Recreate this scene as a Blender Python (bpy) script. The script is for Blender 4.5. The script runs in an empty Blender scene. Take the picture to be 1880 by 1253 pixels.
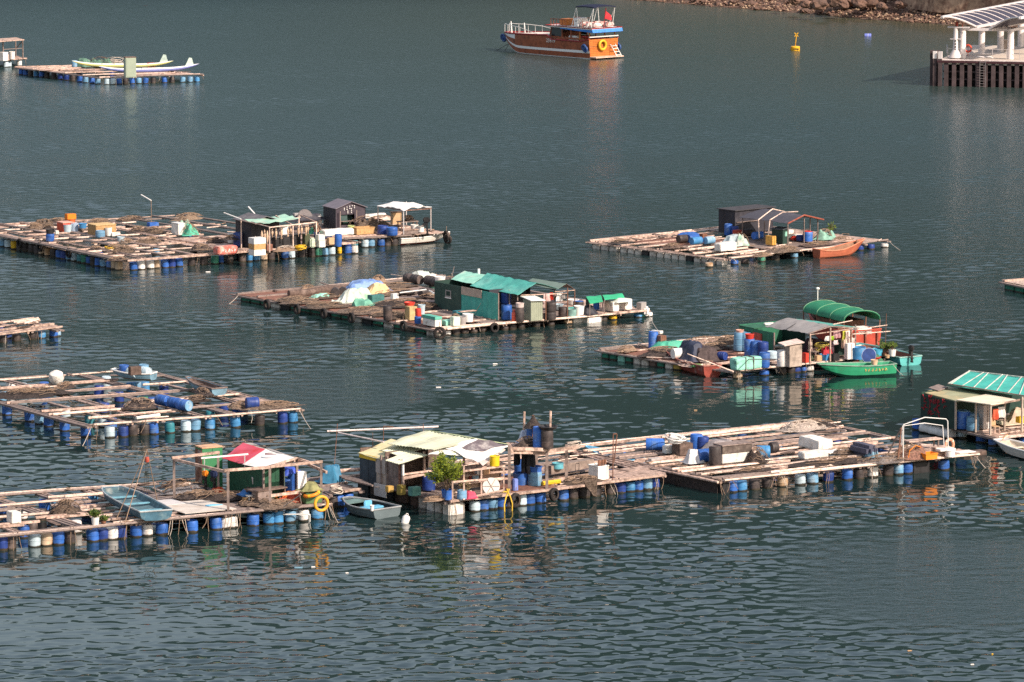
import bpy, bmesh, math, random
from mathutils import Vector, Matrix, noise as mnoise
R = math.radians
rnd = random.Random(7)
SC = bpy.context.scene
COL = SC.collection
# ------------------------------------------------------------------ camera
FPX, CH, HZ = 8400.0, 41.5, -565.0           # focal length in photo pixels, camera height, horizon row
PITCH = math.atan((626.5 - HZ) / FPX)
cam_d = bpy.data.cameras.new('camera'); cam = bpy.data.objects.new('camera', cam_d); COL.objects.link(cam)
cam.location = (0, 0, CH); cam.rotation_euler = (math.pi/2 - PITCH, 0, 0)
cam_d.sensor_width = 36; cam_d.lens = FPX / 1880 * 36; cam_d.clip_start = 1; cam_d.clip_end = 20000
SC.camera = cam
# ------------------------------------------------------------------ sky, sun, exposure
SUN_EL, SUN_AZ = R(36), R(130)               # azimuth clockwise from +Y: behind the camera, to its right
w = bpy.data.worlds.new('World'); SC.world = w; w.use_nodes = True
nt = w.node_tree; sky = nt.nodes.new('ShaderNodeTexSky'); sky.sky_type = 'NISHITA'; sky.sun_disc = False
sky.sun_elevation = SUN_EL; sky.sun_rotation = SUN_AZ; sky.dust_density = 2.5; sky.air_density = 1.45; sky.ozone_density = 1.3
veil = nt.nodes.new('ShaderNodeMix'); veil.data_type = 'RGBA'; veil.inputs[0].default_value = .36; veil.inputs[7].default_value = (3.5, 3.45, 3.85, 1)   # added grey violet veil, lifts and neutralises the light of the sky
nt.links.new(sky.outputs[0], veil.inputs[6]); nt.links.new(veil.outputs[2], nt.nodes['Background'].inputs[0]); nt.nodes['Background'].inputs[1].default_value = 0.148
sd = bpy.data.lights.new('sun', 'SUN'); so = bpy.data.objects.new('sun', sd); COL.objects.link(so)
sd.energy = 4.8; sd.angle = R(0.5); sd.color = (1.0, 0.87, 0.76)
sv = Vector((math.sin(SUN_AZ)*math.cos(SUN_EL), math.cos(SUN_AZ)*math.cos(SUN_EL), math.sin(SUN_EL)))
so.rotation_euler = sv.to_track_quat('Z', 'Y').to_euler(); so.location = (100, -100, 150)
vs = SC.view_settings; vs.view_transform = 'Standard'; vs.look = 'None'; vs.exposure = 0.25; vs.gamma = 1
SC.cycles.max_bounces = 6; SC.cycles.diffuse_bounces = 2; SC.cycles.glossy_bounces = 3; SC.cycles.use_denoising = False
SC.cycles.sample_clamp_indirect = 6

def W(px, py, z=0.0):
    "the point at height z that the photograph shows at pixel (px, py)"
    x = (px - 940) / FPX; y = -(py - 626.5) / FPX
    c, s = math.cos(PITCH), math.sin(PITCH)
    d = Vector((x, c + y*s, -s + y*c))
    t = (z - CH) / d.z
    return Vector((0, 0, CH)) + d * t
def S(py): return (py - HZ) / CH            # pixels per metre at a row of the water

# ------------------------------------------------------------------ materials
MATS = {}
def mat(name, col, rough=.75, var=.25, scale=3.0, metal=0.0, dirt=None, dscale=1.2, damt=.5, bump=0.0, obj=.12, spec=.35, wl=False, trans=0.0):
    if name in MATS: return MATS[name]
    m = bpy.data.materials.new(name); m.use_nodes = True; MATS[name] = m
    n, l = m.node_tree.nodes, m.node_tree.links; b = n['Principled BSDF']
    b.inputs['Roughness'].default_value = rough; b.inputs['Metallic'].default_value = metal
    b.inputs['Specular IOR Level'].default_value = spec
    tc = n.new('ShaderNodeTexCoord'); ns = n.new('ShaderNodeTexNoise'); ns.inputs['Scale'].default_value = scale; ns.inputs['Detail'].default_value = 6
    l.new(tc.outputs['Object'], ns.inputs['Vector'])
    mr = n.new('ShaderNodeMapRange'); mr.inputs[1].default_value = .3; mr.inputs[2].default_value = .7
    mr.inputs[3].default_value = 1 - var; mr.inputs[4].default_value = 1 + var; l.new(ns.outputs[0], mr.inputs[0])
    oi = n.new('ShaderNodeObjectInfo'); om = n.new('ShaderNodeMapRange'); om.inputs[3].default_value = 1-obj; om.inputs[4].default_value = 1+obj
    l.new(oi.outputs['Random'], om.inputs[0])
    mu = n.new('ShaderNodeMath'); mu.operation = 'MULTIPLY'; l.new(mr.outputs[0], mu.inputs[0]); l.new(om.outputs[0], mu.inputs[1])
    base = n.new('ShaderNodeRGB'); base.outputs[0].default_value = (*col, 1); cur = base.outputs[0]
    def mixc(fac, a, bcol):
        mx = n.new('ShaderNodeMix'); mx.data_type = 'RGBA'; l.new(fac, mx.inputs[0]); l.new(a, mx.inputs[6]); mx.inputs[7].default_value = (*bcol, 1); return mx.outputs[2]
    if dirt is not None:
        d = n.new('ShaderNodeTexNoise'); d.inputs['Scale'].default_value = dscale; d.inputs['Detail'].default_value = 8; d.inputs['Roughness'].default_value = .65
        va = n.new('ShaderNodeVectorMath'); va.operation = 'ADD'; l.new(tc.outputs['Object'], va.inputs[0])
        cx = n.new('ShaderNodeCombineXYZ'); om2 = n.new('ShaderNodeMath'); om2.operation = 'MULTIPLY'; om2.inputs[1].default_value = 37; l.new(oi.outputs['Random'], om2.inputs[0])
        l.new(om2.outputs[0], cx.inputs[0]); l.new(om2.outputs[0], cx.inputs[1]); l.new(cx.outputs[0], va.inputs[1]); l.new(va.outputs[0], d.inputs['Vector'])
        dr = n.new('ShaderNodeMapRange'); dr.inputs[1].default_value = .62 - .3*damt; dr.inputs[2].default_value = .72 - .15*damt; dr.inputs[4].default_value = .85
        l.new(d.outputs[0], dr.inputs[0]); cur = mixc(dr.outputs[0], cur, dirt)
    if wl:                                    # weed and grime where the float meets the water
        ge = n.new('ShaderNodeNewGeometry'); sx = n.new('ShaderNodeSeparateXYZ'); l.new(ge.outputs['Position'], sx.inputs[0])
        wa = n.new('ShaderNodeMath'); wa.operation = 'MULTIPLY_ADD'; wa.inputs[1].default_value = .16; l.new(ns.outputs[0], wa.inputs[0]); l.new(sx.outputs['Z'], wa.inputs[2])
        wr = n.new('ShaderNodeMapRange'); wr.inputs[1].default_value = .19; wr.inputs[2].default_value = .14; l.new(wa.outputs[0], wr.inputs[0])
        cur = mixc(wr.outputs[0], cur, (.045, .035, .022))
    vm = n.new('ShaderNodeVectorMath'); vm.operation = 'SCALE'; l.new(cur, vm.inputs[0]); l.new(mu.outputs[0], vm.inputs['Scale'])
    l.new(vm.outputs[0], b.inputs['Base Color'])
    if trans:
        tr = n.new('ShaderNodeBsdfTranslucent'); l.new(vm.outputs[0], tr.inputs[0]); ms = n.new('ShaderNodeMixShader'); ms.inputs[0].default_value = trans
        l.new(b.outputs[0], ms.inputs[1]); l.new(tr.outputs[0], ms.inputs[2]); l.new(ms.outputs[0], n['Material Output'].inputs[0])
    if bump:
        bp = n.new('ShaderNodeBump'); bp.inputs['Distance'].default_value = bump; bp.inputs['Strength'].default_value = 1
        n2 = n.new('ShaderNodeTexNoise'); n2.inputs['Scale'].default_value = scale*3; n2.inputs['Detail'].default_value = 5; l.new(tc.outputs['Object'], n2.inputs['Vector'])
        l.new(n2.outputs[0], bp.inputs['Height']); l.new(bp.outputs[0], b.inputs['Normal'])
    return m
def flat(name, col, **k): return mat(name, col, **{**dict(var=.12), **k})
WOOD = mat('weathered wood', (.56, .39, .31), .85, .4, 5, dirt=(.15, .095, .07), dscale=2.2, damt=.42, bump=.01, obj=.22)
BAMB = mat('bleached bamboo', (.72, .54, .44), .7, .3, 6, dirt=(.22, .14, .10), dscale=2.5, damt=.32, obj=.2)
DARKW = mat('dark wet wood', (.15, .10, .08), .85, .4, 5, dirt=(.3, .22, .18), damt=.3, obj=.25)
PLY = mat('plywood', (.50, .30, .13), .8, .2, 8, dirt=(.32, .18, .08), dscale=6, damt=.4)
GREYW = mat('grey timber', (.25, .19, .165), .85, .3, 5, dirt=(.14, .1, .09), damt=.3)
REDW = mat('red brown boards', (.24, .11, .075), .8, .3, 5, dirt=(.12, .06, .045), damt=.35)
FOAM = mat('weathered white foam', (.78, .73, .66), .9, .12, 3, dirt=(.34, .26, .19), dscale=2.5, damt=.2, bump=.03)
FOAMD = mat('dirty foam', (.64, .58, .51), .9, .22, 3, dirt=(.22, .16, .12), dscale=2, damt=.34, bump=.02)
WHITE = mat('white paint', (.80, .77, .72), .5, .06, 3, dirt=(.45, .4, .34), damt=.08)
CLOTHW = mat('white tarpaulin', (.82, .78, .73), .6, .08, 2, dirt=(.5, .45, .4), damt=.15)
BLACK = mat('black plastic', (.025, .023, .024), .55, .4, 4, dirt=(.10, .08, .07), damt=.25)
RUBBER = mat('black rubber', (.022, .018, .017), .8, .4, 5, dirt=(.12, .085, .065), damt=.3)
NET = mat('brown netting', (.13, .092, .068), .95, .55, 14, dirt=(.27, .2, .15), dscale=5, damt=.4, bump=.05, obj=.3)
NETD = mat('dark netting', (.06, .045, .04), .95, .5, 14, dirt=(.15, .11, .09), dscale=5, damt=.3, bump=.05, obj=.3)
NETG = mat('green netting', (.10, .21, .15), .9, .4, 12, dirt=(.22, .24, .18), dscale=5, damt=.35, bump=.04)
ROPE = mat('pale rope', (.55, .46, .38), .9, .2, 12)
ROPEB = mat('brown rope', (.28, .19, .13), .9, .3, 12)
METAL = mat('galvanised tube', (.62, .56, .54), .45, .1, 4, metal=.3)
RUST = mat('rusty steel', (.20, .09, .055), .8, .4, 6, dirt=(.32, .25, .22), damt=.3)
DRUM = {
 'b': mat('blue drum', (.034, .125, .43), .5, .2, 3, dirt=(.13, .21, .36), dscale=1.6, damt=.36, wl=True, obj=.25),
 'n': mat('navy drum', (.022, .05, .22), .45, .2, 3, dirt=(.05, .09, .22), damt=.3, wl=True),
 'l': mat('light blue drum', (.16, .33, .49), .5, .15, 3, dirt=(.36, .42, .46), dscale=1.6, damt=.35, wl=True, obj=.15),
 'p': mat('pale blue drum', (.50, .61, .66), .5, .1, 3, dirt=(.32, .44, .52), damt=.25, wl=True),
 'w': mat('white drum', (.76, .71, .66), .5, .08, 3, dirt=(.5, .45, .4), damt=.2, wl=True),
 'k': mat('black drum', (.055, .044, .042), .55, .35, 3, dirt=(.15, .11, .095), damt=.35, wl=True),
 't': mat('teal drum', (.035, .20, .24), .5, .2, 3, dirt=(.10, .26, .28), damt=.3, wl=True),
 'g': mat('green drum', (.05, .25, .16), .55, .2, 3, dirt=(.16, .28, .2), damt=.35, wl=True),
 'y': mat('yellow drum', (.72, .42, .02), .5, .12, 3, dirt=(.5, .3, .05), damt=.2, wl=True),
 'o': mat('rust streaked drum', (.55, .40, .27), .7, .2, 3, dirt=(.32, .14, .03), damt=.45, wl=True),
 'c': mat('sky blue drum', (.06, .235, .47), .5, .18, 3, dirt=(.22, .36, .48), damt=.3, wl=True),
 'r': flat('red plastic', (.60, .05, .03), rough=.5), }
GREENP = mat('dark green paint', (.035, .14, .075), .6, .2, 3, dirt=(.02, .07, .045), damt=.3)
GREENB = mat('bright green paint', (.025, .27, .13), .55, .12, 3, dirt=(.05, .2, .1), damt=.2)
TEALP = mat('turquoise paint', (.10, .42, .36), .55, .15, 3, dirt=(.05, .22, .2), damt=.25)
TEALC = mat('turquoise tarpaulin', (.085, .40, .33), .55, .16, 2, dirt=(.20, .50, .42), dscale=.6, damt=.3, bump=.03)
GREENC = mat('green shade cloth', (.02, .21, .10), .6, .14, 2, dirt=(.03, .15, .075), damt=.2)
MINT = mat('mint foam', (.28, .60, .48), .85, .15, 3, dirt=(.12, .22, .16), damt=.25, bump=.02)
BLACKC = mat('black tarpaulin', (.035, .033, .042), .6, .25, 2, dirt=(.075, .068, .075), dscale=.8, damt=.3)
GREYC = mat('grey tarpaulin', (.36, .33, .31), .7, .12, 2, dirt=(.22, .19, .18), dscale=.8, damt=.3)
CREAM = mat('cream roof sheet', (.66, .66, .48), .6, .08, 1.5, dirt=(.50, .46, .30), dscale=.5, damt=.25)
YELLOW = mat('yellow paint', (.78, .48, .03), .5, .1, 3)
ORANGE = mat('orange plastic', (.80, .24, .02), .5, .1, 3)
REDP = mat('red paint', (.42, .06, .035), .55, .2, 3, dirt=(.22, .04, .03), damt=.25)
RUSTR = mat('rust red hull', (.28, .075, .045), .6, .25, 3, dirt=(.40, .28, .24), dscale=1.5, damt=.22)
SALMON = mat('orange brown hull', (.44, .125, .065), .55, .15, 3, dirt=(.33, .09, .04), damt=.2)
BLUEG = mat('grey blue hull', (.17, .30, .38), .6, .2, 3, dirt=(.08, .13, .16), dscale=1.5, damt=.3)
LBLUE = mat('sky blue paint', (.16, .46, .66), .55, .1, 3)
NAVY = flat('navy cloth', (.018, .03, .09))
SKIN = flat('skin', (.42, .25, .17), rough=.6)
DGREEN = flat('deep green board', (.018, .045, .035))
CARD = mat('cardboard', (.52, .34, .19), .85, .12, 4)
TANW = mat('tan panel', (.45, .36, .29), .8, .15, 3, dirt=(.3, .22, .17), damt=.25)
LEAF = mat('leaves', (.13, .19, .025), .6, .35, 3, obj=.2, trans=.3)
LEAFD = mat('dark leaves', (.05, .09, .02), .6, .35, 3, obj=.2, trans=.25)
CONC = mat('concrete', (.55, .46, .38), .9, .12, .6, dirt=(.40, .32, .26), dscale=.4, damt=.3)

# ------------------------------------------------------------------ mesh builder
class MB:
    def __init__(s): s.v = []; s.f = []; s.m = []; s.cm = 0
    def add(s, vs, fs):
        o = len(s.v); s.v += [tuple(p) for p in vs]; s.f += [tuple(i+o for i in f) for f in fs]; s.m += [s.cm]*len(fs); return s
    def box(s, c, d, rz=0, M=None, bev=0):
        x, y, z = d[0]/2, d[1]/2, d[2]/2
        if bev:
            bm = bmesh.new(); bmesh.ops.create_cube(bm, size=1); bmesh.ops.scale(bm, vec=d, verts=bm.verts)
            bmesh.ops.bevel(bm, geom=bm.edges[:], offset=bev, segments=2, affect='EDGES'); bm.verts.ensure_lookup_table()
            P = [v.co.copy() for v in bm.verts]; F = [[v.index for v in f.verts] for f in bm.faces]; bm.free()
        else:
            P = [Vector((i, j, k)) for i in (-x, x) for j in (-y, y) for k in (-z, z)]
            F = [(0,1,3,2),(4,6,7,5),(0,4,5,1),(2,3,7,6),(0,2,6,4),(1,5,7,3)]
        Q = (M or Matrix.Rotation(rz, 3, 'Z')); c = Vector(c)
        return s.add([Q @ p + c for p in P], F)
    def bar(s, a, b, w, h=None, taper=1):
        "rectangular bar from a to b"
        a, b = Vector(a), Vector(b); h = h or w; d = b - a
        if d.length < 1e-5: return s
        q = d.normalized(); side = q.cross(Vector((0,0,1)))
        side = side.normalized() if side.length > 1e-3 else Vector((1,0,0)); up = side.cross(q)
        P = []
        for p, k in ((a, 1), (b, taper)):
            P += [p - side*w/2*k - up*h/2*k, p + side*w/2*k - up*h/2*k, p + side*w/2*k + up*h/2*k, p - side*w/2*k + up*h/2*k]
        return s.add(P, [(3,2,1,0),(4,5,6,7),(0,1,5,4),(1,2,6,5),(2,3,7,6),(3,0,4,7)])
    def tube(s, pts, r, n=6, r2=None):
        pts = [Vector(p) for p in pts]; m = len(pts); P = []; F = []; ref = None
        for i, p in enumerate(pts):
            t = (pts[min(i+1, m-1)] - pts[max(i-1, 0)])
            t = t.normalized() if t.length > 1e-6 else Vector((0,0,1))
            if ref is None: ref = t.orthogonal().normalized()
            ref = (ref - t*ref.dot(t)); ref = ref.normalized() if ref.length > 1e-5 else t.orthogonal().normalized()
            bi = t.cross(ref); rr = r if r2 is None else r + (r2 - r)*i/max(1, m-1)
            P += [p + (ref*math.cos(2*math.pi*k/n) + bi*math.sin(2*math.pi*k/n))*rr for k in range(n)]
        for i in range(m-1):
            for k in range(n):
                F.append((i*n+k, i*n+(k+1) % n, (i+1)*n+(k+1) % n, (i+1)*n+k))
        F.append(tuple(range(n))[::-1]); F.append(tuple((m-1)*n+k for k in range(n)))
        return s.add(P, F)
    def lathe(s, prof, n=16, M=None, c=(0,0,0)):
        "prof: (r, z) from bottom to top, closed where r is 0"
        P = []; F = []; M = M or Matrix.Identity(3); c = Vector(c); rings = []
        for r, z in prof:
            if r < 1e-6: rings.append([len(P)]); P.append(M @ Vector((0,0,z)) + c)
            else:
                rings.append(list(range(len(P), len(P)+n)))
                P += [M @ Vector((r*math.cos(2*math.pi*k/n), r*math.sin(2*math.pi*k/n), z)) + c for k in range(n)]
        for a, b in zip(rings, rings[1:]):
            for k in range(n):
                k2 = (k+1) % n
                if len(a) == 1 and len(b) == 1: continue
                if len(a) == 1: F.append((a[0], b[k2], b[k]))
                elif len(b) == 1: F.append((a[k], a[k2], b[0]))
                else: F.append((a[k], a[k2], b[k2], b[k]))
        return s.add(P, F)
    def torus(s, c, R_, r, M=None, n=20, k=8, a0=0, a1=2*math.pi):
        M = M or Matrix.Identity(3); c = Vector(c); P = []; F = []; full = abs(a1-a0-2*math.pi) < 1e-6; m = n if full else n+1
        for i in range(m):
            a = a0 + (a1-a0)*i/n
            for j in range(k):
                b = 2*math.pi*j/k
                P.append(M @ Vector(((R_+r*math.cos(b))*math.cos(a), (R_+r*math.cos(b))*math.sin(a), r*math.sin(b))) + c)
        for i in range(n):
            for j in range(k):
                i2 = (i+1) % m
                F.append((i*k+j, i2*k+j, i2*k+(j+1) % k, i*k+(j+1) % k))
        return s.add(P, F)
    def slab(s, pts, th):
        "a polygon with thickness th below it"
        pts = [Vector(p) for p in pts]; n = len(pts); nn = Vector((0,0,0))
        for i in range(n): nn += (pts[i]-pts[0]).cross(pts[(i+1) % n]-pts[0])
        nn.normalize()
        if nn.z < -1e-6: pts.reverse(); nn = -nn
        P = pts + [p - nn*th for p in pts]
        F = [tuple(range(n)), tuple(range(2*n-1, n-1, -1))] + [(i, n+i, n+(i+1) % n, (i+1) % n) for i in range(n)]
        return s.add(P, F)
    def sheet(s, A, B, C, D, n=8, m=4, amp=.0, wave=0, sag=0, jit=0, th=.012, seed=0):
        "cloth or corrugated sheet A-B-C-D; wave = ribs along A-B; a closed thin solid"
        A, B, C, D = map(Vector, (A, B, C, D)); nn = (B-A).cross(D-A).normalized(); nn = nn if nn.z >= 0 or abs(nn.z) < .2 else -nn
        top = []; q = random.Random(seed)
        for j in range(m+1):
            for i in range(n+1):
                a, b = i/n, j/m; p = (A*(1-a)+B*a)*(1-b) + (D*(1-a)+C*a)*b
                off = 0
                if wave: off += amp*math.sin(a*wave*2*math.pi)
                off -= sag*4*b*(1-b) + sag*2*a*(1-a)
                if jit: off += jit*mnoise.noise(p*1.7 + Vector((seed, 0, 0)))
                top.append(p + nn*off)
        k = (n+1)*(m+1); bot = [p - nn*th for p in top]; F = []
        for j in range(m):
            for i in range(n):
                q0 = j*(n+1)+i; F += [(q0, q0+1, q0+n+2, q0+n+1), (k+q0+n+1, k+q0+n+2, k+q0+1, k+q0)]
        for i in range(n): F += [(i, k+i, k+i+1, i+1), (m*(n+1)+i, m*(n+1)+i+1, k+m*(n+1)+i+1, k+m*(n+1)+i)]
        for j in range(m): F += [(j*(n+1), (j+1)*(n+1), k+(j+1)*(n+1), k+j*(n+1)), (j*(n+1)+n, k+j*(n+1)+n, k+(j+1)*(n+1)+n, (j+1)*(n+1)+n)]
        return s.add(top+bot, F)
    def mesh(s, name, mats, smooth=False):
        me = bpy.data.meshes.new(name); me.from_pydata(s.v, [], s.f)
        for m in (mats if isinstance(mats, (list, tuple)) else [mats]): me.materials.append(m)
        if any(s.m):
            for p, i in zip(me.polygons, s.m): p.material_index = i
        bm = bmesh.new(); bm.from_mesh(me); bmesh.ops.recalc_face_normals(bm, faces=bm.faces); bm.to_mesh(me); bm.free()
        if smooth:
            for p in me.polygons: p.use_smooth = True
            try: me.set_sharp_from_angle(angle=R(40))
            except Exception: pass
        return me
    def build(s, name, mats, parent=None, smooth=False, loc=None, rz=0):
        return obj(name, s.mesh(name, mats, smooth), parent, loc, rz)

def obj(name, me, parent=None, loc=None, rz=0):
    o = bpy.data.objects.new(name, me); COL.objects.link(o)
    if parent is not None: o.parent = parent
    if loc is not None: o.location = loc
    o.rotation_euler[2] = rz
    return o
def tag(o, label, cat, group=None):
    o['label'] = label; o['category'] = cat
    if group: o['group'] = group
    return o
def thing(name, label, cat, loc=(0,0,0), rz=0, group=None):
    return tag(obj(name, None, None, loc, rz), label, cat, group)
def struct(o, kind='structure'): o['kind'] = kind; return o
MC = {}
def cached(key, fn):
    if key not in MC: MC[key] = fn()
    return MC[key]
# ------------------------------------------------------------------ water
SEA_SLOPE, SEA_FAR = .056, .0              # how steep the chop is near the camera, how much steeper far out
HILL0, HILL1 = 258.0, 312.0                 # height of the wooded hills, left and right
PAWS = ((21, 212, 7.5, 13), (-10, 272, 5.5, 10))   # two patches that a puff of wind ruffles finely
def water_mat():
    m = bpy.data.materials.new('sea water'); m.use_nodes = True; n, l = m.node_tree.nodes, m.node_tree.links; b = n['Principled BSDF']
    b.inputs['Roughness'].default_value = .03; b.inputs['IOR'].default_value = 1.333
    ge = n.new('ShaderNodeNewGeometry')
    def nz(scale, sx, sy, detail, rough=.5, rot=0, dist=0):
        mp = n.new('ShaderNodeMapping'); mp.inputs['Scale'].default_value = (sx, sy, 1); mp.inputs['Rotation'].default_value = (0, 0, rot)
        l.new(ge.outputs['Position'], mp.inputs[0]); t = n.new('ShaderNodeTexNoise'); t.inputs['Scale'].default_value = scale
        t.inputs['Detail'].default_value = detail; t.inputs['Roughness'].default_value = rough; t.inputs['Distortion'].default_value = dist
        l.new(mp.outputs[0], t.inputs[0]); return t.outputs[0]
    def rng(v, a, b_, c=0., d=1.):
        r = n.new('ShaderNodeMapRange'); r.inputs[1].default_value = a; r.inputs[2].default_value = b_; r.inputs[3].default_value = c; r.inputs[4].default_value = d
        l.new(v, r.inputs[0]); return r.outputs[0]
    def math_(op, a, b_):
        r = n.new('ShaderNodeMath'); r.operation = op
        for i, x in enumerate((a, b_)):
            if isinstance(x, (int, float)): r.inputs[i].default_value = x
            else: l.new(x, r.inputs[i])
        return r.outputs[0]
    wind = rng(nz(.017, .8, 1.3, 3, .55, .35), .50, .58)            # cat's paws: patches the breeze ruffles
    sp = n.new('ShaderNodeSeparateXYZ'); l.new(ge.outputs['Position'], sp.inputs[0])
    open_ = rng(sp.outputs['Y'], 275, 360)                         # the open bay beyond the rafts is ruffled all over
    wind = math_('MAXIMUM', wind, open_)
    paws = None
    for x0, y0, ax, ay in PAWS:
        v1 = n.new('ShaderNodeVectorMath'); v1.operation = 'SUBTRACT'; l.new(ge.outputs['Position'], v1.inputs[0]); v1.inputs[1].default_value = (x0, y0, 0)
        v2 = n.new('ShaderNodeVectorMath'); v2.operation = 'MULTIPLY'; l.new(v1.outputs[0], v2.inputs[0]); v2.inputs[1].default_value = (1/ax, 1/ay, 0)
        v3 = n.new('ShaderNodeVectorMath'); v3.operation = 'LENGTH'; l.new(v2.outputs[0], v3.inputs[0])
        pw = rng(math_('ADD', v3.outputs['Value'], math_('MULTIPLY', nz(.16, .7, 1.2, 4, .6), .9)), 1.75, 1.25)
        paws = pw if paws is None else math_('MAXIMUM', paws, pw)
    wind = math_('MAXIMUM', math_('MULTIPLY', wind, rng(sp.outputs['Y'], 240, 275)), math_('MULTIPLY', paws, 1.25))
    swell = nz(.11, .8, 1.2, 2, .5, .5)
    far_ = rng(sp.outputs['Y'], 255, 400)
    rip = nz(.85, .55, 1.25, 2.2, .45, .18, .25)
    rip2 = nz(1.5, .7, 1.1, 1.5, .4, -.25)
    fine = nz(3.6, .7, 1.2, 3.5, .6, .2)
    amp = rng(nz(.03, 1, 1, 2), .35, .65, .55, 1.25)
    h = math_('MULTIPLY', math_('ADD', math_('MULTIPLY', rip, .014), math_('MULTIPLY', rip2, .006)), amp)
    h = math_('ADD', h, math_('MULTIPLY', math_('MULTIPLY', nz(1.7, .75, 1.1, 3.5, .55, .3), far_), .066))
    h = math_('ADD', h, math_('MULTIPLY', math_('MULTIPLY', fine, wind), rng(sp.outputs['Y'], 215, 300, .015, .013)))
    l.new(rng(sp.outputs['Y'], 255, 420, .035, .21), b.inputs['Roughness'])
    bp = n.new('ShaderNodeBump'); bp.inputs['Strength'].default_value = 1; bp.inputs['Distance'].default_value = 1
    l.new(h, bp.inputs['Height']); l.new(bp.outputs[0], b.inputs['Normal'])
    sh = rng(sp.outputs['Y'], 440, 585); shx = rng(sp.outputs['X'], -40, 45)
    m0 = n.new('ShaderNodeMix'); m0.data_type = 'RGBA'; m0.inputs[6].default_value = (.009, .024, .024, 1); m0.inputs[7].default_value = (.026, .052, .054, 1)   # far water painted lighter for the sky it should reflect
    l.new(rng(sp.outputs['Y'], 270, 470), m0.inputs[0]); mx = n.new('ShaderNodeMix'); mx.data_type = 'RGBA'; l.new(m0.outputs[2], mx.inputs[6]); mx.inputs[7].default_value = (.052, .058, .034, 1)
    l.new(math_('MULTIPLY', sh, shx), mx.inputs[0]); l.new(mx.outputs[2], b.inputs['Base Color'])
    return m
import numpy as np
def sea():
    "one sheet: modelled chop over the bay, flat water round it out to the shores"
    ys = [150.0]
    while ys[-1] < 640: ys.append(ys[-1] + .125*(max(ys[-1], 185)/185)**1.45)
    ys = np.array(ys); us = np.linspace(-1, 1, 501); Y = ys[:, None] + 0*us[None, :]; X = us[None, :]*(.135*ys[:, None] + 8)
    g = np.random.default_rng(5); dy = np.gradient(ys)[:, None]; Z = np.zeros_like(X)
    far = np.clip((Y - 270)/110, 0, 1); pat = np.zeros_like(X)
    for k in range(7):
        a = g.uniform(0, 6.28); l_ = g.uniform(14, 50); pat += np.sin((X*np.cos(a)*.7 + Y*np.sin(a))*6.283/l_ + g.uniform(0, 6.28))
    pat = np.clip(1 + .28*pat, .35, 1.7)
    n = 140
    for k in range(n):
        lam = .48*(1.9/.48)**(g.random()**1.05); th = -1.45 + g.normal(0, 1.15); kk = 6.283/lam
        slope = SEA_SLOPE*(1 + SEA_FAR*far)*(1.25 - .25*np.clip((X + 20)/25, 0, 1))*pat*np.clip(lam/dy/2.6 - .35, 0, 1)*(2/n)**.5
        Z += slope/kk*np.sin(kk*(np.cos(th)*X + np.sin(th)*Y) + g.uniform(0, 6.28) + .6*np.sin(X*.11 + k) + .5*np.sin(Y*.09 + 2*k))
    for x0, y0, ax, ay in PAWS: Z *= 1 - .8*np.clip(1.9 - 1.3*np.hypot((X-x0)/ax, (Y-y0)/ay), 0, 1)
    edge = np.clip((1 - np.abs(us))/.04, 0, 1)[None, :]*np.clip((ys - 150)/6, 0, 1)[:, None]*np.clip((640 - ys)/20, 0, 1)[:, None]; Z *= edge
    r_, c_ = X.shape; V = np.stack([X, Y, Z], -1).reshape(-1, 3); idx = np.arange(r_*c_).reshape(r_, c_)
    Q = np.stack([idx[:-1, :-1], idx[:-1, 1:], idx[1:, 1:], idx[1:, :-1]], -1).reshape(-1, 4)
    y0, y1 = ys[0], ys[-1]; w0, w1 = .135*y0 + 8, .135*y1 + 8; nv = len(V)
    O = np.array([(-2500,-300,0),(2500,-300,0),(2500,2500,0),(-2500,2500,0),(-w0,y0,0),(w0,y0,0),(w1,y1,0),(-w1,y1,0)]); V = np.concatenate([V, O])
    Q = np.concatenate([Q, nv + np.array([(0,1,5,4),(1,2,6,5),(2,3,7,6),(3,0,4,7)])]).astype(np.int32)
    me = bpy.data.meshes.new('sea_water'); me.vertices.add(len(V)); me.vertices.foreach_set('co', V.astype(np.float32).ravel()); me.loops.add(Q.size); me.loops.foreach_set('vertex_index', Q.ravel())
    me.polygons.add(len(Q)); me.polygons.foreach_set('loop_start', np.arange(0, Q.size, 4, dtype=np.int32)); me.polygons.foreach_set('use_smooth', np.ones(len(Q), bool)); me.update(calc_edges=True); me.validate()
    me.materials.append(water_mat()); return obj('sea_water', me)
struct(sea())

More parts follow.
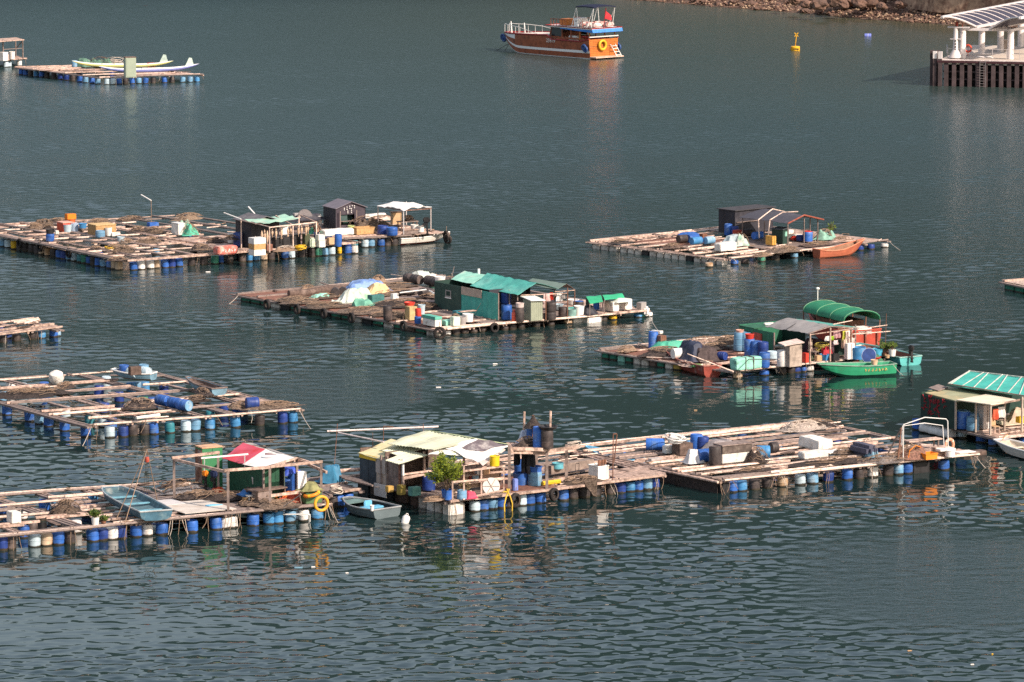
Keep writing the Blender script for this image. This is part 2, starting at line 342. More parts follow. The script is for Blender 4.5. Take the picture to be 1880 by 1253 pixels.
# ------------------------------------------------------------------ far shore, hills behind it
SHORE = [(-1500, -120), (-400, -100), (300, -70), (700, -30), (1000, -8), (1200, 3), (1330, 14), (1480, 25), (1600, 36), (1700, 43), (1800, 49), (1960, 57), (2300, 72)]
def shore(px):
    for (a, ya), (c, yc) in zip(SHORE, SHORE[1:]):
        if px <= c: return W(px, ya + (yc-ya)*(px-a)/(c-a))
    return W(px, SHORE[-1][1])
EARTH = mat('shore earth', (.15, .09, .062), .95, .45, .5, dirt=(.08, .06, .05), dscale=.25, damt=.4, bump=.25)
WOODS = mat('wooded hillside', (.011, .026, .020), .95, .4, .05, dirt=(.022, .034, .022), dscale=.02, damt=.2)
ROCK = mat('shore rock', (.17, .098, .07), .92, .35, .9, dirt=(.08, .055, .045), dscale=.6, damt=.35, bump=.1)
def terrain():
    b = MB(); pxs = [1080 + i*12 for i in range(100)]; off = [-6, 0, 2.5, 5, 8, 11, 15, 22]; hh = [-1.2, 0, .45, .9, 1.5, 2.2, 2.6, 3.2]
    for px in pxs:
        p = shore(px)
        for o, h in zip(off, hh):
            k = mnoise.noise(Vector((px*.021, o*.3, 0)))
            b.v.append((p.x + .25*o, p.y + o*.97 + k*1.2, h*(1 + .35*k) if h > 0 else h))
    m = len(off)
    for i in range(len(pxs)-1):
        for j in range(m-1): q = i*m+j; b.f.append((q, q+m, q+m+1, q+1)); b.m.append(0)
    return b
struct(terrain().build('shore_ground', EARTH, smooth=True))
def hills():
    b = MB(); xs = [-3200 + i*50 for i in range(129)]; ds = [0, 15, 40, 90, 180, 300, 450, 620, 800, 950, 1100, 1500]
    for x in xs:
        base = 660 if x < 10 else 660 - (x-10)*.8 if x < 60 else 620 - (x-60)*.25
        base = max(base, 560)
        t = max(0, min(1, (x + 260)/400)); top = HILL0 + (HILL1 - HILL0)*t*t*(3-2*t)
        top *= 1 + .10*mnoise.noise(Vector((x*.0035, 1.7, 0))) + .06*mnoise.noise(Vector((x*.012, 5, 0)))
        for d in ds:
            f = min(1, d/1100); h = (-.6 if x < 0 and d == 0 else 2.6) + top*f + (9*mnoise.noise(Vector((x*.02, d*.02, 2))) if d > 20 else 0)
            b.v.append((x + 20*mnoise.noise(Vector((x, d, 0))), base + d, h))
    m = len(ds)
    for i in range(len(xs)-1):
        for j in range(m-1): q = i*m+j; b.f.append((q, q+m, q+m+1, q+1)); b.m.append(0)
    return b
struct(hills().build('wooded_hills', WOODS, smooth=True))
struct(None or MB().add([(-4000,640,2),(4000,640,2),(4000,6000,2),(-4000,6000,2)], [(0,1,2,3)]).build('ground', EARTH))
# stained sea wall behind the rocks
WALL = mat('stained sea wall', (.44, .28, .18), .9, .35, .6, dirt=(.15, .07, .045), dscale=.9, damt=.6, bump=.06)
wallp = []
for px, py in ((1610, 2), (1640, 13), (1700, 22), (1760, 26), (1830, 30), (1950, 40)): wallp.append(W(px, py + 2.0*15.3, 0) + Vector((2, 12, 0)))
b_ = MB()
for p, q in zip(wallp, wallp[1:]):
    b_.slab([(p.x,p.y,1.2),(q.x,q.y,1.2),(q.x+.5,q.y+1.2,6.2),(p.x+.5,p.y+1.2,6.2)], .8)
    b_.bar((p.x+.4,p.y+.9,6.3), (q.x+.4,q.y+.9,6.3), 1.1, .35)
tag(b_.build('sea_wall', WALL), 'stained brown masonry sea wall above the rocky shore', 'wall')
def rock_mesh(seed):
    bm = bmesh.new(); bmesh.ops.create_icosphere(bm, subdivisions=3, radius=1)
    for v in bm.verts:
        n_ = v.co.normalized(); k = 1 + .45*mnoise.noise(n_*1.3 + Vector((seed*9.1, 0, 0))) + .18*mnoise.noise(n_*3.7 + Vector((0, seed*5, 0)))
        v.co = Vector((n_.x*k*1.15, n_.y*k*.9, n_.z*k*.7))
    me = bpy.data.meshes.new('boulder'); bm.to_mesh(me); bm.free(); me.materials.append(ROCK)
    return me
RM = [rock_mesh(i) for i in range(5)]
q = random.Random(3)
big = [(1495,18,1.7),(1515,9,1.5),(1527,12,1.9),(1552,8,2.4),(1568,14,1.4),(1590,13,1.6),(1604,9,1.7),(1628,7,1.9),(1577,5,1.5),(1540,16,1.2),(1610,18,1.1),(1645,16,1.2),(1470,14,1.2),(1448,7,1.3)]
for px, py, r in big:
    p = W(px, py + 25, 0) + Vector((1, 5, 0)); o = obj('boulder', RM[q.randrange(5)], None, (p.x, p.y, 1.5 + r*.3), q.random()*6); o.scale = (r*.62, r*.62, r*.62)
    tag(o, 'large dark brown boulder on the rocky shore below the sea wall', 'boulder', 'large boulders on the far shore')
for i in range(120):
    px = q.uniform(1180, 1760); p = shore(px); k = q.random(); o = obj('rock', RM[q.randrange(5)], None, (p.x + q.uniform(-1, 1), p.y + k*9 - .3, k*1.6), q.random()*6)
    r = q.uniform(.22, .75); o.scale = (r, r, r*.8); tag(o, 'small brown rock scattered along the far shoreline', 'rock', 'small rocks on the far shore')
# gravel and shingle
gm = MB()
for i in range(2600):
    px = q.uniform(1150, 1900); p = shore(px); k = q.random()**1.3; s_ = q.uniform(.06, .28)
    c = Vector((p.x + q.uniform(-.6, .6), p.y + k*11, .12 + k*2.0)); a = q.random()*3
    gm.cm = 0 if q.random() < .72 else 1
    e = [Vector((math.cos(a+t)*s_*q.uniform(.7,1.2), math.sin(a+t)*s_*q.uniform(.7,1.2), q.uniform(-.3,.3)*s_)) for t in (0, 1.57, 3.14, 4.71)]
    gm.add([c+e[0], c+e[1], c+e[2], c+e[3], c+Vector((0,0,s_*.8)), c-Vector((0,0,s_*.6))], [(0,1,4),(1,2,4),(2,3,4),(3,0,4),(1,0,5),(2,1,5),(3,2,5),(0,3,5)])
struct(gm.build('shingle', [ROCK, mat('pale shingle', (.34, .23, .15), .9, .3, 2)]), 'stuff')['label'] = 'loose brown shingle and small stones along the far shoreline'

# ------------------------------------------------------------------ rafts
class Frame:
    "a local frame: origin O, x along u"
    def __init__(s, O, u):
        s.O = Vector((O.x, O.y, 0)); s.rz = math.atan2(u.y, u.x); s.u = Vector((math.cos(s.rz), math.sin(s.rz), 0)); s.v = Vector((-s.u.y, s.u.x, 0))
    def p(s, px, py, z):
        d = W(px, py, z) - s.O; return Vector((d.dot(s.u), d.dot(s.v), z))
    def w(s, a, b, z): return s.O + s.u*a + s.v*b + Vector((0,0,z))
CUR = None
class Raft(Frame):
    def __init__(s, label, F, R_, B, L, z, name='fish_raft', group='fish farm rafts'):
        global CUR
        f = W(*F, z); r = W(*R_, z); super().__init__(f, r - f); CUR = s
        s.z = z; s.top = z + .1; s.px = (F, R_, B, L)
        s.q = [s.p(*c, z) for c in (F, R_, B, L)]
        s.root = thing(name, label, 'raft', s.O, s.rz, group); s.label = label; s.rnd = random.Random(hash(label) % 1000 if False else sum(map(ord, label)))
    def st(s, a, b, z=None):
        f, r, bk, l = s.q; p = (f*(1-a) + r*a)*(1-b) + (l*(1-a) + bk*a)*b
        return Vector((p.x, p.y, s.z if z is None else z))
    def pole(s, a, b, r, m, flatw=0):
        q = s.rnd; d = (b-a); k = max(2, int(d.length/2.5)); side = Vector((-d.y, d.x, 0)).normalized(); ph = q.random()*9
        pts = [a + d*(i/k) + side*.05*math.sin(ph+i*1.1) + Vector((0,0,.022*math.sin(ph*2+i*.9))) for i in range(k+1)]
        mb = MB()
        if flatw:
            for p0, p1 in zip(pts, pts[1:]): mb.bar(p0, p1 + (p1-p0).normalized()*.004, flatw, r*1.5)
        else: mb.tube(pts, r, 7, r*.8)
        mb.build('plank' if flatw else 'pole', m, s.root, smooth=not flatw)
    def us(s, lst, zo=.05):
        "poles along the long side: (t, s0, s1, how many side by side)"
        for t, a, b, n in lst:
            for k in range(n):
                q = s.rnd; fl = q.random() < .45
                tt = t + (k - (n-1)/2)*.19/max(1, (s.q[3]-s.q[0]).length); lo = a + q.uniform(-.012, .02); hi = b + q.uniform(-.03, .012)
                if n > 1 and q.random() < .3: lo, hi = (lo, lo + (hi-lo)*q.uniform(.5,.8)) if q.random() < .5 else (hi - (hi-lo)*q.uniform(.5,.8), hi)
                e_ = q.uniform(-.012, .012); s.pole(s.st(lo, tt+e_, s.z+zo), s.st(hi, tt-e_, s.z+zo), q.uniform(.055, .085), q.choice((WOOD, WOOD, GREYW)) if fl else q.choice((BAMB, BAMB, BAMB, WOOD, GREYW)), .17 if fl else 0)  # long poles take the paler woods, sunlit brightness put into the colour
    def vs(s, lst, zo=-.055):
        for a, t0, t1, n in lst:
            for k in range(n):
                q = s.rnd; fl = q.random() < .6; aa = a + (k - (n-1)/2)*.24/max(1, (s.q[1]-s.q[0]).length)
                s.pole(s.st(aa, t0 - .01*q.random(), s.z+zo), s.st(aa, t1 + .015*q.random(), s.z+zo), q.uniform(.055, .08), GREYW if fl else WOOD, .16 if fl else 0)  # cross poles take the darker timbers, their shaded sides put into the colour
    def drum(s, x, y, c, r=.29, lean=.075):
        key = ('fl', c, round(s.z, 2), round(r, 2))
        def mk():
            t = s.z - .13; h = t + .38; b = MB(); rb = r*1.035
            b.lathe([(0,-.38),(r*.93,-.38),(r,-.33),(r,t-h*.66),(rb,t-h*.655),(rb,t-h*.63),(r,t-h*.62),(r,t-h*.30),(rb,t-h*.29),(rb,t-h*.265),(r,t-h*.255),(r,t-.06),(r*.9,t),(0,t)], 18)
            return b.mesh('float_barrel', DRUM[c], True)
        o = obj('float_barrel', cached(key, mk), s.root, (x, y, -s.rnd.uniform(0, .07)), s.rnd.random()*6)
        o.rotation_euler = (s.rnd.uniform(-lean, lean), s.rnd.uniform(-lean, lean), s.rnd.random()*6); return o
    def front(s, lst, back=.34):
        (fx, fy), (rx, ry) = s.px[0], s.px[1]
        for e in lst:
            x, c = e[0], e[1]; y = fy + (ry-fy)*(x-fx)/(rx-fx); x2 = x + back*.6*S(y)
            y2 = fy + (ry-fy)*(x2-fx)/(rx-fx); p = s.p(x2, y2, s.z)
            if c == 'F': s.block(p.x-.45, p.y+back, 1.0, .6, FOAMD)
            elif c == 'K': s.block(p.x-.5, p.y+back, 1.1, .6, BLACK)
            else: s.drum(p.x, p.y + back, c, .29 if len(e) < 3 else e[2])
    def left(s, lst, ins=.34):
        (fx, fy), (lx, ly) = s.px[0], s.px[3]
        for x, c in lst:
            y = fy + (ly-fy)*(x-fx)/(lx-fx); x2 = x - ins*.8*S(y); y2 = fy + (ly-fy)*(x2-fx)/(lx-fx); p = s.p(x2, y2, s.z); s.drum(p.x + ins, p.y, c)
    def inner(s, lst):
        for x, y, c in lst:
            p = s.p(x, y, s.z - .1); s.drum(p.x, p.y, c)
    def grid(s, aa, bb, cs):
        for a in aa:
            for b in bb:
                p = s.st(a, b); s.drum(p.x + s.rnd.uniform(-.4,.4), p.y + s.rnd.uniform(-.4,.4), s.rnd.choice(cs))
    def block(s, x, y, lx, ly, m, bot=-.25, top=None, ang=0):
        top = s.z - .12 if top is None else top; b = MB(); b.box((0,0,(top+bot)/2), (lx, ly, top-bot), bev=.05)
        b.cm = 1
        for k in (.42,): b.box((lx*k, 0, (top+bot)/2), (.05, ly+.02, top-bot+.02))
        b.build('foam_float', [m, BLACK], s.root, loc=(x, y, 0), rz=ang)
    def blocks_left(s, t0, t1, ms, gap=.06):
        a, b = s.st(0, t0), s.st(0, t1); n = len(ms); d = (b-a)/n
        for i, m in enumerate(ms):
            if m is None: continue
            c = a + d*(i+.5); s.block(c.x + .28, c.y, d.length-gap, .55, m, ang=math.atan2(d.y, d.x), bot=-.22+s.rnd.uniform(-.04,.04), top=s.z-.12-s.rnd.uniform(0,.07))
    def deck(s, a0, a1, b0, b1, n, m, along='u', z=.02, th=.035, gap=.03, name='deck'):
        b = MB()
        for i in range(n):
            e0, e1 = i/n, (i+1-gap)/n; j = s.rnd.uniform(-.012, .012); zz = s.z + z + s.rnd.uniform(0, .012)
            if along == 'u': P = [s.st(a0+j, b0+(b1-b0)*e0, zz), s.st(a1+j, b0+(b1-b0)*e0, zz), s.st(a1+j, b0+(b1-b0)*e1, zz), s.st(a0+j, b0+(b1-b0)*e1, zz)]
            else: P = [s.st(a0+(a1-a0)*e0, b0+j, zz), s.st(a0+(a1-a0)*e1, b0+j, zz), s.st(a0+(a1-a0)*e1, b1+j, zz), s.st(a0+(a1-a0)*e0, b1+j, zz)]
            b.slab(P, th)
        return b.build(name, m, s.root)
    def litter(s, n, a0=0, a1=1, b0=0, b1=1):
        "short sticks, board ends and rope scraps lying about the raft"
        for part, m, kind in (('loose_sticks', BAMB, 0), ('board_scraps', DARKW, 1), ('rope_scraps', ROPEB, 2)):
            b = MB(); q = s.rnd
            for _ in range(n):
                p = s.st(q.uniform(a0, a1), q.uniform(b0, b1), s.z + .12); a = q.choice((0, 0, 1.57, q.random()*3.14)) + q.gauss(0, .12); d = Vector((math.cos(a), math.sin(a), q.uniform(-.03, .06)))
                if kind == 0: b.tube([p, p + d*q.uniform(.6, 2.2)], q.uniform(.025, .05), 5)
                elif kind == 1: b.bar(p, p + d*q.uniform(.5, 1.8), q.uniform(.12, .3), .035)
                else: b.tube([p + Vector((q.uniform(-.3,.3), q.uniform(-.3,.3), q.uniform(-.01,.06))) for _ in range(6)], .022, 4)
            o = b.build(part, m, s.root); o['kind'] = 'stuff'
    def ropes(s, pxs, n=3, ln=.8):
        (fx, fy), (rx, ry) = s.px[0], s.px[1]
        for x in pxs:
            y = fy + (ry-fy)*(x-fx)/(rx-fx); p = s.p(x, y, s.z); b = MB(); q = s.rnd
            for k in range(max(1, n-2)):
                a = p + Vector((q.uniform(-.25,.25), -.1, .1)); e = Vector((a.x + q.uniform(-.4,.4), -.12 - q.uniform(0,.2), s.z - ln*q.uniform(.5,1.1)))
                b.tube([a + Vector((0,.15,.03)), a, (a+e)/2 + Vector((q.uniform(-.05,.05), -.05, -.05)), e], .016, 5)
            b.torus(p + Vector((0,-.02,0)), .09, .02, Matrix.Rotation(1.57,3,'Y'), 10, 5)
            b.build('mooring_rope', ROPE if q.random() < .35 else ROPEB, s.root, True)

# ------------------------------------------------------------------ loose things
def at(px, py, z=None): z = CUR.top if z is None else z; return W(px, py, z)
def place(px, py, z=None, back=0):
    p = at(px, py, z); d = Vector((p.x, p.y, 0)).normalized(); return p + d*back
def drum_mesh(c, h, r, part):
    def mk():
        b = MB(); k = r*1.03
        if part == 'body': b.lathe([(0,0),(r*.94,0),(r,.04),(r,h*.31),(k,h*.32),(k,h*.345),(r,h*.355),(r,h*.64),(k,h*.65),(k,h*.675),(r,h*.685),(r,h-.05),(r*.93,h-.012)], 18)
        else:
            b.lathe([(r*.95,h-.03),(r*.97,h),(r*.9,h+.012),(r*.86,h-.012),(0,h-.012)], 18)
            for s_ in (-1, 1): b.lathe([(.035,h-.02),(.035,h+.015),(0,h+.015)], 8, c=(s_*r*.55, 0, 0))
        return b.mesh('drum_'+part, DRUM[c], True)
    return cached(('d', c, round(h,2), round(r,2), part), mk)
def drum(px, py, c, label, h=.88, r=.29, lid=None, z=None, lay=None, tilt=0, group='loose drums on the rafts', name='drum', up=0):
    p = place(px, py, z, r if lay is None else r*.6) + Vector((0,0,up)); o = thing(name, label, 'drum', p, CUR.rz if CUR else 0, group)
    obj('body', drum_mesh(c, h, r, 'body'), o); obj('lid', drum_mesh(lid or c, h, r, 'lid'), o)
    if lay is not None:                        # lying: axis at angle lay from the raft's long side, centred on the pixel
        o.rotation_euler = (0, R(90) - tilt, CUR.rz + lay)
        ax = Vector((math.cos(CUR.rz+lay), math.sin(CUR.rz+lay), 0))
        o.location = p + Vector((0,0,r)) - ax*h/2
        if tilt: o.location.z += 0
    else: o.rotation_euler = (rnd.uniform(-.03,.03), rnd.uniform(-.03,.03), rnd.random()*6)
    return o
def tub(px, py, m, label, h=.45, r=.35, z=None, name='tub', cat='tub', rim=None, taper=.85, water=None, group=None, up=0):
    p = place(px, py, z, r) + Vector((0,0,up)); o = thing(name, label, cat, p, rnd.random()*6, group)
    b = MB(); b.lathe([(0,0),(r*taper,0),(r,h),(r*.93,h),(r*taper*.92,.04),(0,.04)], 18); b.build('body', m, o, True)
    b = MB(); b.torus((0,0,h), r*.98, .022, n=18, k=6); b.build('rim', rim or m, o, True)
    return o
def crate(px, py, w_, d, h, label, m, lid=None, name='crate', cat='crate', z=None, rz=0, lidh=.07, open_=False, bev=.02, group=None, up=0):
    "px, py: the near bottom corner; w_ runs along the raft, d away to the left"
    p = place(px, py, z) + Vector((0,0,up)); o = thing(name, label, cat, p, CUR.rz + rz, group); hb = h - (lidh if lid else 0)
    b = MB()
    if open_:
        t = .05
        b.box((w_/2, d/2, .03), (w_, d, .06))
        for c, s_ in (((w_/2,t/2,h/2+.03),(w_,t,h-.06)),((w_/2,d-t/2,h/2+.03),(w_,t,h-.06)),((t/2,d/2,h/2+.03),(t,d-2*t,h-.06)),((w_-t/2,d/2,h/2+.03),(t,d-2*t,h-.06))): b.box(c, s_)
        b.build('body', m, o)
        b = MB(); k = .03
        for c, s_ in (((w_/2,-.015,h),(w_+.06,k,.05)),((w_/2,d+.015,h),(w_+.06,k,.05)),((-.015,d/2,h),(k,d,.05)),((w_+.015,d/2,h),(k,d,.05))): b.box(c, s_)
        b.build('rim', lid or m, o)
    else:
        b.box((w_/2, d/2, hb/2), (w_, d, hb), bev=bev); b.build('body', m, o)
        if lid: b = MB(); b.box((w_/2, d/2, h - lidh/2 + .003), (w_+.05, d+.05, lidh), bev=.015); b.build('lid', lid, o)
    return o
def foam(px, py, w_, d, h, label, m=None, z=None, rz=0, name='foam_block', cat='foam block', group='loose foam blocks', up=0):
    p = place(px, py, z) + Vector((0,0,up)); b = MB(); bm = bmesh.new(); bmesh.ops.create_cube(bm, size=1); bmesh.ops.subdivide_edges(bm, edges=bm.edges[:], cuts=5, use_grid_fill=True)
    sd_ = rnd.random()*50
    for v in bm.verts:
        q_ = Vector((v.co.x*w_, v.co.y*d, v.co.z*h)); e = sum(abs(c) > .49 for c in v.co); q_ *= 1 - .04*(e-1 if e > 1 else 0)
        q_ += Vector((mnoise.noise(q_*2.1+Vector((sd_,0,0))), mnoise.noise(q_*2.3+Vector((0,sd_,0))), mnoise.noise(q_*1.9+Vector((0,0,sd_)))))*.05; v.co = q_ + Vector((w_/2, d/2, h/2))
    me = bpy.data.meshes.new(name); bm.to_mesh(me); bm.free(); me.materials.append(m or FOAM)
    return tag(obj(name, me, None, p, CUR.rz + rz), label, cat, group)
def heap(px, py, rx, ry, h, label, m, name='net_heap', cat='net', z=None, seed=None, strands=30, rz=0, group='heaps of netting', sm=None, rough=.5, lumpy=.5, up=0):
    p = place(px, py, z) + Vector((0,0,up)); b = MB(); sd_ = rnd.random()*90 if seed is None else seed; n1, n2 = 44, 14; P = []; F = []; g = random.Random(sd_)
    bumps = [(g.uniform(-.55,.55), g.uniform(-.5,.5), g.uniform(.25,.55), g.uniform(.5,1)) for _ in range(6)] + [(0,0,.6,.7)]
    for j in range(n2+1):
        f = j/n2
        for i in range(n1):
            a = 2*math.pi*i/n1; e = Vector((math.cos(a), math.sin(a), 0)); k = 1 + .45*mnoise.noise(e*1.6 + Vector((sd_,0,0))) + .16*mnoise.noise(e*4.5 + Vector((0,sd_,0)))
            rr = (1-f)*k; x, y = e.x*rr, e.y*rr; d_ = max(w_*math.exp(-((x-bx)**2+(y-by)**2)/(s_*s_)) for bx, by, s_, w_ in bumps) if strands else 1
            fold = abs(mnoise.noise(Vector((x*rx*1.9+sd_, y*ry*1.2, 3)))) - .25; hh = h*min(1, f*2.6)**.6*(d_*.95 + (rough*.8)*fold + lumpy*.6*mnoise.noise(Vector((x*rx*3.2, y*ry*3.2+sd_, 7)))) + .04*mnoise.noise(Vector((x*rx*9+sd_, y*ry*9, 7)))
            P.append((x*rx, y*ry, max(hh, 0) + .004))
    for j in range(n2):
        for i in range(n1): F.append((j*n1+i, j*n1+(i+1) % n1, (j+1)*n1+(i+1) % n1, (j+1)*n1+i))
    F.append(tuple(range(n2*n1, n2*n1+n1))); F.append(tuple(range(n1))[::-1]); b.add(P, F); b.cm = 1; q_ = random.Random(sd_)
    for k in range(strands):
        a = q_.random()*6.28; rr = q_.uniform(.1,.75); pts = []
        for t in range(7):
            a += q_.uniform(-.5,.7); rr = min(.95, max(.05, rr + q_.uniform(-.2,.2)))
            pts.append((math.cos(a)*rr*rx, math.sin(a)*rr*ry, h*(1-rr**2.2)*.95 + .03 + q_.uniform(0,.06)))
        b.tube(pts, .013, 4)
    o = b.build(name, [m, sm or ROPEB], None, True, p, CUR.rz + rz); return tag(o, label, cat, group)
def rope_coil(px, py, r, h, label, m=None, z=None, n=9, group='rope coils', name='rope_coil', up=0):
    p = place(px, py, z) + Vector((0,0,up)); b = MB(); q_ = random.Random(px)
    for k in range(n):
        M = Matrix.Rotation(q_.uniform(-.35,.35), 3, 'X') @ Matrix.Rotation(q_.uniform(-.35,.35), 3, 'Y')
        b.torus((q_.uniform(-.1,.1)*r, q_.uniform(-.1,.1)*r, .04 + h*k/n), r*q_.uniform(.55,1), .026, M, 16, 5)
    return tag(b.build(name, m or ROPE, None, True, p), label, 'rope', group)
def ring_axis(px, py, z, rad, tube, m, label, face, name, cat, group=None, tilt=0, stripes=None):
    p = W(px, py, z); o = thing(name, label, cat, p, face, group); M = Matrix.Rotation(R(90)+tilt, 3, 'Y')
    b = MB(); b.torus((0,0,0), rad, tube, M, 24, 10); b.build('ring', m, o, True)
    if stripes is not None:
        b = MB()
        for k in range(4): b.torus((0,0,0), rad, tube*1.06, M, 4, 10, k*1.571+.6, k*1.571+.95)
        b.build('grab_band', stripes, o, True)
    return o
def tyre(px, py, z, label, face, rad=.3, group='tyre fenders along the raft edges', tilt=0):
    p = W(px, py, z); o = thing('tyre', label, 'tyre', p, face, group); M = Matrix.Rotation(R(90)+tilt, 3, 'Y')
    b = MB(); prof = [(rad*.58,-.09),(rad*.62,-.1),(rad*.9,-.1),(rad,-.07),(rad,.07),(rad*.9,.1),(rad*.62,.1),(rad*.58,.09),(rad*.66,.06),(rad*.66,-.06),(rad*.58,-.09)]
    b.lathe(prof, 22, M); b.build('tread', RUBBER, o, True)
    b = MB(); b.tube([(0,0,rad*.8),(.03,0,rad*1.2),(.05,.02,rad*1.8)], .02, 5); b.build('rope', ROPEB, o, True); return o
def gas(px, py, label, m, h=.75, r=.17):
    o = thing('gas_cylinder', label, 'gas cylinder', place(px, py, None, r), 0)
    b = MB(); b.lathe([(0,0),(r*.9,0),(r*.9,.05),(r,.1),(r,h*.68),(r*.75,h*.8),(r*.25,h*.85),(0,h*.85)], 16); b.build('body', m, o, True)
    b = MB(); b.torus((0,0,h*.96), r*.55, .02, n=14, k=5)
    for a in (0, 2.1, 4.2): b.bar((math.cos(a)*r*.55, math.sin(a)*r*.55, h*.78), (math.cos(a)*r*.55, math.sin(a)*r*.55, h*.96), .03)
    b.lathe([(.03,h*.84),(.03,h*.93),(0,h*.93)], 8); b.build('collar', m, o, True); return o
def pole_thing(a, b_, r, label, m=None, name='pole', cat='pole', group=None, n=6, sag=0, r2=None):
    a, b_ = Vector(a), Vector(b_); mid = a; k = 8; mb = MB()
    mb.tube([(b_-a)*(i/k) + Vector((0,0,-sag*4*(i/k)*(1-i/k))) for i in range(k+1)], r, n, r2)
    return tag(mb.build(name, m or BAMB, None, True, a), label, cat, group)
def cloth(px, py, z, w_, h, label, m, name='hanging_cloth', cat='laundry', rz=0, group=None, seed=1):
    "hangs down from the pixel at height z, w_ along the raft"
    p = W(px, py, CUR.top) + Vector((0, 0, z - CUR.top)); b = MB(); n1, n2 = 9, 8; P = []
    for j in range(n2+1):
        for i in range(n1+1):
            x = (i/n1-.5)*w_*(1 - .12*math.sin(j*.8)); zz = -h*j/n2*(1 + .1*mnoise.noise(Vector((i*.6, seed, 0))))
            P.append(Vector((x, .06*math.sin(i*1.5+seed)*(.3+j/n2) + .03*mnoise.noise(Vector((i, j, seed))), zz)))
    k = len(P); P2 = [q_ + Vector((0,.02,0)) for q_ in P]; F = []
    for j in range(n2):
        for i in range(n1): a = j*(n1+1)+i; F += [(a, a+1, a+n1+2, a+n1+1), (k+a+n1+1, k+a+n1+2, k+a+1, k+a)]
    for i in range(n1): F += [(i, k+i, k+i+1, i+1), (n2*(n1+1)+i, n2*(n1+1)+i+1, k+n2*(n1+1)+i+1, k+n2*(n1+1)+i)]
    for j in range(n2): F += [(j*(n1+1), (j+1)*(n1+1), k+(j+1)*(n1+1), k+j*(n1+1)), (j*(n1+1)+n1, k+j*(n1+1)+n1, k+(j+1)*(n1+1)+n1, (j+1)*(n1+1)+n1)]
    b.add(P+P2, F); return tag(b.build(name, m, None, True, p, (CUR.rz if CUR else 0) + rz), label, cat, group)
def lump(px, py, rx, ry, h, label, m, name='tarpaulin', cat='tarpaulin', z=None, rz=0, group=None, up=0):
    "a sheet or sack draped over whatever boxes lie under it"
    p = place(px, py, z) + Vector((0,0,up)); g = random.Random(px*7 + py); n1, n2 = 26, 20; P = []; F = []; b = MB()
    bx = [(g.uniform(-.45,.45), g.uniform(-.4,.4), g.uniform(.2,.42), g.uniform(.2,.42), g.uniform(.55,1), g.uniform(-.5,.5)) for _ in range(3)] + [(0, 0, .35, .3, .8, g.uniform(-.3,.3))]
    sd_ = g.random()*50
    for j in range(n2+1):
        for i in range(n1+1):
            x, y = i/n1*2-1, j/n2*2-1; hh = 0
            for cx, cy, ax, ay, w_, rt in bx:
                dx, dy = (x-cx)*math.cos(rt)+(y-cy)*math.sin(rt), -(x-cx)*math.sin(rt)+(y-cy)*math.cos(rt)
                d = max(abs(dx)-ax, abs(dy)-ay, 0); hh = max(hh, w_*max(0, 1 - d/.42)**1.4)
            e = Vector((x*rx*1.6, y*ry*1.6, sd_)); hem = max(abs(x), abs(y))
            fold = .10*mnoise.noise(e*1.5) + .07*abs(mnoise.noise(e*3.1)) + .03*mnoise.noise(e*7)
            zz = h*(hh*(1+.12*mnoise.noise(e)) + fold*(1.2-.4*hem)); ox = .14*mnoise.noise(e*1.1 + Vector((0,9,0)))*hem; oy = .14*mnoise.noise(e*1.1 + Vector((9,0,0)))*hem
            k = 1 - .13*(min(abs(x), abs(y))**2)*hem
            P.append((rx*(x*k+ox), ry*(y*k+oy), max(.012, zz)))
    for j in range(n2):
        for i in range(n1): q = j*(n1+1)+i; F.append((q, q+1, q+n1+2, q+n1+1))
    k = len(P); P2 = [(x, y, 0) for x, y, _ in P]; ring = [i for i in range(n1)] + [j*(n1+1)+n1 for j in range(n2)] + [n2*(n1+1)+n1-i for i in range(n1)] + [(n2-j)*(n1+1) for j in range(n2)]
    for q, q2 in zip(ring, ring[1:]+ring[:1]): F.append((q, k+q, k+q2, q2))
    F += [tuple(k+v for v in f[::-1]) for f in F[:n1*n2]]
    b.add(P+P2, F); return tag(b.build(name, m, None, True, p, CUR.rz + rz), label, cat, group)
def bush(px, py, w_, h, label, pot, leaf, n=900, potr=.3, poth=.45, z=None, name='potted_plant', ls=.07, spread=1.0):
    o = thing(name, label, 'plant', place(px, py, z, potr), 0); q_ = random.Random(px)
    b = MB(); b.lathe([(0,0),(potr*.8,0),(potr,poth),(potr*.92,poth),(potr*.9,poth*.85),(0,poth*.85)], 16); b.build('pot', pot, o, True)
    st = MB(); lf = MB(); tips = []
    for k in range(26):
        a = q_.random()*6.28; e = q_.uniform(.15, 1)**.7; tip = Vector((math.cos(a)*w_*e*spread, math.sin(a)*w_*e*spread, poth + h*q_.uniform(.35, 1)*(1.1-.35*e)))
        mid = Vector((tip.x*.35, tip.y*.35, poth + (tip.z-poth)*.5)); st.tube([(0,0,poth*.8), mid, tip], .022, 5, .008); tips += [(mid, tip)]
    for k in range(n):
        m_, t = q_.choice(tips); f = q_.uniform(.15, 1.08); c = m_.lerp(t, f) + Vector((q_.gauss(0,1), q_.gauss(0,1), q_.gauss(0,1)))*.09*w_*1.3
        d = Vector((q_.gauss(0,1), q_.gauss(0,1), q_.uniform(-.3,1.2))).normalized(); e = d.orthogonal().normalized(); s_ = ls*q_.uniform(.6,1.3)
        lf.cm = 0 if q_.random() < .7 else 1
        lf.add([c, c+d*s_+e*s_*.4, c+d*s_*2, c+d*s_-e*s_*.4], [(0,1,2,3)])
    st.build('stem', mat('twigs', (.22,.15,.10), .9), o, True); lf.build('foliage', [leaf, LEAFD], o); return o
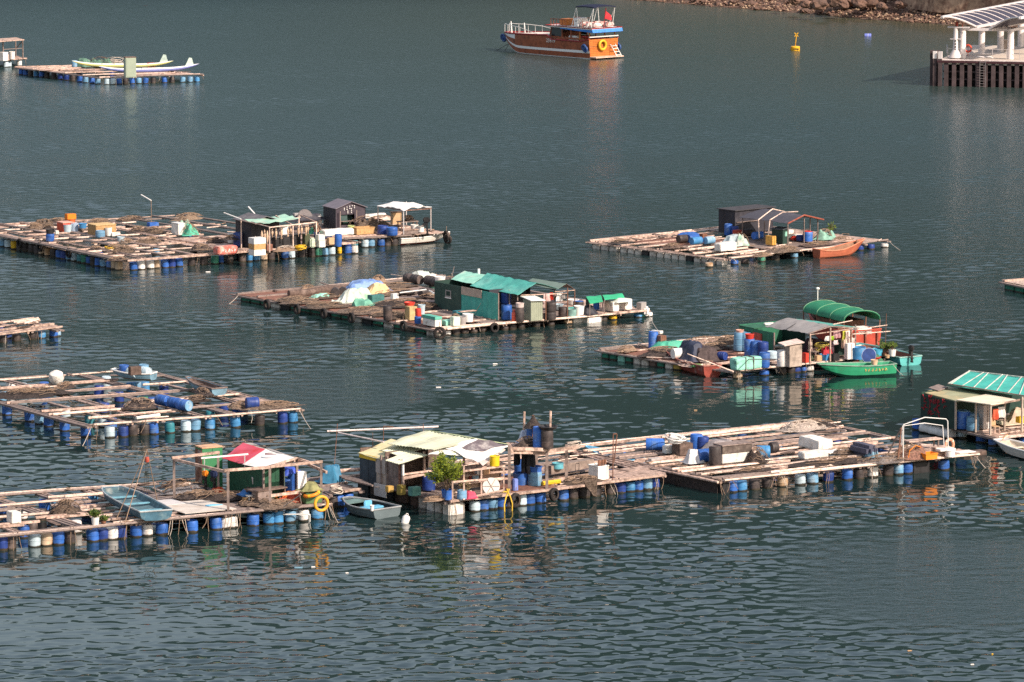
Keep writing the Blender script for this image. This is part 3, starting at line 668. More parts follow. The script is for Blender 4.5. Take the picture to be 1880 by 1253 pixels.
def text(s, size, m, parent, M, name='lettering', th=.01):
    cu = bpy.data.curves.new('t', 'FONT'); cu.body = s; cu.size = size; cu.extrude = th; cu.align_x = 'CENTER'; cu.align_y = 'CENTER'
    t = bpy.data.objects.new('t', cu); COL.objects.link(t); dg = bpy.context.evaluated_depsgraph_get()
    me = bpy.data.meshes.new_from_object(t.evaluated_get(dg)); bpy.data.objects.remove(t); me.materials.clear(); me.materials.append(m)
    me.transform(M); return obj(name, me, parent)

# ------------------------------------------------------------------ boats
def hull(L, B, H, draft, tr=.8, bow=.05, sheer=.25, rake=.12, n=16, floor=.12, lift=1.0, full=2.3):
    "x from the stern (0) to the bow (L). slots: 0 topsides, 1 inside, 2 below the paint line"
    b = MB(); rows = []; rin = []
    for i in range(n+1):
        t = i/n; x = L*t
        hb = B/2*((tr + (1-tr)*math.sin(min(t/.45, 1)*math.pi/2)) if t < .45 else max(bow, (1-((t-.45)/.55)**full)*(1-bow) + bow))
        zs = H*(1 + sheer*max(0, (t-.35)/.65)**2 + sheer*.25*max(0, (.3-t)/.3)**2); up = max(0, (t-.62)/.38)**2*(H*.75+draft)*.85*lift
        zk = -draft + up; xo = rake*L*max(0, (t-.6)/.4)**2
        def row(k, dz):
            r = []
            for e in (1, .96, .89, .64, 0, -.64, -.89, -.96, -1):
                ae = abs(e); f = {1: 1, .96: .62, .89: .28, .64: .06, 0: 0}[ae]; z = zk + dz + (zs - zk - dz)*f if f < 1 else zs
                r.append((x + xo*f, hb*e*k, z))
            return r
        rows.append(row(1, 0)); rin.append([(min(max(p[0], .06), L-.05 if i == n else 99), p[1], p[2] if abs(p[1]) > .01 or True else p[2]) for p in row(max(.3, 1-.09/max(hb, .1)), floor + .04)])
    P = [p for r in rows for p in r]; o = len(P); P += [p for r in rin for p in r]; m = 9; F = []; M_ = []
    for i in range(n):
        for j in range(m-1):
            a = i*m+j; F.append((a, a+1, a+m+1, a+m)); M_.append(2 if 2 <= j <= 5 else 0)
            F.append((o+a+m, o+a+m+1, o+a+1, o+a)); M_.append(1)
    for i in range(n):
        for j in (0, m-1): F.append((i*m+j, (i+1)*m+j, o+(i+1)*m+j, o+i*m+j)); M_.append(0)
    F.append(tuple(range(m))); M_.append(0); F.append(tuple(o+j for j in range(m))[::-1]); M_.append(1); F.append((0, m-1, o+m-1, o)); M_.append(0)
    F.append(tuple(n*m+j for j in range(m))[::-1]); M_.append(0); F.append(tuple(o+n*m+j for j in range(m))); M_.append(1); F.append((n*m, o+n*m, o+n*m+m-1, n*m+m-1)); M_.append(0)
    b.v = P; b.f = F; b.m = M_
    rail = [[r[k] for r in rows] for k in (0, m-1)]
    return b, rail, rows, rin
def boat(stern, bow_, B, label, top, inside, bottom, rail, H=.55, draft=.12, z=0, name='rowing_boat', cat='boat', thw=3, motor=None, group='small boats', L=None, tr=.8, bw=.05, sheer=.25, thm=None, lift=1.0, full=2.3, rake=.12):
    a = W(*stern, z); c = W(*bow_, z); d = c - a; L = L or d.length/1.1
    o = thing(name, label, cat, a + Vector((0,0,0)), math.atan2(d.y, d.x), group)
    b, rl, rows, rin = hull(L, B, H, draft, tr, bw, sheer, rake, lift=lift, full=full); b.build('hull', [top, inside, bottom], o, False)
    b = MB()
    for r in rl: b.tube([Vector(p) + Vector((0,0,.01)) for p in r], .045, 6)
    b.tube([Vector(rl[0][0]), Vector(rl[1][0])], .045, 6); b.tube([Vector(rl[0][-1]), Vector(rl[1][-1])], .045, 6); b.build('gunwale', rail, o, True)
    for k in range(thw):
        t = .18 + .58*k/max(1, thw-1); i = int(t*16); hb = abs(rows[i][0][1])*.93
        b = MB(); b.box((L*t, 0, H*.68), (.24, 2*hb, .045)); b.build('thwart', thm or inside, o)
    if motor: outboard(o, Vector((-.12, 0, H*.9)), motor)
    return o
def outboard(parent, c, m, k=1.0, label=None, rz=0, loc=None):
    if parent is None: parent = thing('outboard_motor', label, 'outboard motor', loc, rz, 'outboard motors'); c = Vector((0,0,.75)); own = parent
    else: own = obj('outboard_motor', None, parent, c); c = Vector((0,0,0))
    b = MB(); b.box(c + Vector((0,0,.22*k)), (.42*k, .26*k, .34*k), bev=.07*k); b.build('cowling', m, own, True)
    b = MB(); b.bar(c + Vector((-.02,0,.08*k)), c + Vector((-.06*k,0,-.62*k)), .13*k, .10*k); b.box(c + Vector((-.08*k,0,-.42*k)), (.26*k,.16*k,.03)); b.lathe([(0,-.18),(.05,-.12),(.06,.1),(0,.16)], 8, Matrix.Rotation(1.57,3,'Y'), c + Vector((-.06*k,0,-.64*k)))
    b.bar(c + Vector((.06*k,0,.02)), c + Vector((.2*k,0,-.12*k)), .12*k, .2*k); b.build('leg', BLACK, own)
    return own

# ------------------------------------------------------------------ huts
class Hut(Frame):
    def __init__(s, name, label, cat, px, py, z=None, group='huts on the rafts'):
        z = CUR.top if z is None else z; p = W(px, py, z); super().__init__(p, CUR.u); s.base = z
        s.root = thing(name, label, cat, (p.x, p.y, 0), s.rz, group)
    def P(s, *pts):
        "(px, py, h): the spot of the deck seen at the pixel, h above it"
        return [s.p(x, y, s.base) + Vector((0,0,h)) for x, y, h in pts]
    def slab(s, part, m, pts, th=.04, parent=None):
        b = MB(); b.slab(s.P(*pts), th); return b.build(part, m, parent or s.root)
    def sheet(s, part, m, pts, n=10, mm=6, amp=0, wave=0, sag=0, jit=0, th=.02, seed=0, parent=None):
        b = MB(); b.sheet(*s.P(*pts), n=n, m=mm, amp=amp, wave=wave, sag=sag, jit=jit, th=th, seed=seed); return b.build(part, m, parent or s.root, wave == 0)
    def bar(s, part, m, a, b_, w_=.08, parent=None):
        b = MB(); A, B_ = s.P(a, b_); b.bar(A, B_, w_); return b.build(part, m, parent or s.root)
    def post(s, m, px, py, h, w_=.08, z0=0, part='post'):
        b = MB(); p = s.p(px, py, s.base + z0); b.bar(p, p + Vector((0,0,h)), w_); return b.build(part, m, s.root)
    def lwall(s, part, m, a0, b0, a1, b1, z0, z1, wave=0, amp=.02, th=.05, n=None, parent=None):
        "a wall over the line (a0,b0)-(a1,b1) of the hut's own frame"
        b = MB(); Z = s.base; n = n or max(2, wave*6)
        A, B_, C_, D = (a0,b0,Z+z0), (a1,b1,Z+z0), (a1,b1,Z+z1), (a0,b0,Z+z1)
        if wave: b.sheet(A, B_, C_, D, n=n, m=1, amp=amp, wave=wave, th=th*.5)
        else: b.slab([A, B_, C_, D], th)
        return b.build(part, m, parent or s.root)
    def lbox(s, part, m, a, b_, z, w_, d, h, parent=None, bev=0):
        b = MB(); b.box((a+w_/2, b_+d/2, s.base+z+h/2), (w_, d, h), bev=bev); return b.build(part, m, parent or s.root)
# ================================================================== raft with the long canoes, far left
r = Raft('far raft on blue barrels carrying two long canoes', (185,143), (372,137.5), (214,118.5), (28,124), .78)
r.us([(0,0,1,2),(.2,0,.9,1),(.42,0,1,2),(.62,0,1,1),(.8,0,.95,1),(1,0,1,2)]); r.vs([(0,0,1,2),(.33,0,1,2),(.66,0,1,2),(1,0,1,2)])
r.deck(0,.45,.45,1,9,WOOD,'v'); r.deck(.45,1,.05,.3,6,WOOD)
r.front([(194,'p'),(205,'p'),(217,'b'),(228,'k'),(241,'b'),(253,'l'),(265,'b'),(279,'k'),(300,'b'),(314,'k'),(333,'l'),(347,'l'),(360,'c')])
r.left([(38,'b'),(46,'b'),(55,'k'),(66,'c'),(75,'b'),(85,'k'),(98,'k'),(110,'n'),(120,'n'),(132,'k'),(145,'b'),(156,'l'),(168,'b'),(178,'l')])
r.grid([.2,.5,.8],[.5,.95],'bn'); r.ropes([290,318,366],2,.6)
r.litter(18)
def canoe(stern, bow_, label, m, fin):
    a, c = W(*stern, r.top), W(*bow_, r.top); d = c-a; L = d.length; o = thing('canoe', label, 'canoe', a, math.atan2(d.y, d.x), 'long canoes on the far raft')
    b = MB(); n = 26; P = []; k = 12
    for i in range(n+1):
        t = i/n; e = max(.03, math.sin(math.pi*min(1, max(0, t)))**.45); lift = .55*(abs(t-.5)*2)**3.2
        for j in range(k):
            g = 2*math.pi*j/k; P.append((L*t, .34*e*math.cos(g), .26 + lift + .26*e*math.sin(g)))
    F = [(i*k+j, i*k+(j+1)%k, (i+1)*k+(j+1)%k, (i+1)*k+j) for i in range(n) for j in range(k)]; M_ = [0 if j in (1,2,3,4) else 1 for i in range(n) for j in range(k)]
    F += [tuple(range(k))[::-1], tuple(n*k+j for j in range(k))]; b.v = P; b.f = F; b.m = M_ + [1, 1]; b.build('hull', [WHITE, m], o, True)
    b = MB(); x = L*fin; b.slab([(x-.45,-.04,.62),(x+.5,-.04,.66),(x+.28,-.04,1.45),(x-.02,-.04,1.5)], .08); b.build('fin', mat('pale green fin',(.5,.6,.52),.5), o)
    for s_ in (.3, .42): b = MB(); b.bar((L*s_,-.3,.5),(L*s_,.3,.5),.06); b.build('thwart', m, o)
CANY = mat('lemon canoe paint', (.62,.60,.24), .4, .08, 2); CANB = mat('violet blue canoe paint', (.16,.18,.40), .4, .1, 2)
canoe((132,125.5),(319,125.5),'long lemon and white canoe lying behind the violet blue one', CANY, .9)
canoe((181,136),(366,131),'long violet blue and white canoe lying in front of the lemon one', CANB, .9)
o = crate(231,143,1.15,.85,2.1,'tall grey green metal cabinet standing at the raft edge by two canoes', mat('grey green cabinet paint',(.36,.41,.31),.55,.06,1.5), None, 'cabinet', 'cabinet', bev=.015)
b_ = MB(); b_.box((.575,.42,2.14),(1.2,.9,.07)); b_.build('roof', DARKW, o); b_ = MB(); b_.box((.6,-.012,1.05),(.98,.03,1.9)); b_.build('door', mat('grey green cabinet paint',(.3,.3,.3)), o)
lump(157,122,1.0,1.2,.95,'green tarpaulin peaked heap beside the lemon canoe', NETG, rz=.4)
heap(184,121.5,1.7,1.6,1.0,'tangled dark green net pile between tarpaulin and cabinet', NETG, sm=DARKW)
rope_coil(211,118,1.2,.5,'pale rope heap on the far raft behind the canoes')
drum(137,123.5,'l','light blue drum behind the bow of the lemon canoe', h=.7)
heap(100,127,2.6,1.6,.3,'low litter of broken poles on the far raft deck', WOOD, 'pole_litter', 'wood', sm=BAMB, strands=20, group=None)
drum(277,125.5,'r','rust red drum lying behind the canoes right of the cabinet', lay=.1)
# ------------------------------------------------------------------ raft with an open frame at the frame's edge
r = Raft('raft with open canopy frame at the far left edge', (-60,117.5), (47,108), (20,102), (-95,110), .8)
r.us([(0,0,1,2),(.5,0,1,1),(1,0,1,2)]); r.vs([(0,0,1,2),(.5,0,1,1),(1,0,1,2)]); r.deck(0,1,0,1,10,WOOD)
r.front([(-40,'b'),(-10,'b'),(11,'p'),(17,'p'),(36,'w')]); r.grid([.3,.9],[.6],'bk'); r.ropes([24,43],2,.6)
h = Hut('open_canopy', 'bare timber canopy frame over white tubs on the far raft', 'canopy', 42, 107.5)
for px, py, hh in ((42,108.5,2.2),(29,104.5,2.1),(6,111,2.3)): h.post(GREYW, px, py, hh, .1)
h.slab('roof', WOOD, [(45,109,2.2),(30,104,2.15),(-70,113,2.25),(-58,119,2.3)], .09)
h.bar('brace', GREYW, (42,108.5,2.0), (29,104.5,.9), .07); h.bar('rail', GREYW, (42,108.5,1.2), (6,111,1.2), .07)
crate(6,112.5,.8,.8,.95,'large white bin under the bare canopy frame', WHITE, None, 'bin', 'bin'); tub(22,109.5,WHITE,'white tub on the corner under the bare canopy frame',.85,.35)

# ================================================================== big raft, left middle
r = Raft('largest raft with open bamboo cells, huts and crates', (223,480), (657,447.5), (330,397), (-87,418), .75)
r.us([(0,0,1,3),(.1,.02,.3,2),(.16,0,.55,2),(.23,0,.35,2),(.3,0,.62,2),(.4,0,.5,2),(.47,.05,.7,2),(.56,0,.75,1),(.63,0,.45,2),(.7,.1,.95,2),(.78,0,.6,2),(.86,0,.7,1),(.93,.2,1,2),(1,0,1,2)])
r.vs([(0,0,1,3),(.09,0,1,2),(.2,0,1,2),(.3,0,1,2),(.38,.3,1,2),(.5,0,1,2),(.62,0,1,2),(.75,0,1,2),(.88,0,1,2),(1,0,1,2)], zo=.11)
r.deck(.46,1,0,.42,16,WOOD); r.deck(0,.06,0,1,26,WOOD,'u')
r.front([(244,'b'),(258,'w'),(275,'w'),(287,'o',.2),(302,'b'),(314,'n'),(328,'b'),(350,'k'),(373,'k'),(393,'g'),(405,'b',.2),(420,'k'),(444,'k'),(456,'c'),(469,'c'),(483,'o'),(497,'k'),(522,'b'),(534,'p'),(553,'k'),(571,'k'),(584,'g'),(595,'l'),(608,'p'),(623,'y',.16),(637,'b'),(650,'w')])
r.left([(4,'l'),(14,'p'),(26,'y'),(36,'k'),(46,'k'),(58,'k'),(68,'k'),(77,'o'),(87,'o'),(98,'k'),(108,'b'),(117,'n'),(127,'l'),(136,'p'),(147,'t'),(155,'g'),(164,'b'),(172,'k'),(180,'b'),(190,'l'),(201,'b'),(210,'o'),(217,'o')])
r.grid([.15,.35,.55,.75],[.3,.6,.97],'bbnlk'); r.ropes([232,360,412,495,505,648],3,.9)
r.litter(10)
for x, y in ((36,447),(73,454),(126,465)): tyre(x, y, .62, 'black tyre fender hanging on the shaded left edge of the largest raft', r.rz + math.pi, .36, 'tyres on the left edge of the largest raft')
crate(116,426.5,.9,1.05,.72,'red storage box with a lid beside two pale tubs', mat('red box plastic',(.62,.085,.04),.5), flat('pink lid',(.66,.36,.28)), 'storage_box', 'box')
tub(129,410,mat('coral tray',(.68,.14,.05),.5),'shallow coral tray stacked behind the red storage box',.3,.42,z=1.35,name='tray')
crate(124,404,.75,.5,.42,'orange crate on top of the red storage box', ORANGE, z=1.62)
tub(124,427,DRUM['p'],'pale grey blue tub in front of the red storage box',.55,.33); tub(137,426,mat('ice blue plastic',(.45,.55,.68),.5),'ice blue tub right beside the pale grey one',.62,.3,taper=1.0)
tub(152,420,DRUM['c'],'sky blue basin on a lump of net behind plywood crate',.35,.3,z=1.15); heap(150,424,.55,.5,.35,'brown net lump under the sky blue basin', NET)
crate(176.5,434.5,1.7,1.4,.85,'large plywood crate in the middle of the left raft', PLY, mat('pale plywood',(.62,.42,.2),.8,.2,8), 'plywood_crate', 'crate')
drum(184,437,'l','squat light blue keg before the plywood crate', h=.5, r=.36); tub(199,434,WHITE,'white jug with dark mouth before the plywood crate',.6,.28,taper=.8,name='jug')
foam(206,434,.7,.3,.25,'small white foam scrap by the white jug'); tub(222,444,DRUM['p'],'small pale tub sitting on poles right of plywood crate',.32,.28)
drum(92,444,'b','short blue drum wearing a black bucket on its left raft pole', h=.55, r=.32); tub(92,444,BLACK,'black bucket upside on the short blue drum',.32,.32,up=.56,name='bucket',cat='bucket'); crate(103,431,.25,.25,.3,'tiny cream box beside the black bucket', FOAM)
for (x, y, rx, ry, hh, l, m) in ((63,421,1.1,.9,.6,'brown net sack left of the red storage box',NET),(80,415.5,1.3,1,.65,'tan net sack behind the red storage box on the back poles',NET),(88,421,.7,.6,.4,'small knotted net lump between net sacks',NETD),(106,408,1.6,.7,.35,'long dark net pile on the back edge near orange crate',NETD),(224,463,1.5,1.3,.6,'brown net heap on the near corner cells',NET),(210,457,1.1,.9,.4,'net heap with yellow rope over an open cell',NET),(272,446,1.5,1.0,.55,'brown net heap right of the pale tub',NET),(232,446,.9,.8,.35,'low net wad beside the pale tub',NET),(255,426,1.4,1.1,.5,'net pile under the tall lamp pole',NETD),(285,428,1.2,.9,.6,'coiled net roll right of the lamp pole',NET),(346,403,2.1,1.1,.6,'wide straw coloured net mound at the far back',mat('straw netting',(.25,.175,.12),.95,.45,12,bump=.05)),(368,459,1.5,1.3,.5,'dark net mound left of the printed sacks',NETD),(398,444,1.6,.7,.35,'flat dark net behind the printed sacks',NETD),(215,478,1.2,.8,.25,'thin net scrap hanging at the near corner',NETD),(240,405,1.8,.9,.4,'dark net strip along the back poles',NETD),(175,459,1.0,.7,.3,'dark net dropped in an open cell by the yellow rope',NETD),(180,408,1.5,.6,.3,'net bundle on the back edge behind plywood crate',NET)):
    heap(x, y, rx*.72, ry*.72, hh*.8, l, m)
rope_coil(203,458,.5,.15,'thin yellow rope on net over the open cell', YELLOW, n=4)
r.deck(.02,.45,.92,1.0,2,WOOD); r.deck(.15,.4,.72,.8,3,NETD)
crate(275,417,.8,.5,.3,'blue crate at the foot of the lamp pole', DRUM['b'])
def lamp(px, py, hh, e, label, m=METAL):
    a = place(px, py); o = thing('floodlight_pole', label, 'lamp pole', a, 0, 'fluorescent lamp poles')
    b = MB(); b.tube([(0,0,0),(0,0,hh)], .024, 6); b.build('pole', ROPEB, o, True); p2 = W(*e, a.z + hh + .35) - a
    b = MB(); b.bar((0,0,hh), p2, .1, .06); b.build('lamp_arm', WHITE, o)
lamp(278,415,1.95,(259,358),'tall thin lamp pole with slanted tube standing alone on left raft'); lamp(443,456,2.15,(411,391),'lamp tube rising left from the front post of the fish awning'); lamp(468,443,2.05,(456,380),'short lamp tube on the dark hut roof')
crate(327.5,432.5,.55,1.1,.9,'white cooler box with grey side before the green bundles', FOAM, WHITE, 'cooler', 'cooler')
heap(336,421,.9,.7,.75,'grey green net bundle behind the white cooler', mat('mint sacking',(.3,.42,.33),.9,.3,6), 'sack_bundle', 'bundle'); heap(349,432,.75,.6,.85,'bright green sack bundle right of the white cooler', mat('green sacking',(.08,.36,.24),.8,.25,6), 'sack_bundle', 'bundle')
SACK = mat('red printed sacking',(.62,.16,.12),.75,.2,3,dirt=(.75,.62,.52),dscale=2.5,damt=.5)
o = crate(401,469,1.65,.85,.6,'red and cream printed sacks stacked at the raft edge', SACK, None, 'printed_sack', 'sack', bev=.08)
for k in range(5):
    b_ = MB(); q = random.Random(k); x = .35+.26*k
    for e in range(4): b_.bar((x+q.uniform(-.08,.08),-.012,.3+q.uniform(-.12,.12)),(x+q.uniform(-.08,.08),-.012,.3+q.uniform(-.12,.12)),.03,.035)
    b_.build('printed_mark', WHITE, o)
crate(466.7,470.5,.98,.85,.44,'white foam box at the bottom of the three box stack', FOAM, None, 'foam_box', 'box')
crate(466.7,470.5,.98,.85,.40,'plywood box in the middle of the three box stack', PLY, up=.442)
crate(466.7,470.5,1.0,.87,.44,'white foam box on top of the three box stack', WHITE, None, 'foam_box', 'box', up=.844)
drum(437,453,'n','navy drum left of the three box stack', h=1.0, r=.36); drum(425,447,'w','pinkish white drum wrapped by dark net left of navy drum', h=.7, r=.28); tub(449,449,DRUM['l'],'light blue tilted tub behind the three box stack',.5,.4)
heap(424,440,.7,.5,.3,'small dark net on the pinkish drum', NETD, z=1.4)
for i, (x, l) in enumerate(((506,'first low black crate stack under the fish awning'),(521,'second low black crate stack under the fish awning, amid hanging fish'),(537,'dark crate stack behind the yellow rope coil'))): crate(x, 457-i*2.5, .72,.6,.85,l,BLACK,mat('grey mesh lid',(.1,.095,.1),.7),'crate','crate')
crate(490,462,.5,.5,.5,'red brown crate at the awning foot next to boxes', REDW); heap(524,461,1.0,.55,.35,'pale rope and twig heap under the awning edge', ROPEB, 'rope_heap', 'rope', strands=26, sm=ROPE, group=None)
rope_coil(551,457.5,.48,.2,'yellow rope coil on the raft edge under the awning', YELLOW)
heap(574,447,.5,.45,.5,'dark green sack on top of a mint sack pair', mat('green sacking',(.08,.3,.2)), 'sack', 'sack', up=.72, group=None); crate(571,455.5,.4,.35,.72,'mint sack standing left of the white bins', mat('pale sacking',(.48,.56,.42),.85,.25,6), bev=.08, name='sack', cat='sack'); crate(560,453,.45,.45,.9,'dark olive net crate behind yellow rope coil', mat('olive crate',(.08,.09,.05),.8,.3,6))
crate(586,455,.55,.5,.5,'lower white bin of two by the periwinkle drum', FOAM, None, 'bin', 'bin'); crate(585,455,.55,.5,.42,'upper white bin of two by the periwinkle drum', WHITE, None, 'bin', 'bin', up=.51)
drum(620.5,453.5,'b','periwinkle blue drum standing on the front edge', h=.9, r=.27); MATS['peri'] = mat('periwinkle drum',(.18,.24,.56),.5,.1,3)
foam(596,448,2.6,.8,.45,'long white foam slab bridging the bins by the periwinkle drum', up=.55); crate(604,450,.6,.4,.5,'cardboard box under the long foam slab', CARD)
heap(600,437,.6,.4,.4,'dark blue bundle in front of the black cabin', NAVY, 'bundle', 'bundle', group=None)
# hanging fish
fr = [(481,424,.75),(486,422,.9),(491,424,1.0),(500,421,.55),(507,420,.75),(517,419,.75),(529,418,.6),(534,417,.5),(548,415,.72),(554,414,.62),(562,413,.72),(565.5,412.5,.6)]
for x, y, hh in fr:
    p = W(x, y + 1.6*25, CUR.top); b = MB(); b.lathe([(0,-hh),(.05,-hh*.8),(.10,-hh*.45),(.05,-.12),(.012,0)], 8); b.box((0,0,-hh*1.02),(.14,.02,.12))
    tag(b.build('drying_fish', mat('dried fish',(.62,.42,.28),.6,.2,8), None, True, (p.x, p.y, CUR.top + 1.62), rnd.random()*3), 'pale fish hung to dry under the mint awning', 'fish', 'fish drying under the awning')
o = crate(519,450,.5,.06,.75,'white board leaning in the fish awning among hanging fish', WHITE, None, 'board', 'board', up=.75)
# dark hut and awning
h = Hut('dark_hut', 'dark boarded hut with low black roof behind the fish awning', 'hut', 462, 455)
n_, l_, rr_ = h.p(462,455,h.base), h.p(435,449,h.base), h.p(512,451,h.base)
h.lwall('wall', BLACKC, 0,0, 0,l_.y, 0,1.9, 10,.015); h.lwall('wall', BLACKC, 0,0, rr_.x,0, 0,1.9); h.lwall('wall', BLACKC, rr_.x,0, rr_.x,l_.y, 0,1.9); h.lwall('wall', BLACKC, 0,l_.y, rr_.x,l_.y, 0,1.9)
for s_ in (0, 1):
    b_ = MB(); x0, x1 = (-.2, rr_.x/2) if s_ == 0 else (rr_.x/2, rr_.x+.2); z0, z1 = (1.9, 2.3) if s_ == 0 else (2.3, 1.9)
    b_.slab([(x0,-.25,h.base+z0),(x1,-.25,h.base+z1),(x1,l_.y+.2,h.base+z1),(x0,l_.y+.2,h.base+z0)], .05); b_.build('roof', mat('dark grey roof felt',(.13,.12,.13),.8,.2,3,dirt=(.2,.19,.19),damt=.3), h.root)
a = Hut('fish_awning', 'rough pole awning with mint sheet roof and fish hung beneath', 'awning', 495, 464)
for px, py, hh in ((443,456,2.1),(469,459,1.0),(495,464,1.9),(538,458,1.85),(581,452,1.8),(507,447,2.1),(549,443,2.0)): a.post(BAMB, px, py, hh, .07)
a.bar('rail', BAMB, (494,464,1.85),(582,452.5,1.8),.07); a.bar('rail', BAMB, (441,456,2.1),(496,464,1.88),.06); a.bar('rail', BAMB, (469,460,1.95),(552,447,1.95),.07); a.bar('rail', WOOD, (538,458,1.8),(507,447,2.05),.06); a.bar('rail', WOOD, (581,452,1.78),(549,443,2.0),.06)
a.sheet('roof_sheet', mat('mint sheeting',(.36,.60,.46),.6,.12,2,dirt=(.6,.55,.42),damt=.35), [(449,457,2.1),(484,461,2.0),(549,450,2.0),(520,444,2.05)], jit=.16)
# person leaning at the bins
def skin_body(name, pts, edges, m, parent, sub=2):
    me = bpy.data.meshes.new(name); me.from_pydata([p[:3] for p in pts], edges, []); o = obj(name, me, parent); me.materials.append(m)
    md = o.modifiers.new('s', 'SKIN'); o.modifiers.new('u', 'SUBSURF').render_levels = sub; o.modifiers['u'].levels = sub
    for i, p in enumerate(pts): me.skin_vertices[0].data[i].radius = (p[3], p[3]*.9)
    me.skin_vertices[0].data[0].use_root = True
    dg = bpy.context.evaluated_depsgraph_get(); m2 = bpy.data.meshes.new_from_object(o.evaluated_get(dg)); o.modifiers.clear(); o.data = m2
    for p in m2.polygons: p.use_smooth = True
    return o
o = thing('person', 'person with dark hair in brown clothes leaning beside white bins', 'person', place(581,449), CUR.rz - .9)
PT = [(0,0,.9,.15),(0,.02,1.12,.15),(.02,.05,1.36,.17),(.03,.07,1.47,.06),(.05,.10,1.56,.055),(.07,.13,1.64,.095),(.07,.13,1.72,.085),(-.19,.05,1.38,.06),(-.27,.12,1.12,.045),(-.2,.34,1.02,.036),(-.17,.42,1.0,.03),(.22,.05,1.38,.06),(.28,.16,1.12,.045),(.22,.38,1.02,.036),(.2,.46,1.0,.03),(-.10,0,.85,.1),(-.11,.03,.47,.07),(-.11,-.02,.08,.045),(-.11,.1,.03,.04),(.10,0,.85,.1),(.11,.05,.47,.07),(.12,0,.08,.045),(.12,.12,.03,.04)]
ED = [(0,1),(1,2),(2,3),(3,4),(4,5),(5,6),(2,7),(7,8),(8,9),(9,10),(2,11),(11,12),(12,13),(13,14),(0,15),(15,16),(16,17),(17,18),(0,19),(19,20),(20,21),(21,22)]
skin_body('body', PT, ED, SKIN, o)
BR = mat('brown shirt',(.14,.085,.06),.85,.2,4)
skin_body('shirt', [(0,0,.86,.165),(0,.02,1.12,.165),(.02,.05,1.37,.18),(-.19,.05,1.39,.075),(-.26,.11,1.16,.06),(.22,.05,1.39,.075),(.27,.15,1.16,.06)], [(0,1),(1,2),(2,3),(3,4),(2,5),(5,6)], BR, o)
skin_body('trousers', [(0,0,.86,.16),(-.10,0,.82,.11),(-.11,.03,.47,.085),(-.11,-.02,.12,.06),(.10,0,.82,.11),(.11,.05,.47,.085),(.12,0,.12,.06)], [(0,1),(1,2),(2,3),(0,4),(4,5),(5,6)], NAVY, o)
b_ = MB(); b_.lathe([(.105,-.02),(.112,.05),(.09,.12),(0,.145)], 14, c=(.07,.115,1.66)); b_.build('hair', BLACK, o, True)
for s_ in (-1,1): b_ = MB(); b_.lathe([(0,-.012),(.012,0),(0,.012)],6,c=(.07+s_*.035,.222,1.665)); b_.build('eye', BLACK, o)
b_ = MB(); b_.lathe([(0,-.02),(.014,-.012),(0,.03)],6,c=(.07,.232,1.635)); b_.build('nose', SKIN, o)
# ------------------------------------------------------------------ the rear platform with black cabin and white canopy
r = Raft('rear platform carrying black cabin and white canopy', (632,439.5), (820,428), (700,407), (512,418), .75)
r.us([(0,0,1,2),(.12,0,.9,1),(.3,0,1,2),(.5,.3,1,2),(.7,.2,.9,2),(1,0,1,2)]); r.vs([(0,0,1,2),(.33,0,1,2),(.66,0,1,2),(1,0,1,3)]); r.deck(0,1,0,.5,12,WOOD); r.deck(0,.7,.5,1,10,GREYW)
r.front([(637,'n'),(647,'t',.36),(668,'p'),(680,'l'),(698,'b'),(710,'k'),(722,'k'),(745,'k')]); r.grid([.4,.8,.97],[.4,.9],'kbn'); r.ropes([663,716,760],2,.7)
r.litter(16)
tyre(819,434,.55,'black tyre fender at the right end beside white motor skiff', r.rz, .42, None); tyre(822,440,.3,'lower black tyre at the right end by the white skiff bow', r.rz+.4, .36, None)
h = Hut('black_cabin', 'black cabin with peaked roof and white letters on its gable', 'cabin', 617.4, 423)
l_, rr_ = h.p(588,418,h.base), h.p(668,419,h.base); D, Wd, E, RG = l_.y, rr_.x, 1.68, 2.12; WINE = mat('dark plum board',(.055,.042,.055),.6,.2,2,dirt=(.09,.075,.085),damt=.3)
h.lwall('wall', BLACKC, 0,0,0,D,0,E); h.lwall('wall', BLACKC, Wd,0,Wd,D,0,E); h.lwall('wall', BLACKC, 0,D,Wd,D,0,E)
b_ = MB(); Z = h.base
for P in ([(0,0,Z),(.32,0,Z),(.32,0,Z+1.72),(0,0,Z+E)], [(.32,0,Z+1.15),(1.55,0,Z+1.15),(1.55,0,Z+2.02),(Wd*.5,0,Z+RG),(.32,0,Z+1.74)], [(1.55,0,Z),(Wd,0,Z),(Wd,0,Z+E),(1.55,0,Z+2.0)], [(.32,0,Z),(1.55,0,Z),(1.55,0,Z+.35),(.32,0,Z+.35)]): b_.slab(P, .05)
b_.build('gable_wall', WINE, h.root)
h.lwall('back_panel', DGREEN, .35,.5,1.55,.5,.3,1.15); h.lbox('counter', GREYW, .32,-.08,.62,1.23,.3,.04); h.lbox('shutter', mat('green grey shutter',(.05,.085,.08)), .36,.1,.62,.62,.03,.5)
for s_ in (0,1):
    b_ = MB(); P = [(-.12,-.15,Z+E-.02),(Wd*.5,-.15,Z+RG+.04),(Wd*.5,D+.1,Z+RG+.04),(-.12,D+.1,Z+E-.02)] if not s_ else [(Wd*.5,-.15,Z+RG+.04),(Wd+.12,-.15,Z+E-.02),(Wd+.12,D+.1,Z+E-.02),(Wd*.5,D+.1,Z+RG+.04)]
    b_.slab(P, .05); b_.build('roof', mat('plum grey roof',(.16,.14,.16),.7,.12,2), h.root)
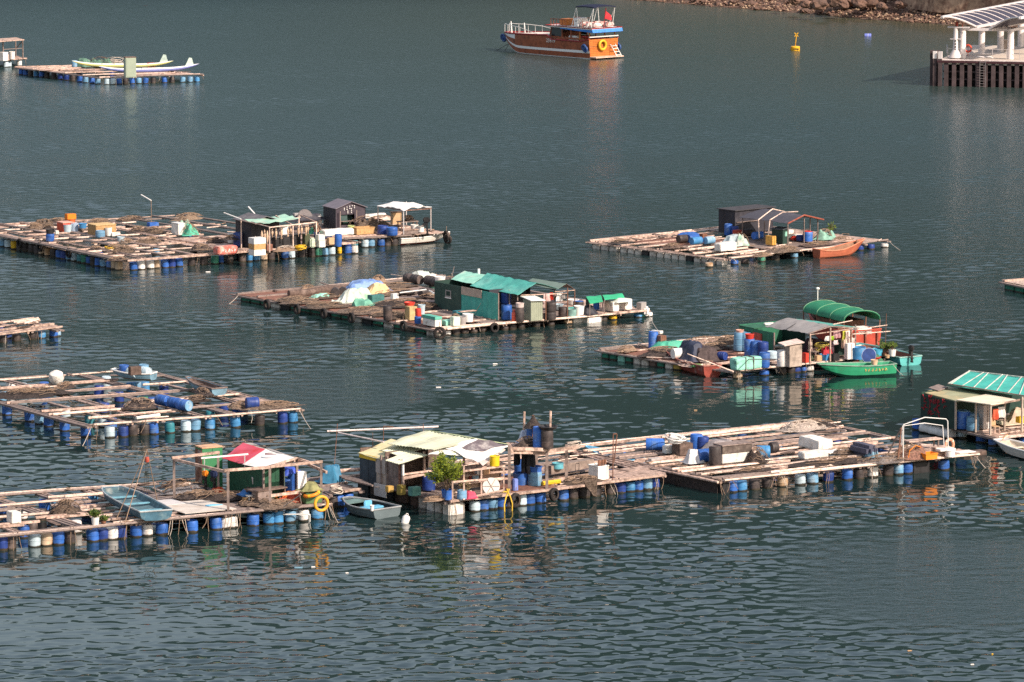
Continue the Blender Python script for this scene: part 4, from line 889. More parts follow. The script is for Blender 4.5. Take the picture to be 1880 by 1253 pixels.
for i, (x, z) in enumerate(((.62,1.62),(.62,1.5),(.85,1.7),(.85,1.52),(.92,1.38),(.92,1.25),(1.08,1.75),(1.08,1.6),(1.22,1.42),(1.22,1.28),(1.3,1.78),(1.48,1.76),(1.48,1.62),(1.2,1.56))): h.lbox('white_dot', WHITE, x,-.075,z,.07,.03,.07)
h.lbox('post', GREYW, .2,-.25,-.0,.07,.07,1.45); h.lbox('post', GREYW, 1.56,-.3,-.0,.07,.07,1.5)
crate(641.5,409.5,.26,.25,.38,'small white jar in the opening of the black cabin', WHITE, name='jar', cat='jar', z=CUR.top+.42)
c = Hut('white_canopy', 'sagging white tarpaulin canopy on four thin posts', 'canopy', 741, 430)
for px, py, hh in ((694,420,1.72),(741,431,1.86),(791,424,1.74),(746,413,1.8)): c.post(METAL, px, py, hh, .06)
c.sheet('tarpaulin', CLOTHW, [(692,421,1.76),(741,432,1.92),(793,425,1.78),(743,413.5,1.8)], 14, 10, sag=-.12, jit=.14, th=.03)
c.bar('rail', RUST, (741,431,1.82),(792,424.5,1.72),.06); c.bar('rail', RUST, (694,420,1.7),(741,431,1.83),.05)
o = crate(721,413,.8,.4,.95,'tan plywood cupboard under the white canopy', CARD, None, 'cupboard', 'cupboard', z=.85); b_ = MB(); b_.box((.4,.2,.97),(.95,.55,.05)); b_.build('top', DARKW, o)
o = thing('table', 'dark work table under the white canopy', 'table', place(748,424), CUR.rz); b_ = MB(); b_.box((0,0,.72),(1.5,.8,.06)); b_.build('top', GREYW, o)
for sx in (-.65,.65):
    for sy in (-.32,.32): b_ = MB(); b_.bar((sx,sy,0),(sx,sy,.7),.07); b_.build('leg', DARKW, o)
heap(750,424,.6,.35,.4,'dark gear heap on the canopy work table', NETD, up=.75)
crate(742,431,1.2,.3,.35,'slatted wooden bench at the canopy front post', GREYW, WOOD, 'bench', 'bench')
tub(761,426,CLOTHW,'white sack tub right of the canopy table',.5,.3,name='tub'); tub(772,427,WHITE,'white bucket with dark lid below the big outboard',.42,.28,name='bucket',cat='bucket',rim=BLACK)
outboard(None, None, BLACK, 1.25, 'big black outboard motor clamped upright by the canopy corner post', CUR.rz+2.6, place(783,429))
o = crate(655,431.5,1.5,.8,.5,'open curved plywood tub full of nets beside black cabin', PLY, None, 'plywood_tub', 'tub', open_=True)
heap(669,421,1.6,1.2,1.0,'tall brown net pile between black cabin and white canopy', NET, strands=26); heap(690,417,1.2,.9,.6,'brown net slope right of the tall net pile', NET); foam(669,401.5,1.9,.5,.3,'pinkish foam plank on the back edge behind nets'); heap(700,404,1.3,.5,.3,'low pole litter at the back edge behind nets', WOOD, 'pole_litter', 'wood', group=None)
tub(644.5,430,mat('lime jerrycan',(.45,.5,.2),.5),'lime green jerrycan beside the plywood net tub',.6,.26,name='jerrycan',cat='jerrycan',taper=1.0); drum(703,431,'n','wide navy basket drum near the canopy front', h=.62, r=.42); drum(720,433.5,'b','blue basket drum under the canopy front edge', h=.6, r=.42)
b_ = MB(); tag(b_.torus((0,0,0),.62,.03,Matrix.Rotation(R(80),3,'X'),26,6).lathe([(0,.0),(.6,.02),(.6,.03),(0,.04)],26,Matrix.Rotation(R(80),3,'X')).build('hoop_net', mat('grey mesh',(.17,.15,.15),.9,.2,9), None, True, W(560,400,1.75), CUR.rz), 'round grey mesh hoop standing on top of back shelf', 'net hoop')
crate(552,410,1.0,.7,.62,'white cooler under dark tarpaulin at the back', FOAM, None, 'cooler', 'cooler', z=.95); lump(561,404,1.6,.7,.5,'black tarpaulin draped over the back cooler', BLACKC, z=1.55); crate(577,413,.7,.5,.75,'white sack beside the black cabin wall', CLOTHW, bev=.1, name='sack', cat='sack', z=1.15); crate(541,409,.5,.4,.7,'grey tin under the black tarpaulin edge', GREYC, z=.9)
boat((727,450),(822,441),1.75,'white motor skiff with red bottom moored at right platform', mat('skiff white',(.60,.56,.5),.5,.1,3,dirt=(.4,.36,.3),damt=.2), mat('skiff inside',(.45,.42,.38),.6), mat('red antifouling',(.38,.07,.05),.6), WHITE, H=.5, draft=.0, name='motor_skiff', cat='skiff', thw=2, motor=flat('pale cowling',(.6,.55,.52)), thm=YELLOW, bw=.12)

# ================================================================== raft with the black hut, right middle
r = Raft('raft on grey foam blocks with black hut and hooped canopy', (1335,476), (1632,443), (1385,412), (1083,444), .5)
r.us([(0,0,1,2),(.08,.15,.4,2),(.16,0,.5,2),(.26,.0,.35,2),(.4,0,.3,2),(.5,0,.4,2),(.63,0,.5,2),(.75,0,.55,2),(.87,0,.6,2),(.94,0,.5,2),(1,0,.9,3)])
r.vs([(0,0,1,3),(.16,0,1,2),(.33,0,1,2),(.5,0,1,2),(.7,0,1,2),(.85,0,1,2),(1,0,1,2)]); r.deck(.38,.8,0,.6,14,GREYW); r.deck(.12,.45,.55,.85,10,REDW); r.deck(.8,1,.05,.7,9,WOOD); r.deck(0,.95,.96,1.0,2,BAMB)
r.blocks_left(.03,.78,[FOAMD]*4+[BLACK]+[FOAMD]*5+[BLACK]+[FOAMD]*3); r.blocks_left(.8,.99,[FOAMD]*3)
r.front([(1303,'o'),(1349,'b'),(1368,'k'),(1399,'g'),(1425,'k'),(1459,'l'),(1580,'n'),(1600,'n'),(1625,'w')]); r.left([(1160,'o'),(1120,'k')]); r.grid([.4,.6,.8],[.3,.6,.95],'nbk'); r.ropes([1345,1400,1466],3,.6)
r.litter(24)
tyre(1330,476,.35,'black tyre fender at the near corner of the foam block raft', r.rz-1.2, .3, None)
drum(1253,446,'k','black drum lying at the left end of the lying drum row', lay=0); drum(1272,445,'b','blue lying drum behind in the row on the foam raft', lay=0, h=.95); drum(1278,450,'c','blue lying drum in front in the row on foam raft', lay=0, h=.95, lid='b'); drum(1302,449,'l','light blue lying drum at the right end of the row', lay=0, h=.8)
crate(1290,440,.5,.4,.4,'small dark box behind the lying drum row', RUST); lump(1266,431,.9,.6,.25,'blue tarpaulin scrap lying flat on the brown deck', DRUM['b']); lump(1344,445,.8,.6,.6,'pale blue and rust bundle beside the green ball', mat('grey blue cloth',(.42,.5,.52),.8,.2,3), 'bundle', 'bundle')
heap(1360,451,.75,.65,1.0,'round bundle of white and green netting', mat('white green bundle',(.62,.6,.52),.8,.15,2,dirt=(.03,.36,.24),dscale=1.4,damt=.55), 'net_bundle', 'bundle', strands=5, group=None)
foam(1323,463,1.7,.7,.62,'chunky white foam block before the green white bundle'); drum(1337,433,'b','tall blue drum left of two near the black hut', h=.85, r=.3); drum(1349,434,'n','navy drum right of the tall blue drum by black hut', h=.7); crate(1353,437,.6,.5,.55,'rust red box against the black hut wall', REDP)
drum(1373,435,'k','black drum lying under the hooped canopy', lay=0, h=1.0); drum(1392,440,'b','blue drum lying under the hooped canopy', lay=0, h=.95)
crate(1418,451,.4,.75,.68,'plywood box with dark side before the hooped canopy', mat('amber ply',(.62,.33,.07),.7,.2,6), None, 'plywood_box', 'box')
o = crate(1437,450,.65,1.2,1.1,'dark green slant topped counter under the canopy', DGREEN, None, 'counter', 'counter'); b_ = MB(); b_.slab([(-.1,-.1,1.18),(.8,-.1,1.28),(.8,1.3,1.22),(-.1,1.3,1.12)],.05); b_.build('top', mat('slate top',(.07,.08,.09),.6), o); b_ = MB(); b_.box((.35,-.02,.8),(.3,.03,.35)); b_.build('notice', MINT, o)
drum(1483,445,'b','blue drum with red rim under the open canopy side', h=.78, r=.36, lid='r'); heap(1513,439,1.0,.8,.75,'grey green net bundle right of the canopy', mat('sea green sacking',(.2,.36,.28),.85,.3,6)); bush(1526,437,.4,.9,'blue potted shrub beside the green net bundle', DRUM['b'], LEAF, 120, .2, .38, ls=.1)
foam(1440,431,1.0,.4,.3,'pink foam plank under the canopy back'); foam(1447,438,1.5,.4,.22,'long white foam plank under the open canopy'); lump(1459,440,.4,.35,.35,'red cloth lump under the open canopy', DRUM['r'], 'cloth', 'cloth'); drum(1470,443,'n','dark blue basin between the red cloth and rimmed drum', h=.4, r=.35)
heap(1440,461,1.6,1.1,.3,'flat brown net spread before the counter', NET); heap(1545,443,1.3,.6,.3,'scattered pale planks on the right deck', WOOD, 'pole_litter', 'wood', group=None); heap(1400,470,.9,.6,.2,'pale rope litter on the front poles', ROPEB, 'rope_heap', 'rope', group=None); heap(1140,446,1.2,.7,.2,'dark net in the left cell of the foam raft', NETD); heap(1235,455,1.0,.6,.3,'rust wood litter left of the lying drums', DARKW, 'pole_litter', 'wood', group=None); heap(1500,450,1.6,.8,.2,'dark tarpaulin strip near the moored sampan', DARKW, 'tarpaulin', 'tarpaulin', group=None)
h = Hut('black_hut', 'long black hut behind lying drums on the foam block raft', 'hut', 1350, 430)
rr_ = h.p(1422,423,h.base); l_ = h.p(1331,425,h.base); h.lwall('wall', BLACKC, 0,0,0,l_.y,0,1.75); h.lwall('wall', BLACKC, 0,0,rr_.x,0,0,1.78); h.lwall('wall', BLACKC, 0,l_.y,rr_.x,l_.y,0,1.75); h.lwall('wall', BLACKC, rr_.x,0,rr_.x,l_.y,0,1.75)
h.lbox('roof', mat('black felt roof',(.06,.055,.06),.8,.2,2), -.15,-.15,1.76,rr_.x+.3,l_.y+.3,.06); h.lbox('rail', GREYW, .05,-.1,.85,2.2,.05,.06)
a = Hut('hooped_canopy', 'dark shade cloth canopy with pale bent pole hoops', 'canopy', 1446, 453)
SH = mat('charcoal shade cloth',(.075,.07,.085),.75,.15,3,dirt=(.11,.10,.11),damt=.3)
a.sheet('shade_cloth', SH, [(1356,436,1.5),(1446,453,1.7),(1475,447,2.1),(1406,430,1.95)], 12, 6, sag=-.1, jit=.05); a.sheet('shade_cloth', mat('plum shade cloth',(.10,.055,.06),.8,.2,6), [(1406,430,1.96),(1475,447,2.11),(1512,443,1.6),(1452,430,1.5)], 10, 6, jit=.04)
for px, py, hh in ((1363,437,1.5),(1403,445,1.58),(1446,453,1.72),(1476,446,2.05),(1487,443,1.75),(1501,443,1.65)): a.post(GREYW, px, py, hh, .06)
for e in ([(1394,445,.3),(1392,444,1.65),(1418,437,2.2),(1440,436,1.95)], [(1410,449,.3),(1413,447,1.75),(1437,441,2.1),(1465,441,2.15)]):
    b_ = MB(); b_.tube(a.P(*e), .045, 6); b_.build('hoop', BAMB, a.root, True)
b_ = MB(); b_.tube(a.P((1446,453,1.72),(1476,447,2.12),(1512,443,1.62)), .06, 6); b_.build('rafter', RUSTR, a.root, True)
boat((1499,474),(1580,466),1.45,'orange brown wooden sampan moored against the foam block raft', SALMON, mat('sampan inside',(.33,.17,.1),.7,.25), SALMON, mat('sampan rail',(.62,.22,.12),.6), H=.5, draft=.08, name='sampan', cat='sampan', thw=3, bw=.12, sheer=1.15, tr=.6, rake=.18)

# ================================================================== central raft with the turquoise hut
r = Raft('central raft ringed with tyres and turquoise hut', (808,606), (1190,571), (812,507), (437,541), .42)
r.us([(0,0,1,3),(.1,0,.5,2),(.2,0,.45,2),(.33,0,.4,2),(.45,0,.8,2),(.6,0,.5,2),(.75,0,.6,1),(.9,0,.6,2),(1,0,1,3)]); r.vs([(0,0,1,3),(.14,0,1,2),(.3,0,1,2),(.5,0,1,2),(.7,0,1,2),(.85,0,1,2),(1,0,1,2)])
r.deck(0,.25,.08,1,26,REDW); r.deck(.25,.72,.02,.98,22,GREYW); r.deck(.72,1,.02,.3,8,WOOD); r.deck(0,.98,0,.04,2,WOOD)
GF = mat('green float plastic',(.02,.17,.11),.5,.3,3,dirt=(.02,.07,.05),damt=.35,wl=True)
r.blocks_left(.02,.99,[FOAMD,GF,DARKW,GF,FOAMD,GF,BLACK,FOAMD,GF,GF,BLACK,GF,GF,GF,BLACK,FOAMD,GF,GF,GF])
r.front([(819,'w'),(836,'k'),(852,'k'),(868,'k'),(885,'k'),(925,'k'),(940,'k'),(956,'k'),(984,'k'),(1010,'k'),(1042,'o'),(1107,'k'),(1125,'y'),(1171,'c'),(1181,'g'),(1190,'w')]); r.grid([.3,.6,.9],[.3,.6,.95],'kg')
for x in (1061,1088):
    p = r.p(x, 583, .3); r.block(p.x, p.y, 1.15, .6, FOAM, top=.33)
r.ropes([880,1000,1037],2,.5)
r.litter(26)
for i, x in enumerate((490,545,594,645,741)): tyre(x, 552 + (x-443)*.158, .45, 'black tyre fender hung on the green floats of the central raft', r.rz + math.pi, .36, 'tyres on the left edge of the central raft')
tyre(807,612,.32,'large tyre with bleached rope at the near corner of the central raft', r.rz-2.4, .42, None); tyre(908,602,.3,'tyre fender on the front edge below the gas cylinder', r.rz-1.57, .33, None)
b_ = MB(); P = [CUR.p(x,y,CUR.top+.15) for x, y in ((530,540),(560,538),(590,533),(618,532),(643,528))]; b_.tube(P, .26, 9); tag(b_.build('net_roll', DARKW, None, True, CUR.O, CUR.rz), 'long dark rolled net along the back edge', 'net')
for (x,y,rx,ry,hh,l,m) in ((545,553,1.6,1.5,.25,'wide brown net carpet at the left corner',NET),(600,562,1.6,1.3,.2,'flat brown net carpet near second tyre',NET),(668,572,1.7,1.5,.25,'brown net carpet between the teal crate and left edge',NET),(716,578,1.5,.9,.2,'brown net carpet by the lone black drum',NET),(735,560,2.6,1.3,.35,'dark grey net spread before the turquoise hut',NETD),(780,566,1.6,1.0,.3,'dark net ridge left of the two grey drums',NETD),(722,540,2.2,.9,.3,'brown net strip right of the yellow sack',NET),(720,527,2.0,1.0,.25,'brown net at the back edge behind tarpaulin',NET),(745,583,1.4,.8,.2,'net scrap left of the wooden box',NET),(600,545,1.7,.9,.2,'net patch before the long net roll',NET),(565,532,.7,.4,.3,'pale rope knot on the long net roll',ROPEB),(695,519,.7,.4,.5,'brown sack of floats behind the blue tarpaulin',ROPEB),(800,545,1.5,.6,.25,'dark net below the lying black drums',NETD)): heap(x,y,rx,ry,hh,l,m)
drum(616,545,'k','left black drum of the lying pair near the green tarpaulin', lay=1.0, r=.3, h=.7); drum(630,544,'k','right black drum of the lying pair near green tarpaulin', lay=1.0, r=.3, h=.7)
lump(650,553,1.5,1.0,.95,'green and white tarpaulin folded over gear', mat('green white tarp',(.66,.66,.56),.7,.12,2,dirt=(.14,.34,.2),dscale=.9,damt=.55)); lump(672,535,1.8,1.2,.95,'pale blue tarpaulin over a heap at the back', mat('pale blue tarp',(.24,.36,.62),.6,.15,2,dirt=(.05,.14,.42),dscale=1.5,damt=.35)); lump(694,541,1.1,.8,.75,'pale orange sack beside the pale blue tarpaulin', mat('pale orange sack',(.75,.5,.26),.7,.15,3), 'sack', 'sack')
crate(683,560,1.0,.6,.62,'dark teal crate below the orange sack', mat('dark teal crate',(.05,.16,.15),.7,.25,4)); lump(671,561,.8,.6,.5,'crumpled green sheet left of the teal crate', mat('mint sheet',(.16,.42,.3),.7,.2,3)); lump(586,547,.7,.4,.3,'small mint sheet on the flat net', MINT); crate(722,551,.45,.35,.4,'small white and blue box right of orange sack', WHITE)
drum(712,589,'k','lone upright black drum at the left raft edge', h=.95, r=.3)
for x,y,l in ((752,521,'upper left black drum in the heap under mint sheet'),(765,523,'second black drum in the heap under mint sheet'),(790,525,'black drum lying left of the white round tub'),(803,528,'black drum lying below the white round tub'),(820,527,'black drum lying against the turquoise hut')): drum(x,y,'k',l,lay=-1.45,h=.8,r=.34)
lump(775,519,1.3,.8,.9,'white and mint sheet over the black drum heap', mat('white mint sheet',(.68,.68,.6),.7,.12,2,dirt=(.3,.6,.46),dscale=1.2,damt=.4)); tub(808,519,WHITE,'white round tub on the lying black drums',.35,.38,z=1.05); ring_axis(748,537,.7,.42,.12,RUBBER,'black tyre lying beside dark drums',0,'tyre','tyre',tilt=1.57); drum(779,545,'k','black drum lying under the pale pipes', lay=.2, h=.8)
pole_thing(W(734,538,1.0), W(783,532,1.2), .05, 'pale pipe lying over the dark drums', WHITE, 'pipe', 'pipe'); pole_thing(W(788,534,1.0), W(812,547,.9), .05, 'short pale pipe beside the turquoise hut wall', WHITE, 'pipe', 'pipe'); foam(790,546,.9,.4,.22,'white foam scrap under the short pale pipe')
tub(813,564,mat('grey drum plastic',(.3,.34,.38),.6),'tall grey barrel left of the blue topped one',.95,.32,name='barrel',cat='barrel',taper=.95); drum(824,568,'p','pale barrel with blue upper half by the hut', h=.95, r=.37); MATS['x'] = None
tub(824,568,DRUM['t'],'blue tub nested on the pale barrel',.4,.39,up=.57)
o = crate(847,571,.6,.65,.55,'white slatted crate against turquoise hut', WHITE, None, 'slatted_crate', 'crate', open_=True)
o = crate(752,589,.6,.6,.9,'tall wooden box carrying a red basin', mat('yellow ply',(.58,.42,.2),.8,.18,5,dirt=(.3,.2,.1),damt=.3), None, 'wooden_box', 'box'); tub(752,587,DRUM['r'],'red basin on the tall wooden box',.18,.36,up=.91,name='basin',cat='basin')
drum(768,594,'r','red topped fuel can right of the wooden box', h=.5, r=.2, up=.45); drum(767,595,'b','blue can under the red fuel can', h=.45, r=.22); tub(774,579,DRUM['p'],'pale jug behind red fuel can',.65,.24,name='jug',cat='jug')
crate(799,601,.5,1.5,.66,'mint topped white foam chest at the near corner', FOAM, mat('sea green lid',(.12,.42,.32),.7,.2,4), 'foam_chest', 'chest', lidh=.2); foam(818,599,.55,.5,.35,'grey mint foam chunk right of the foam chest', MINT); foam(833,600,.5,.45,.6,'white mint broken foam piece by the grey pot', mat('pale mint foam',(.6,.68,.54),.85,.2,3)); heap(836,591,.5,.35,.5,'rust scrap wad beside the white tub', DARKW, 'scrap_heap', 'scrap', group=None)
tub(859,592,WHITE,'white tub under a plank near the turquoise hut',.5,.36,taper=.9); crate(846,588,1.3,.4,.05,'plank lying over the white tub', WOOD, name='plank', cat='plank', up=.5); tub(848,597,GREYC,'grey pot before the white tub',.5,.3); crate(838,586,.7,.5,.5,'teal box behind the white tub', DRUM['t'])
h = Hut('turquoise_hut', 'turquoise tarpaulin hut with dark green back half', 'hut', 914, 588)
bl = h.p(828,562,h.base); D = bl.y; md = h.p(864,573,h.base).y
h.lwall('wall', mat('bottle green wall',(.035,.075,.06),.7,.25,3,dirt=(.06,.1,.08),damt=.3), 0,md,0,D,0,1.75); h.lwall('wall', mat('turquoise wall',(.06,.36,.30),.6,.12,1.5,dirt=(.1,.42,.36),damt=.3), 0,0,0,md,0,1.75, 7,.02)
h.lwall('patch_panel', TANW, -.06,md*.42,-.06,md*.98,1.25,1.78,th=.03); h.lwall('back_wall', DGREEN, 0,D,3.0,D,0,1.8); h.lwall('wall', BLACKC, 3.0,0.6,3.0,D,0,1.9); h.lwall('partition', BLACKC, 0,1.0,3.0,1.0,0,1.9)
wy = h.p(844,531+37,h.base).y; o = h.lbox('window_frame', GREYC, -.07,wy-.34,.85,.06,.68,.5); h.lbox('pane', DGREEN, -.085,wy-.24,.98,.02,.46,.3, o); h.lbox('sill', CLOTHW, -.1,wy-.36,.8,.1,.72,.06, o)
for x,y,hh in ((915,588,1.8),(935,585,1.9),(950,585,1.85)): h.post(GREYW, x, y, hh, .07)
h.sheet('roof_tarp', TEALC, [(863,573,1.75),(950,590,1.75),(985,587,2.45),(895,568,2.45)], 20, 8, sag=.03, jit=.06, seed=3)
h.sheet('roof_tarp', mat('dull teal tarp',(.07,.24,.2),.7), [(895,568,2.45),(985,587,2.45),(1026,580,1.8),(938,562,1.8)], 12, 6, jit=.05)
h.sheet('roof_tarp', mat('pale teal tarp',(.30,.60,.47),.65,.12,2,dirt=(.5,.6,.48),damt=.3), [(828,562,1.8),(868,571,1.8),(892,563,2.15),(853,555,2.15)], 12, 6, jit=.07)
b_ = MB(); p = h.p(879,560,h.base); b_.tube([p+Vector((0,0,1.6)), p+Vector((0,0,2.45))], .09, 10); b_.build('chimney', WHITE, h.root, True)
b_ = MB(); b_.tube(h.P((828,562,1.7),(834,560,2.6)), .02, 5); b_.tube(h.P((830,561,1.9),(829,562,2.2)), .03, 5); b_.build('aerial', GREYW, h.root)
b_ = MB(); b_.tube(h.P((870,580,.05),(893,583,1.55)), .015, 5); b_.build('guy_line', ROPE, h.root)
a = Hut('grey_green_awning', 'grey green sloping awning behind the turquoise hut', 'awning', 1018, 578)
a.sheet('awning_sheet', mat('grey green sheet',(.17,.23,.19),.7,.1,2), [(965,565,1.7),(1018,580,1.7),(1040,576,2.0),(978,564,1.95)], 10, 5, jit=.03); a.sheet('awning_sheet', mat('rust awning',(.16,.1,.08),.8), [(978,564,1.95),(1040,576,2.0),(1056,572,1.5),(1000,560,1.5)], 8, 4, jit=.03)
for x,y,hh in ((1002,588,1.75),(1042,582,1.95),(1018,579,1.7),(1055,573,1.5)): a.post(RUST, x, y, hh, .05)
a.bar('rail', WOOD, (956,585,1.55),(1042,580,1.5),.06); a.bar('rail', WOOD, (1018,580,1.6),(1055,574,1.5),.05)
drum(930,588,'b','blue drum under a dark one in the hut mouth', h=.95, r=.36); drum(929,585,'n','dark drum standing on the blue drum in hut mouth', h=.7, r=.34, up=.96); tub(939,587,CLOTHW,'small cream bucket beside the red gas cylinder',.3,.18,name='bucket',cat='bucket')
gas(944,591,'red gas cylinder at the raft edge before turquoise hut', mat('red enamel',(.62,.10,.06),.4,.1,3), .78, .17); drum(954.5,592,'k','black drum with pink white lid next to gas cylinder', h=.95, r=.28); tub(954.5,592,mat('pink white lid',(.68,.55,.5),.5),'pink white basin capping the black drum',.3,.27,up=.93,name='basin',cat='basin',taper=.9)
o = thing('tool_shed', 'small upright corrugated grey green shed with white roof', 'shed', place(975,590), CUR.rz); SHD = mat('grey green iron',(.36,.38,.28),.6,.1,2,dirt=(.22,.24,.19),damt=.25)
b_ = MB(); b_.sheet((0,0,0),(.92,0,0),(.92,0,1.38),(0,0,1.38),n=36,m=1,amp=.02,wave=6); b_.build('wall', SHD, o)
for A, B__ in (((0,0),(0,.95)),((.92,0),(.92,.95)),((0,.95),(.92,.95))): b_ = MB(); b_.sheet((A[0],A[1],0),(B__[0],B__[1],0),(B__[0],B__[1],1.35),(A[0],A[1],1.35),n=36,m=1,amp=.02,wave=6); b_.build('wall', SHD, o)
b_ = MB(); b_.slab([(-.12,-.15,1.4),(1.06,-.15,1.34),(1.06,1.1,1.5),(-.12,1.1,1.55)], .05); b_.build('roof', WHITE, o)
drum(1011,588,'k','lower black drum of the stack right of the shed', h=.5, r=.36); drum(1011,588,'k','upper black drum of the stack right of the shed', h=.65, r=.36, up=.51); drum(999,587,'k','short black keg between shed and drum stack', h=.35, r=.26); drum(1034,582,'k','squat black drum before the awning post', h=.6, r=.33)
tub(1049,582,mat('grey teal tub',(.2,.34,.3),.6),'grey teal tub right of the awning post',.45,.34,taper=.95); tub(1063,580,WHITE,'white tub behind the black bundle',.6,.36); lump(1079,577,.9,.6,.6,'black plastic bundle at the front edge', BLACKC, 'bundle', 'bundle'); tub(1024,570,DRUM['p'],'pale blue bowl on the back deck',.35,.4,taper=.6,name='bowl',cat='bowl'); drum(1062,568,'k','dark drum with blue lid behind white tub', h=.5, r=.36, lid='b'); tub(1052,560,WHITE,'white basin at the back deck edge',.3,.42,name='basin',cat='basin'); crate(1043,577,1.0,.4,.1,'turquoise board on the deck by black bundle', TEALP, name='board', cat='board', up=.3)
cloth(1004,583,2.1,.55,.7,'white and pink shirt hung under the grey green awning', mat('pink white shirt',(.72,.5,.46),.8,.15,5), seed=2); cloth(1012,581,2.1,.25,.5,'red cloth between white shirts under the awning', DRUM['r'], seed=4); cloth(1028,580,2.05,.5,.55,'white shirt hung right of the red cloth', CLOTHW, seed=7); cloth(1035,580,2.0,.3,.35,'pale grey cloth hung beside the white shirt', GREYC, seed=9)
def tent(pts, label, m):
    a, b__, c_, d_ = pts; A, B_, C_, D_ = [W(e[0], e[1], CUR.top) + Vector((0,0,e[2])) for e in pts]; O = A.copy(); O.z = 0
    o = thing('lean_to', label, 'lean to', O, 0, 'small green lean-tos'); b = MB(); b.sheet(A-O,B_-O,C_-O,D_-O,n=10,m=5,jit=.06,th=.03); b.build('roof_sheet', m, o)
    b = MB(); b.slab([A-O, D_-O, Vector((A.x-O.x, A.y-O.y+.6, CUR.top))], .02); b.build('side', DGREEN, o)
    for p in (A, B_): b = MB(); b.bar(Vector((p.x-O.x,p.y-O.y,CUR.top)), p-O, .05); b.build('post', GREYW, o)
    for p in (C_, D_): b = MB(); b.bar(Vector((p.x-O.x,p.y-O.y,CUR.top)), p-O, .05); b.build('post', GREYW, o)
LG = mat('leaf green sheet',(.04,.42,.2),.6,.1,2)
tent([(1076,573,1.02),(1103,570,1.02),(1107,576,.82),(1083,580,.82)], 'green lean to with open dark side, left of the two', LG); tent([(1106,569,.98),(1142,566,.98),(1147,570,.85),(1110,575,.9)], 'green lean to above the pale foam boxes, right of the two', LG)
foam(1125,573,.55,1.1,.66,'tall white foam box under the right lean to'); foam(1147.5,570,.6,.75,.72,'white foam cube at the right of the tall foam box'); lump(1141,571,.7,.4,.25,'white and mint sheet over the foam boxes', mat('white mint sheet',(.6,.66,.58)), up=.62); drum(1095,569,'b','small blue bin between lean to and foam box', h=.5, r=.22)
crate(1177,570,.6,.4,.5,'grey box at the right end of the central raft', GREYC, rz=.3); crate(1185,581,.42,.42,.62,'white sack hung over the right raft end', CLOTHW, bev=.12, name='sack', cat='sack', z=.1)
pole_thing(W(1191,578,.5), W(1213,612,1.2), .02, 'mooring line running from white sack to the next raft', ROPE, 'mooring_line', 'rope', sag=.15)
# ================================================================== raft with the green hut, right
r = Raft('small raft with green hut and red canopy boat behind', (1350,682), (1638,653), (1393,616), (1100,643), .5)
r.us([(0,0,1,3),(.12,.1,.5,2),(.25,0,.4,2),(.4,0,.45,2),(.55,0,.4,2),(.7,0,.5,2),(.85,0,.6,1),(1,0,1,3)]); r.vs([(0,0,1,3),(.17,0,1,2),(.35,0,1,2),(.55,0,1,2),(.75,0,1,2),(1,0,1,2)])
r.deck(.3,1,0,.5,14,WOOD); r.deck(0,.5,.3,.95,16,REDW); r.deck(.48,.66,.03,.2,1,mat('green mat',(.05,.11,.05),.9,.2,5),z=.14,name='deck_mat')
r.blocks_left(.40,.99,[mat('ochre foam',(.5,.33,.08),.9,.3,3,wl=True),FOAMD,GF,DARKW,FOAMD,FOAMD,GF,MINT,GF,GF]); r.front([(1354,'o'),(1403,'b'),(1436,'k'),(1452,'k'),(1462,'n'),(1473,'b'),(1486,'w'),(1590,'n'),(1604,'t'),(1620,'k')]); r.grid([.3,.6,.9],[.4,.95],'bkn'); r.ropes([1357,1419,1424,1482],4,.6)
r.litter(30)
drum(1199,641,'b','tall blue drum beside the rust box on the left deck', h=1.05, r=.3); o = crate(1213,642,.45,.5,.85,'rust brown box with an opening beside the tall blue drum', RUST, None, 'rusty_box', 'box', open_=False); b_ = MB(); b_.box((.22,-.01,.35),(.24,.03,.35)); b_.build('opening', BLACK, o)
foam(1212,640,.35,.7,.22,'white foam scrap on the rust brown box', up=.87, rz=.4); lump(1232,641,1.3,.8,.6,'sea green tarpaulin beside the rust brown box', mat('sea green tarp',(.07,.36,.24),.6,.15,2)); heap(1215,651,2.0,1.0,.45,'dark net mound before the green tarpaulin', NETD); heap(1150,645,.8,.4,.3,'rope clump on the back pole of the left cell', ROPEB, 'rope_heap', 'rope', group=None)
drum(1247,660,'w','white grey drum lying before the navy wrapped heap', lay=-.15, h=.9, r=.34)
lump(1272,659,1.15,1.3,1.15,'navy tarpaulin wrapped over stacked drums', mat('navy netted tarp',(.028,.034,.06),.6,.3,4)); lump(1300,660,1.2,1.1,.8,'dark brown netted bundle right of the navy wrapped heap', mat('dark brown netted tarp',(.06,.042,.04),.8,.4,6)); drum(1281,661,'n','navy drum poking out of the wrapped heap', lay=-1.3, h=.5, up=.3); drum(1326,662,'n','small navy drum at the right end of the wrapped heap', lay=-1.3, h=.5, r=.26)
heap(1330,632,1.6,.8,.5,'pale brown net pile by the back drums', NET); heap(1290,628,1.8,.6,.3,'broken pole litter on the back edge of the hut raft', WOOD, 'pole_litter', 'wood', group=None); heap(1310,640,1.4,.7,.3,'dark net behind the wrapped heap', NETD)
pole_thing(W(1347,683,.65), W(1262,650,1.75), .05, 'long pale bamboo pole leaning over the wrapped heap', BAMB, r2=.03); pole_thing(W(1358,660,.7), W(1430,660,2.9), .03, 'thin pole rising from drums to the grey roof', BAMB)
o = foam(1352,681,1.95,.75,.72,'long mint green foam float box on the front deck', MINT)
for x in (.7, 1.3): b_ = MB(); b_.box((x,.37,.36),(.04,.84,.8)); b_.build('strap', DARKW, o)
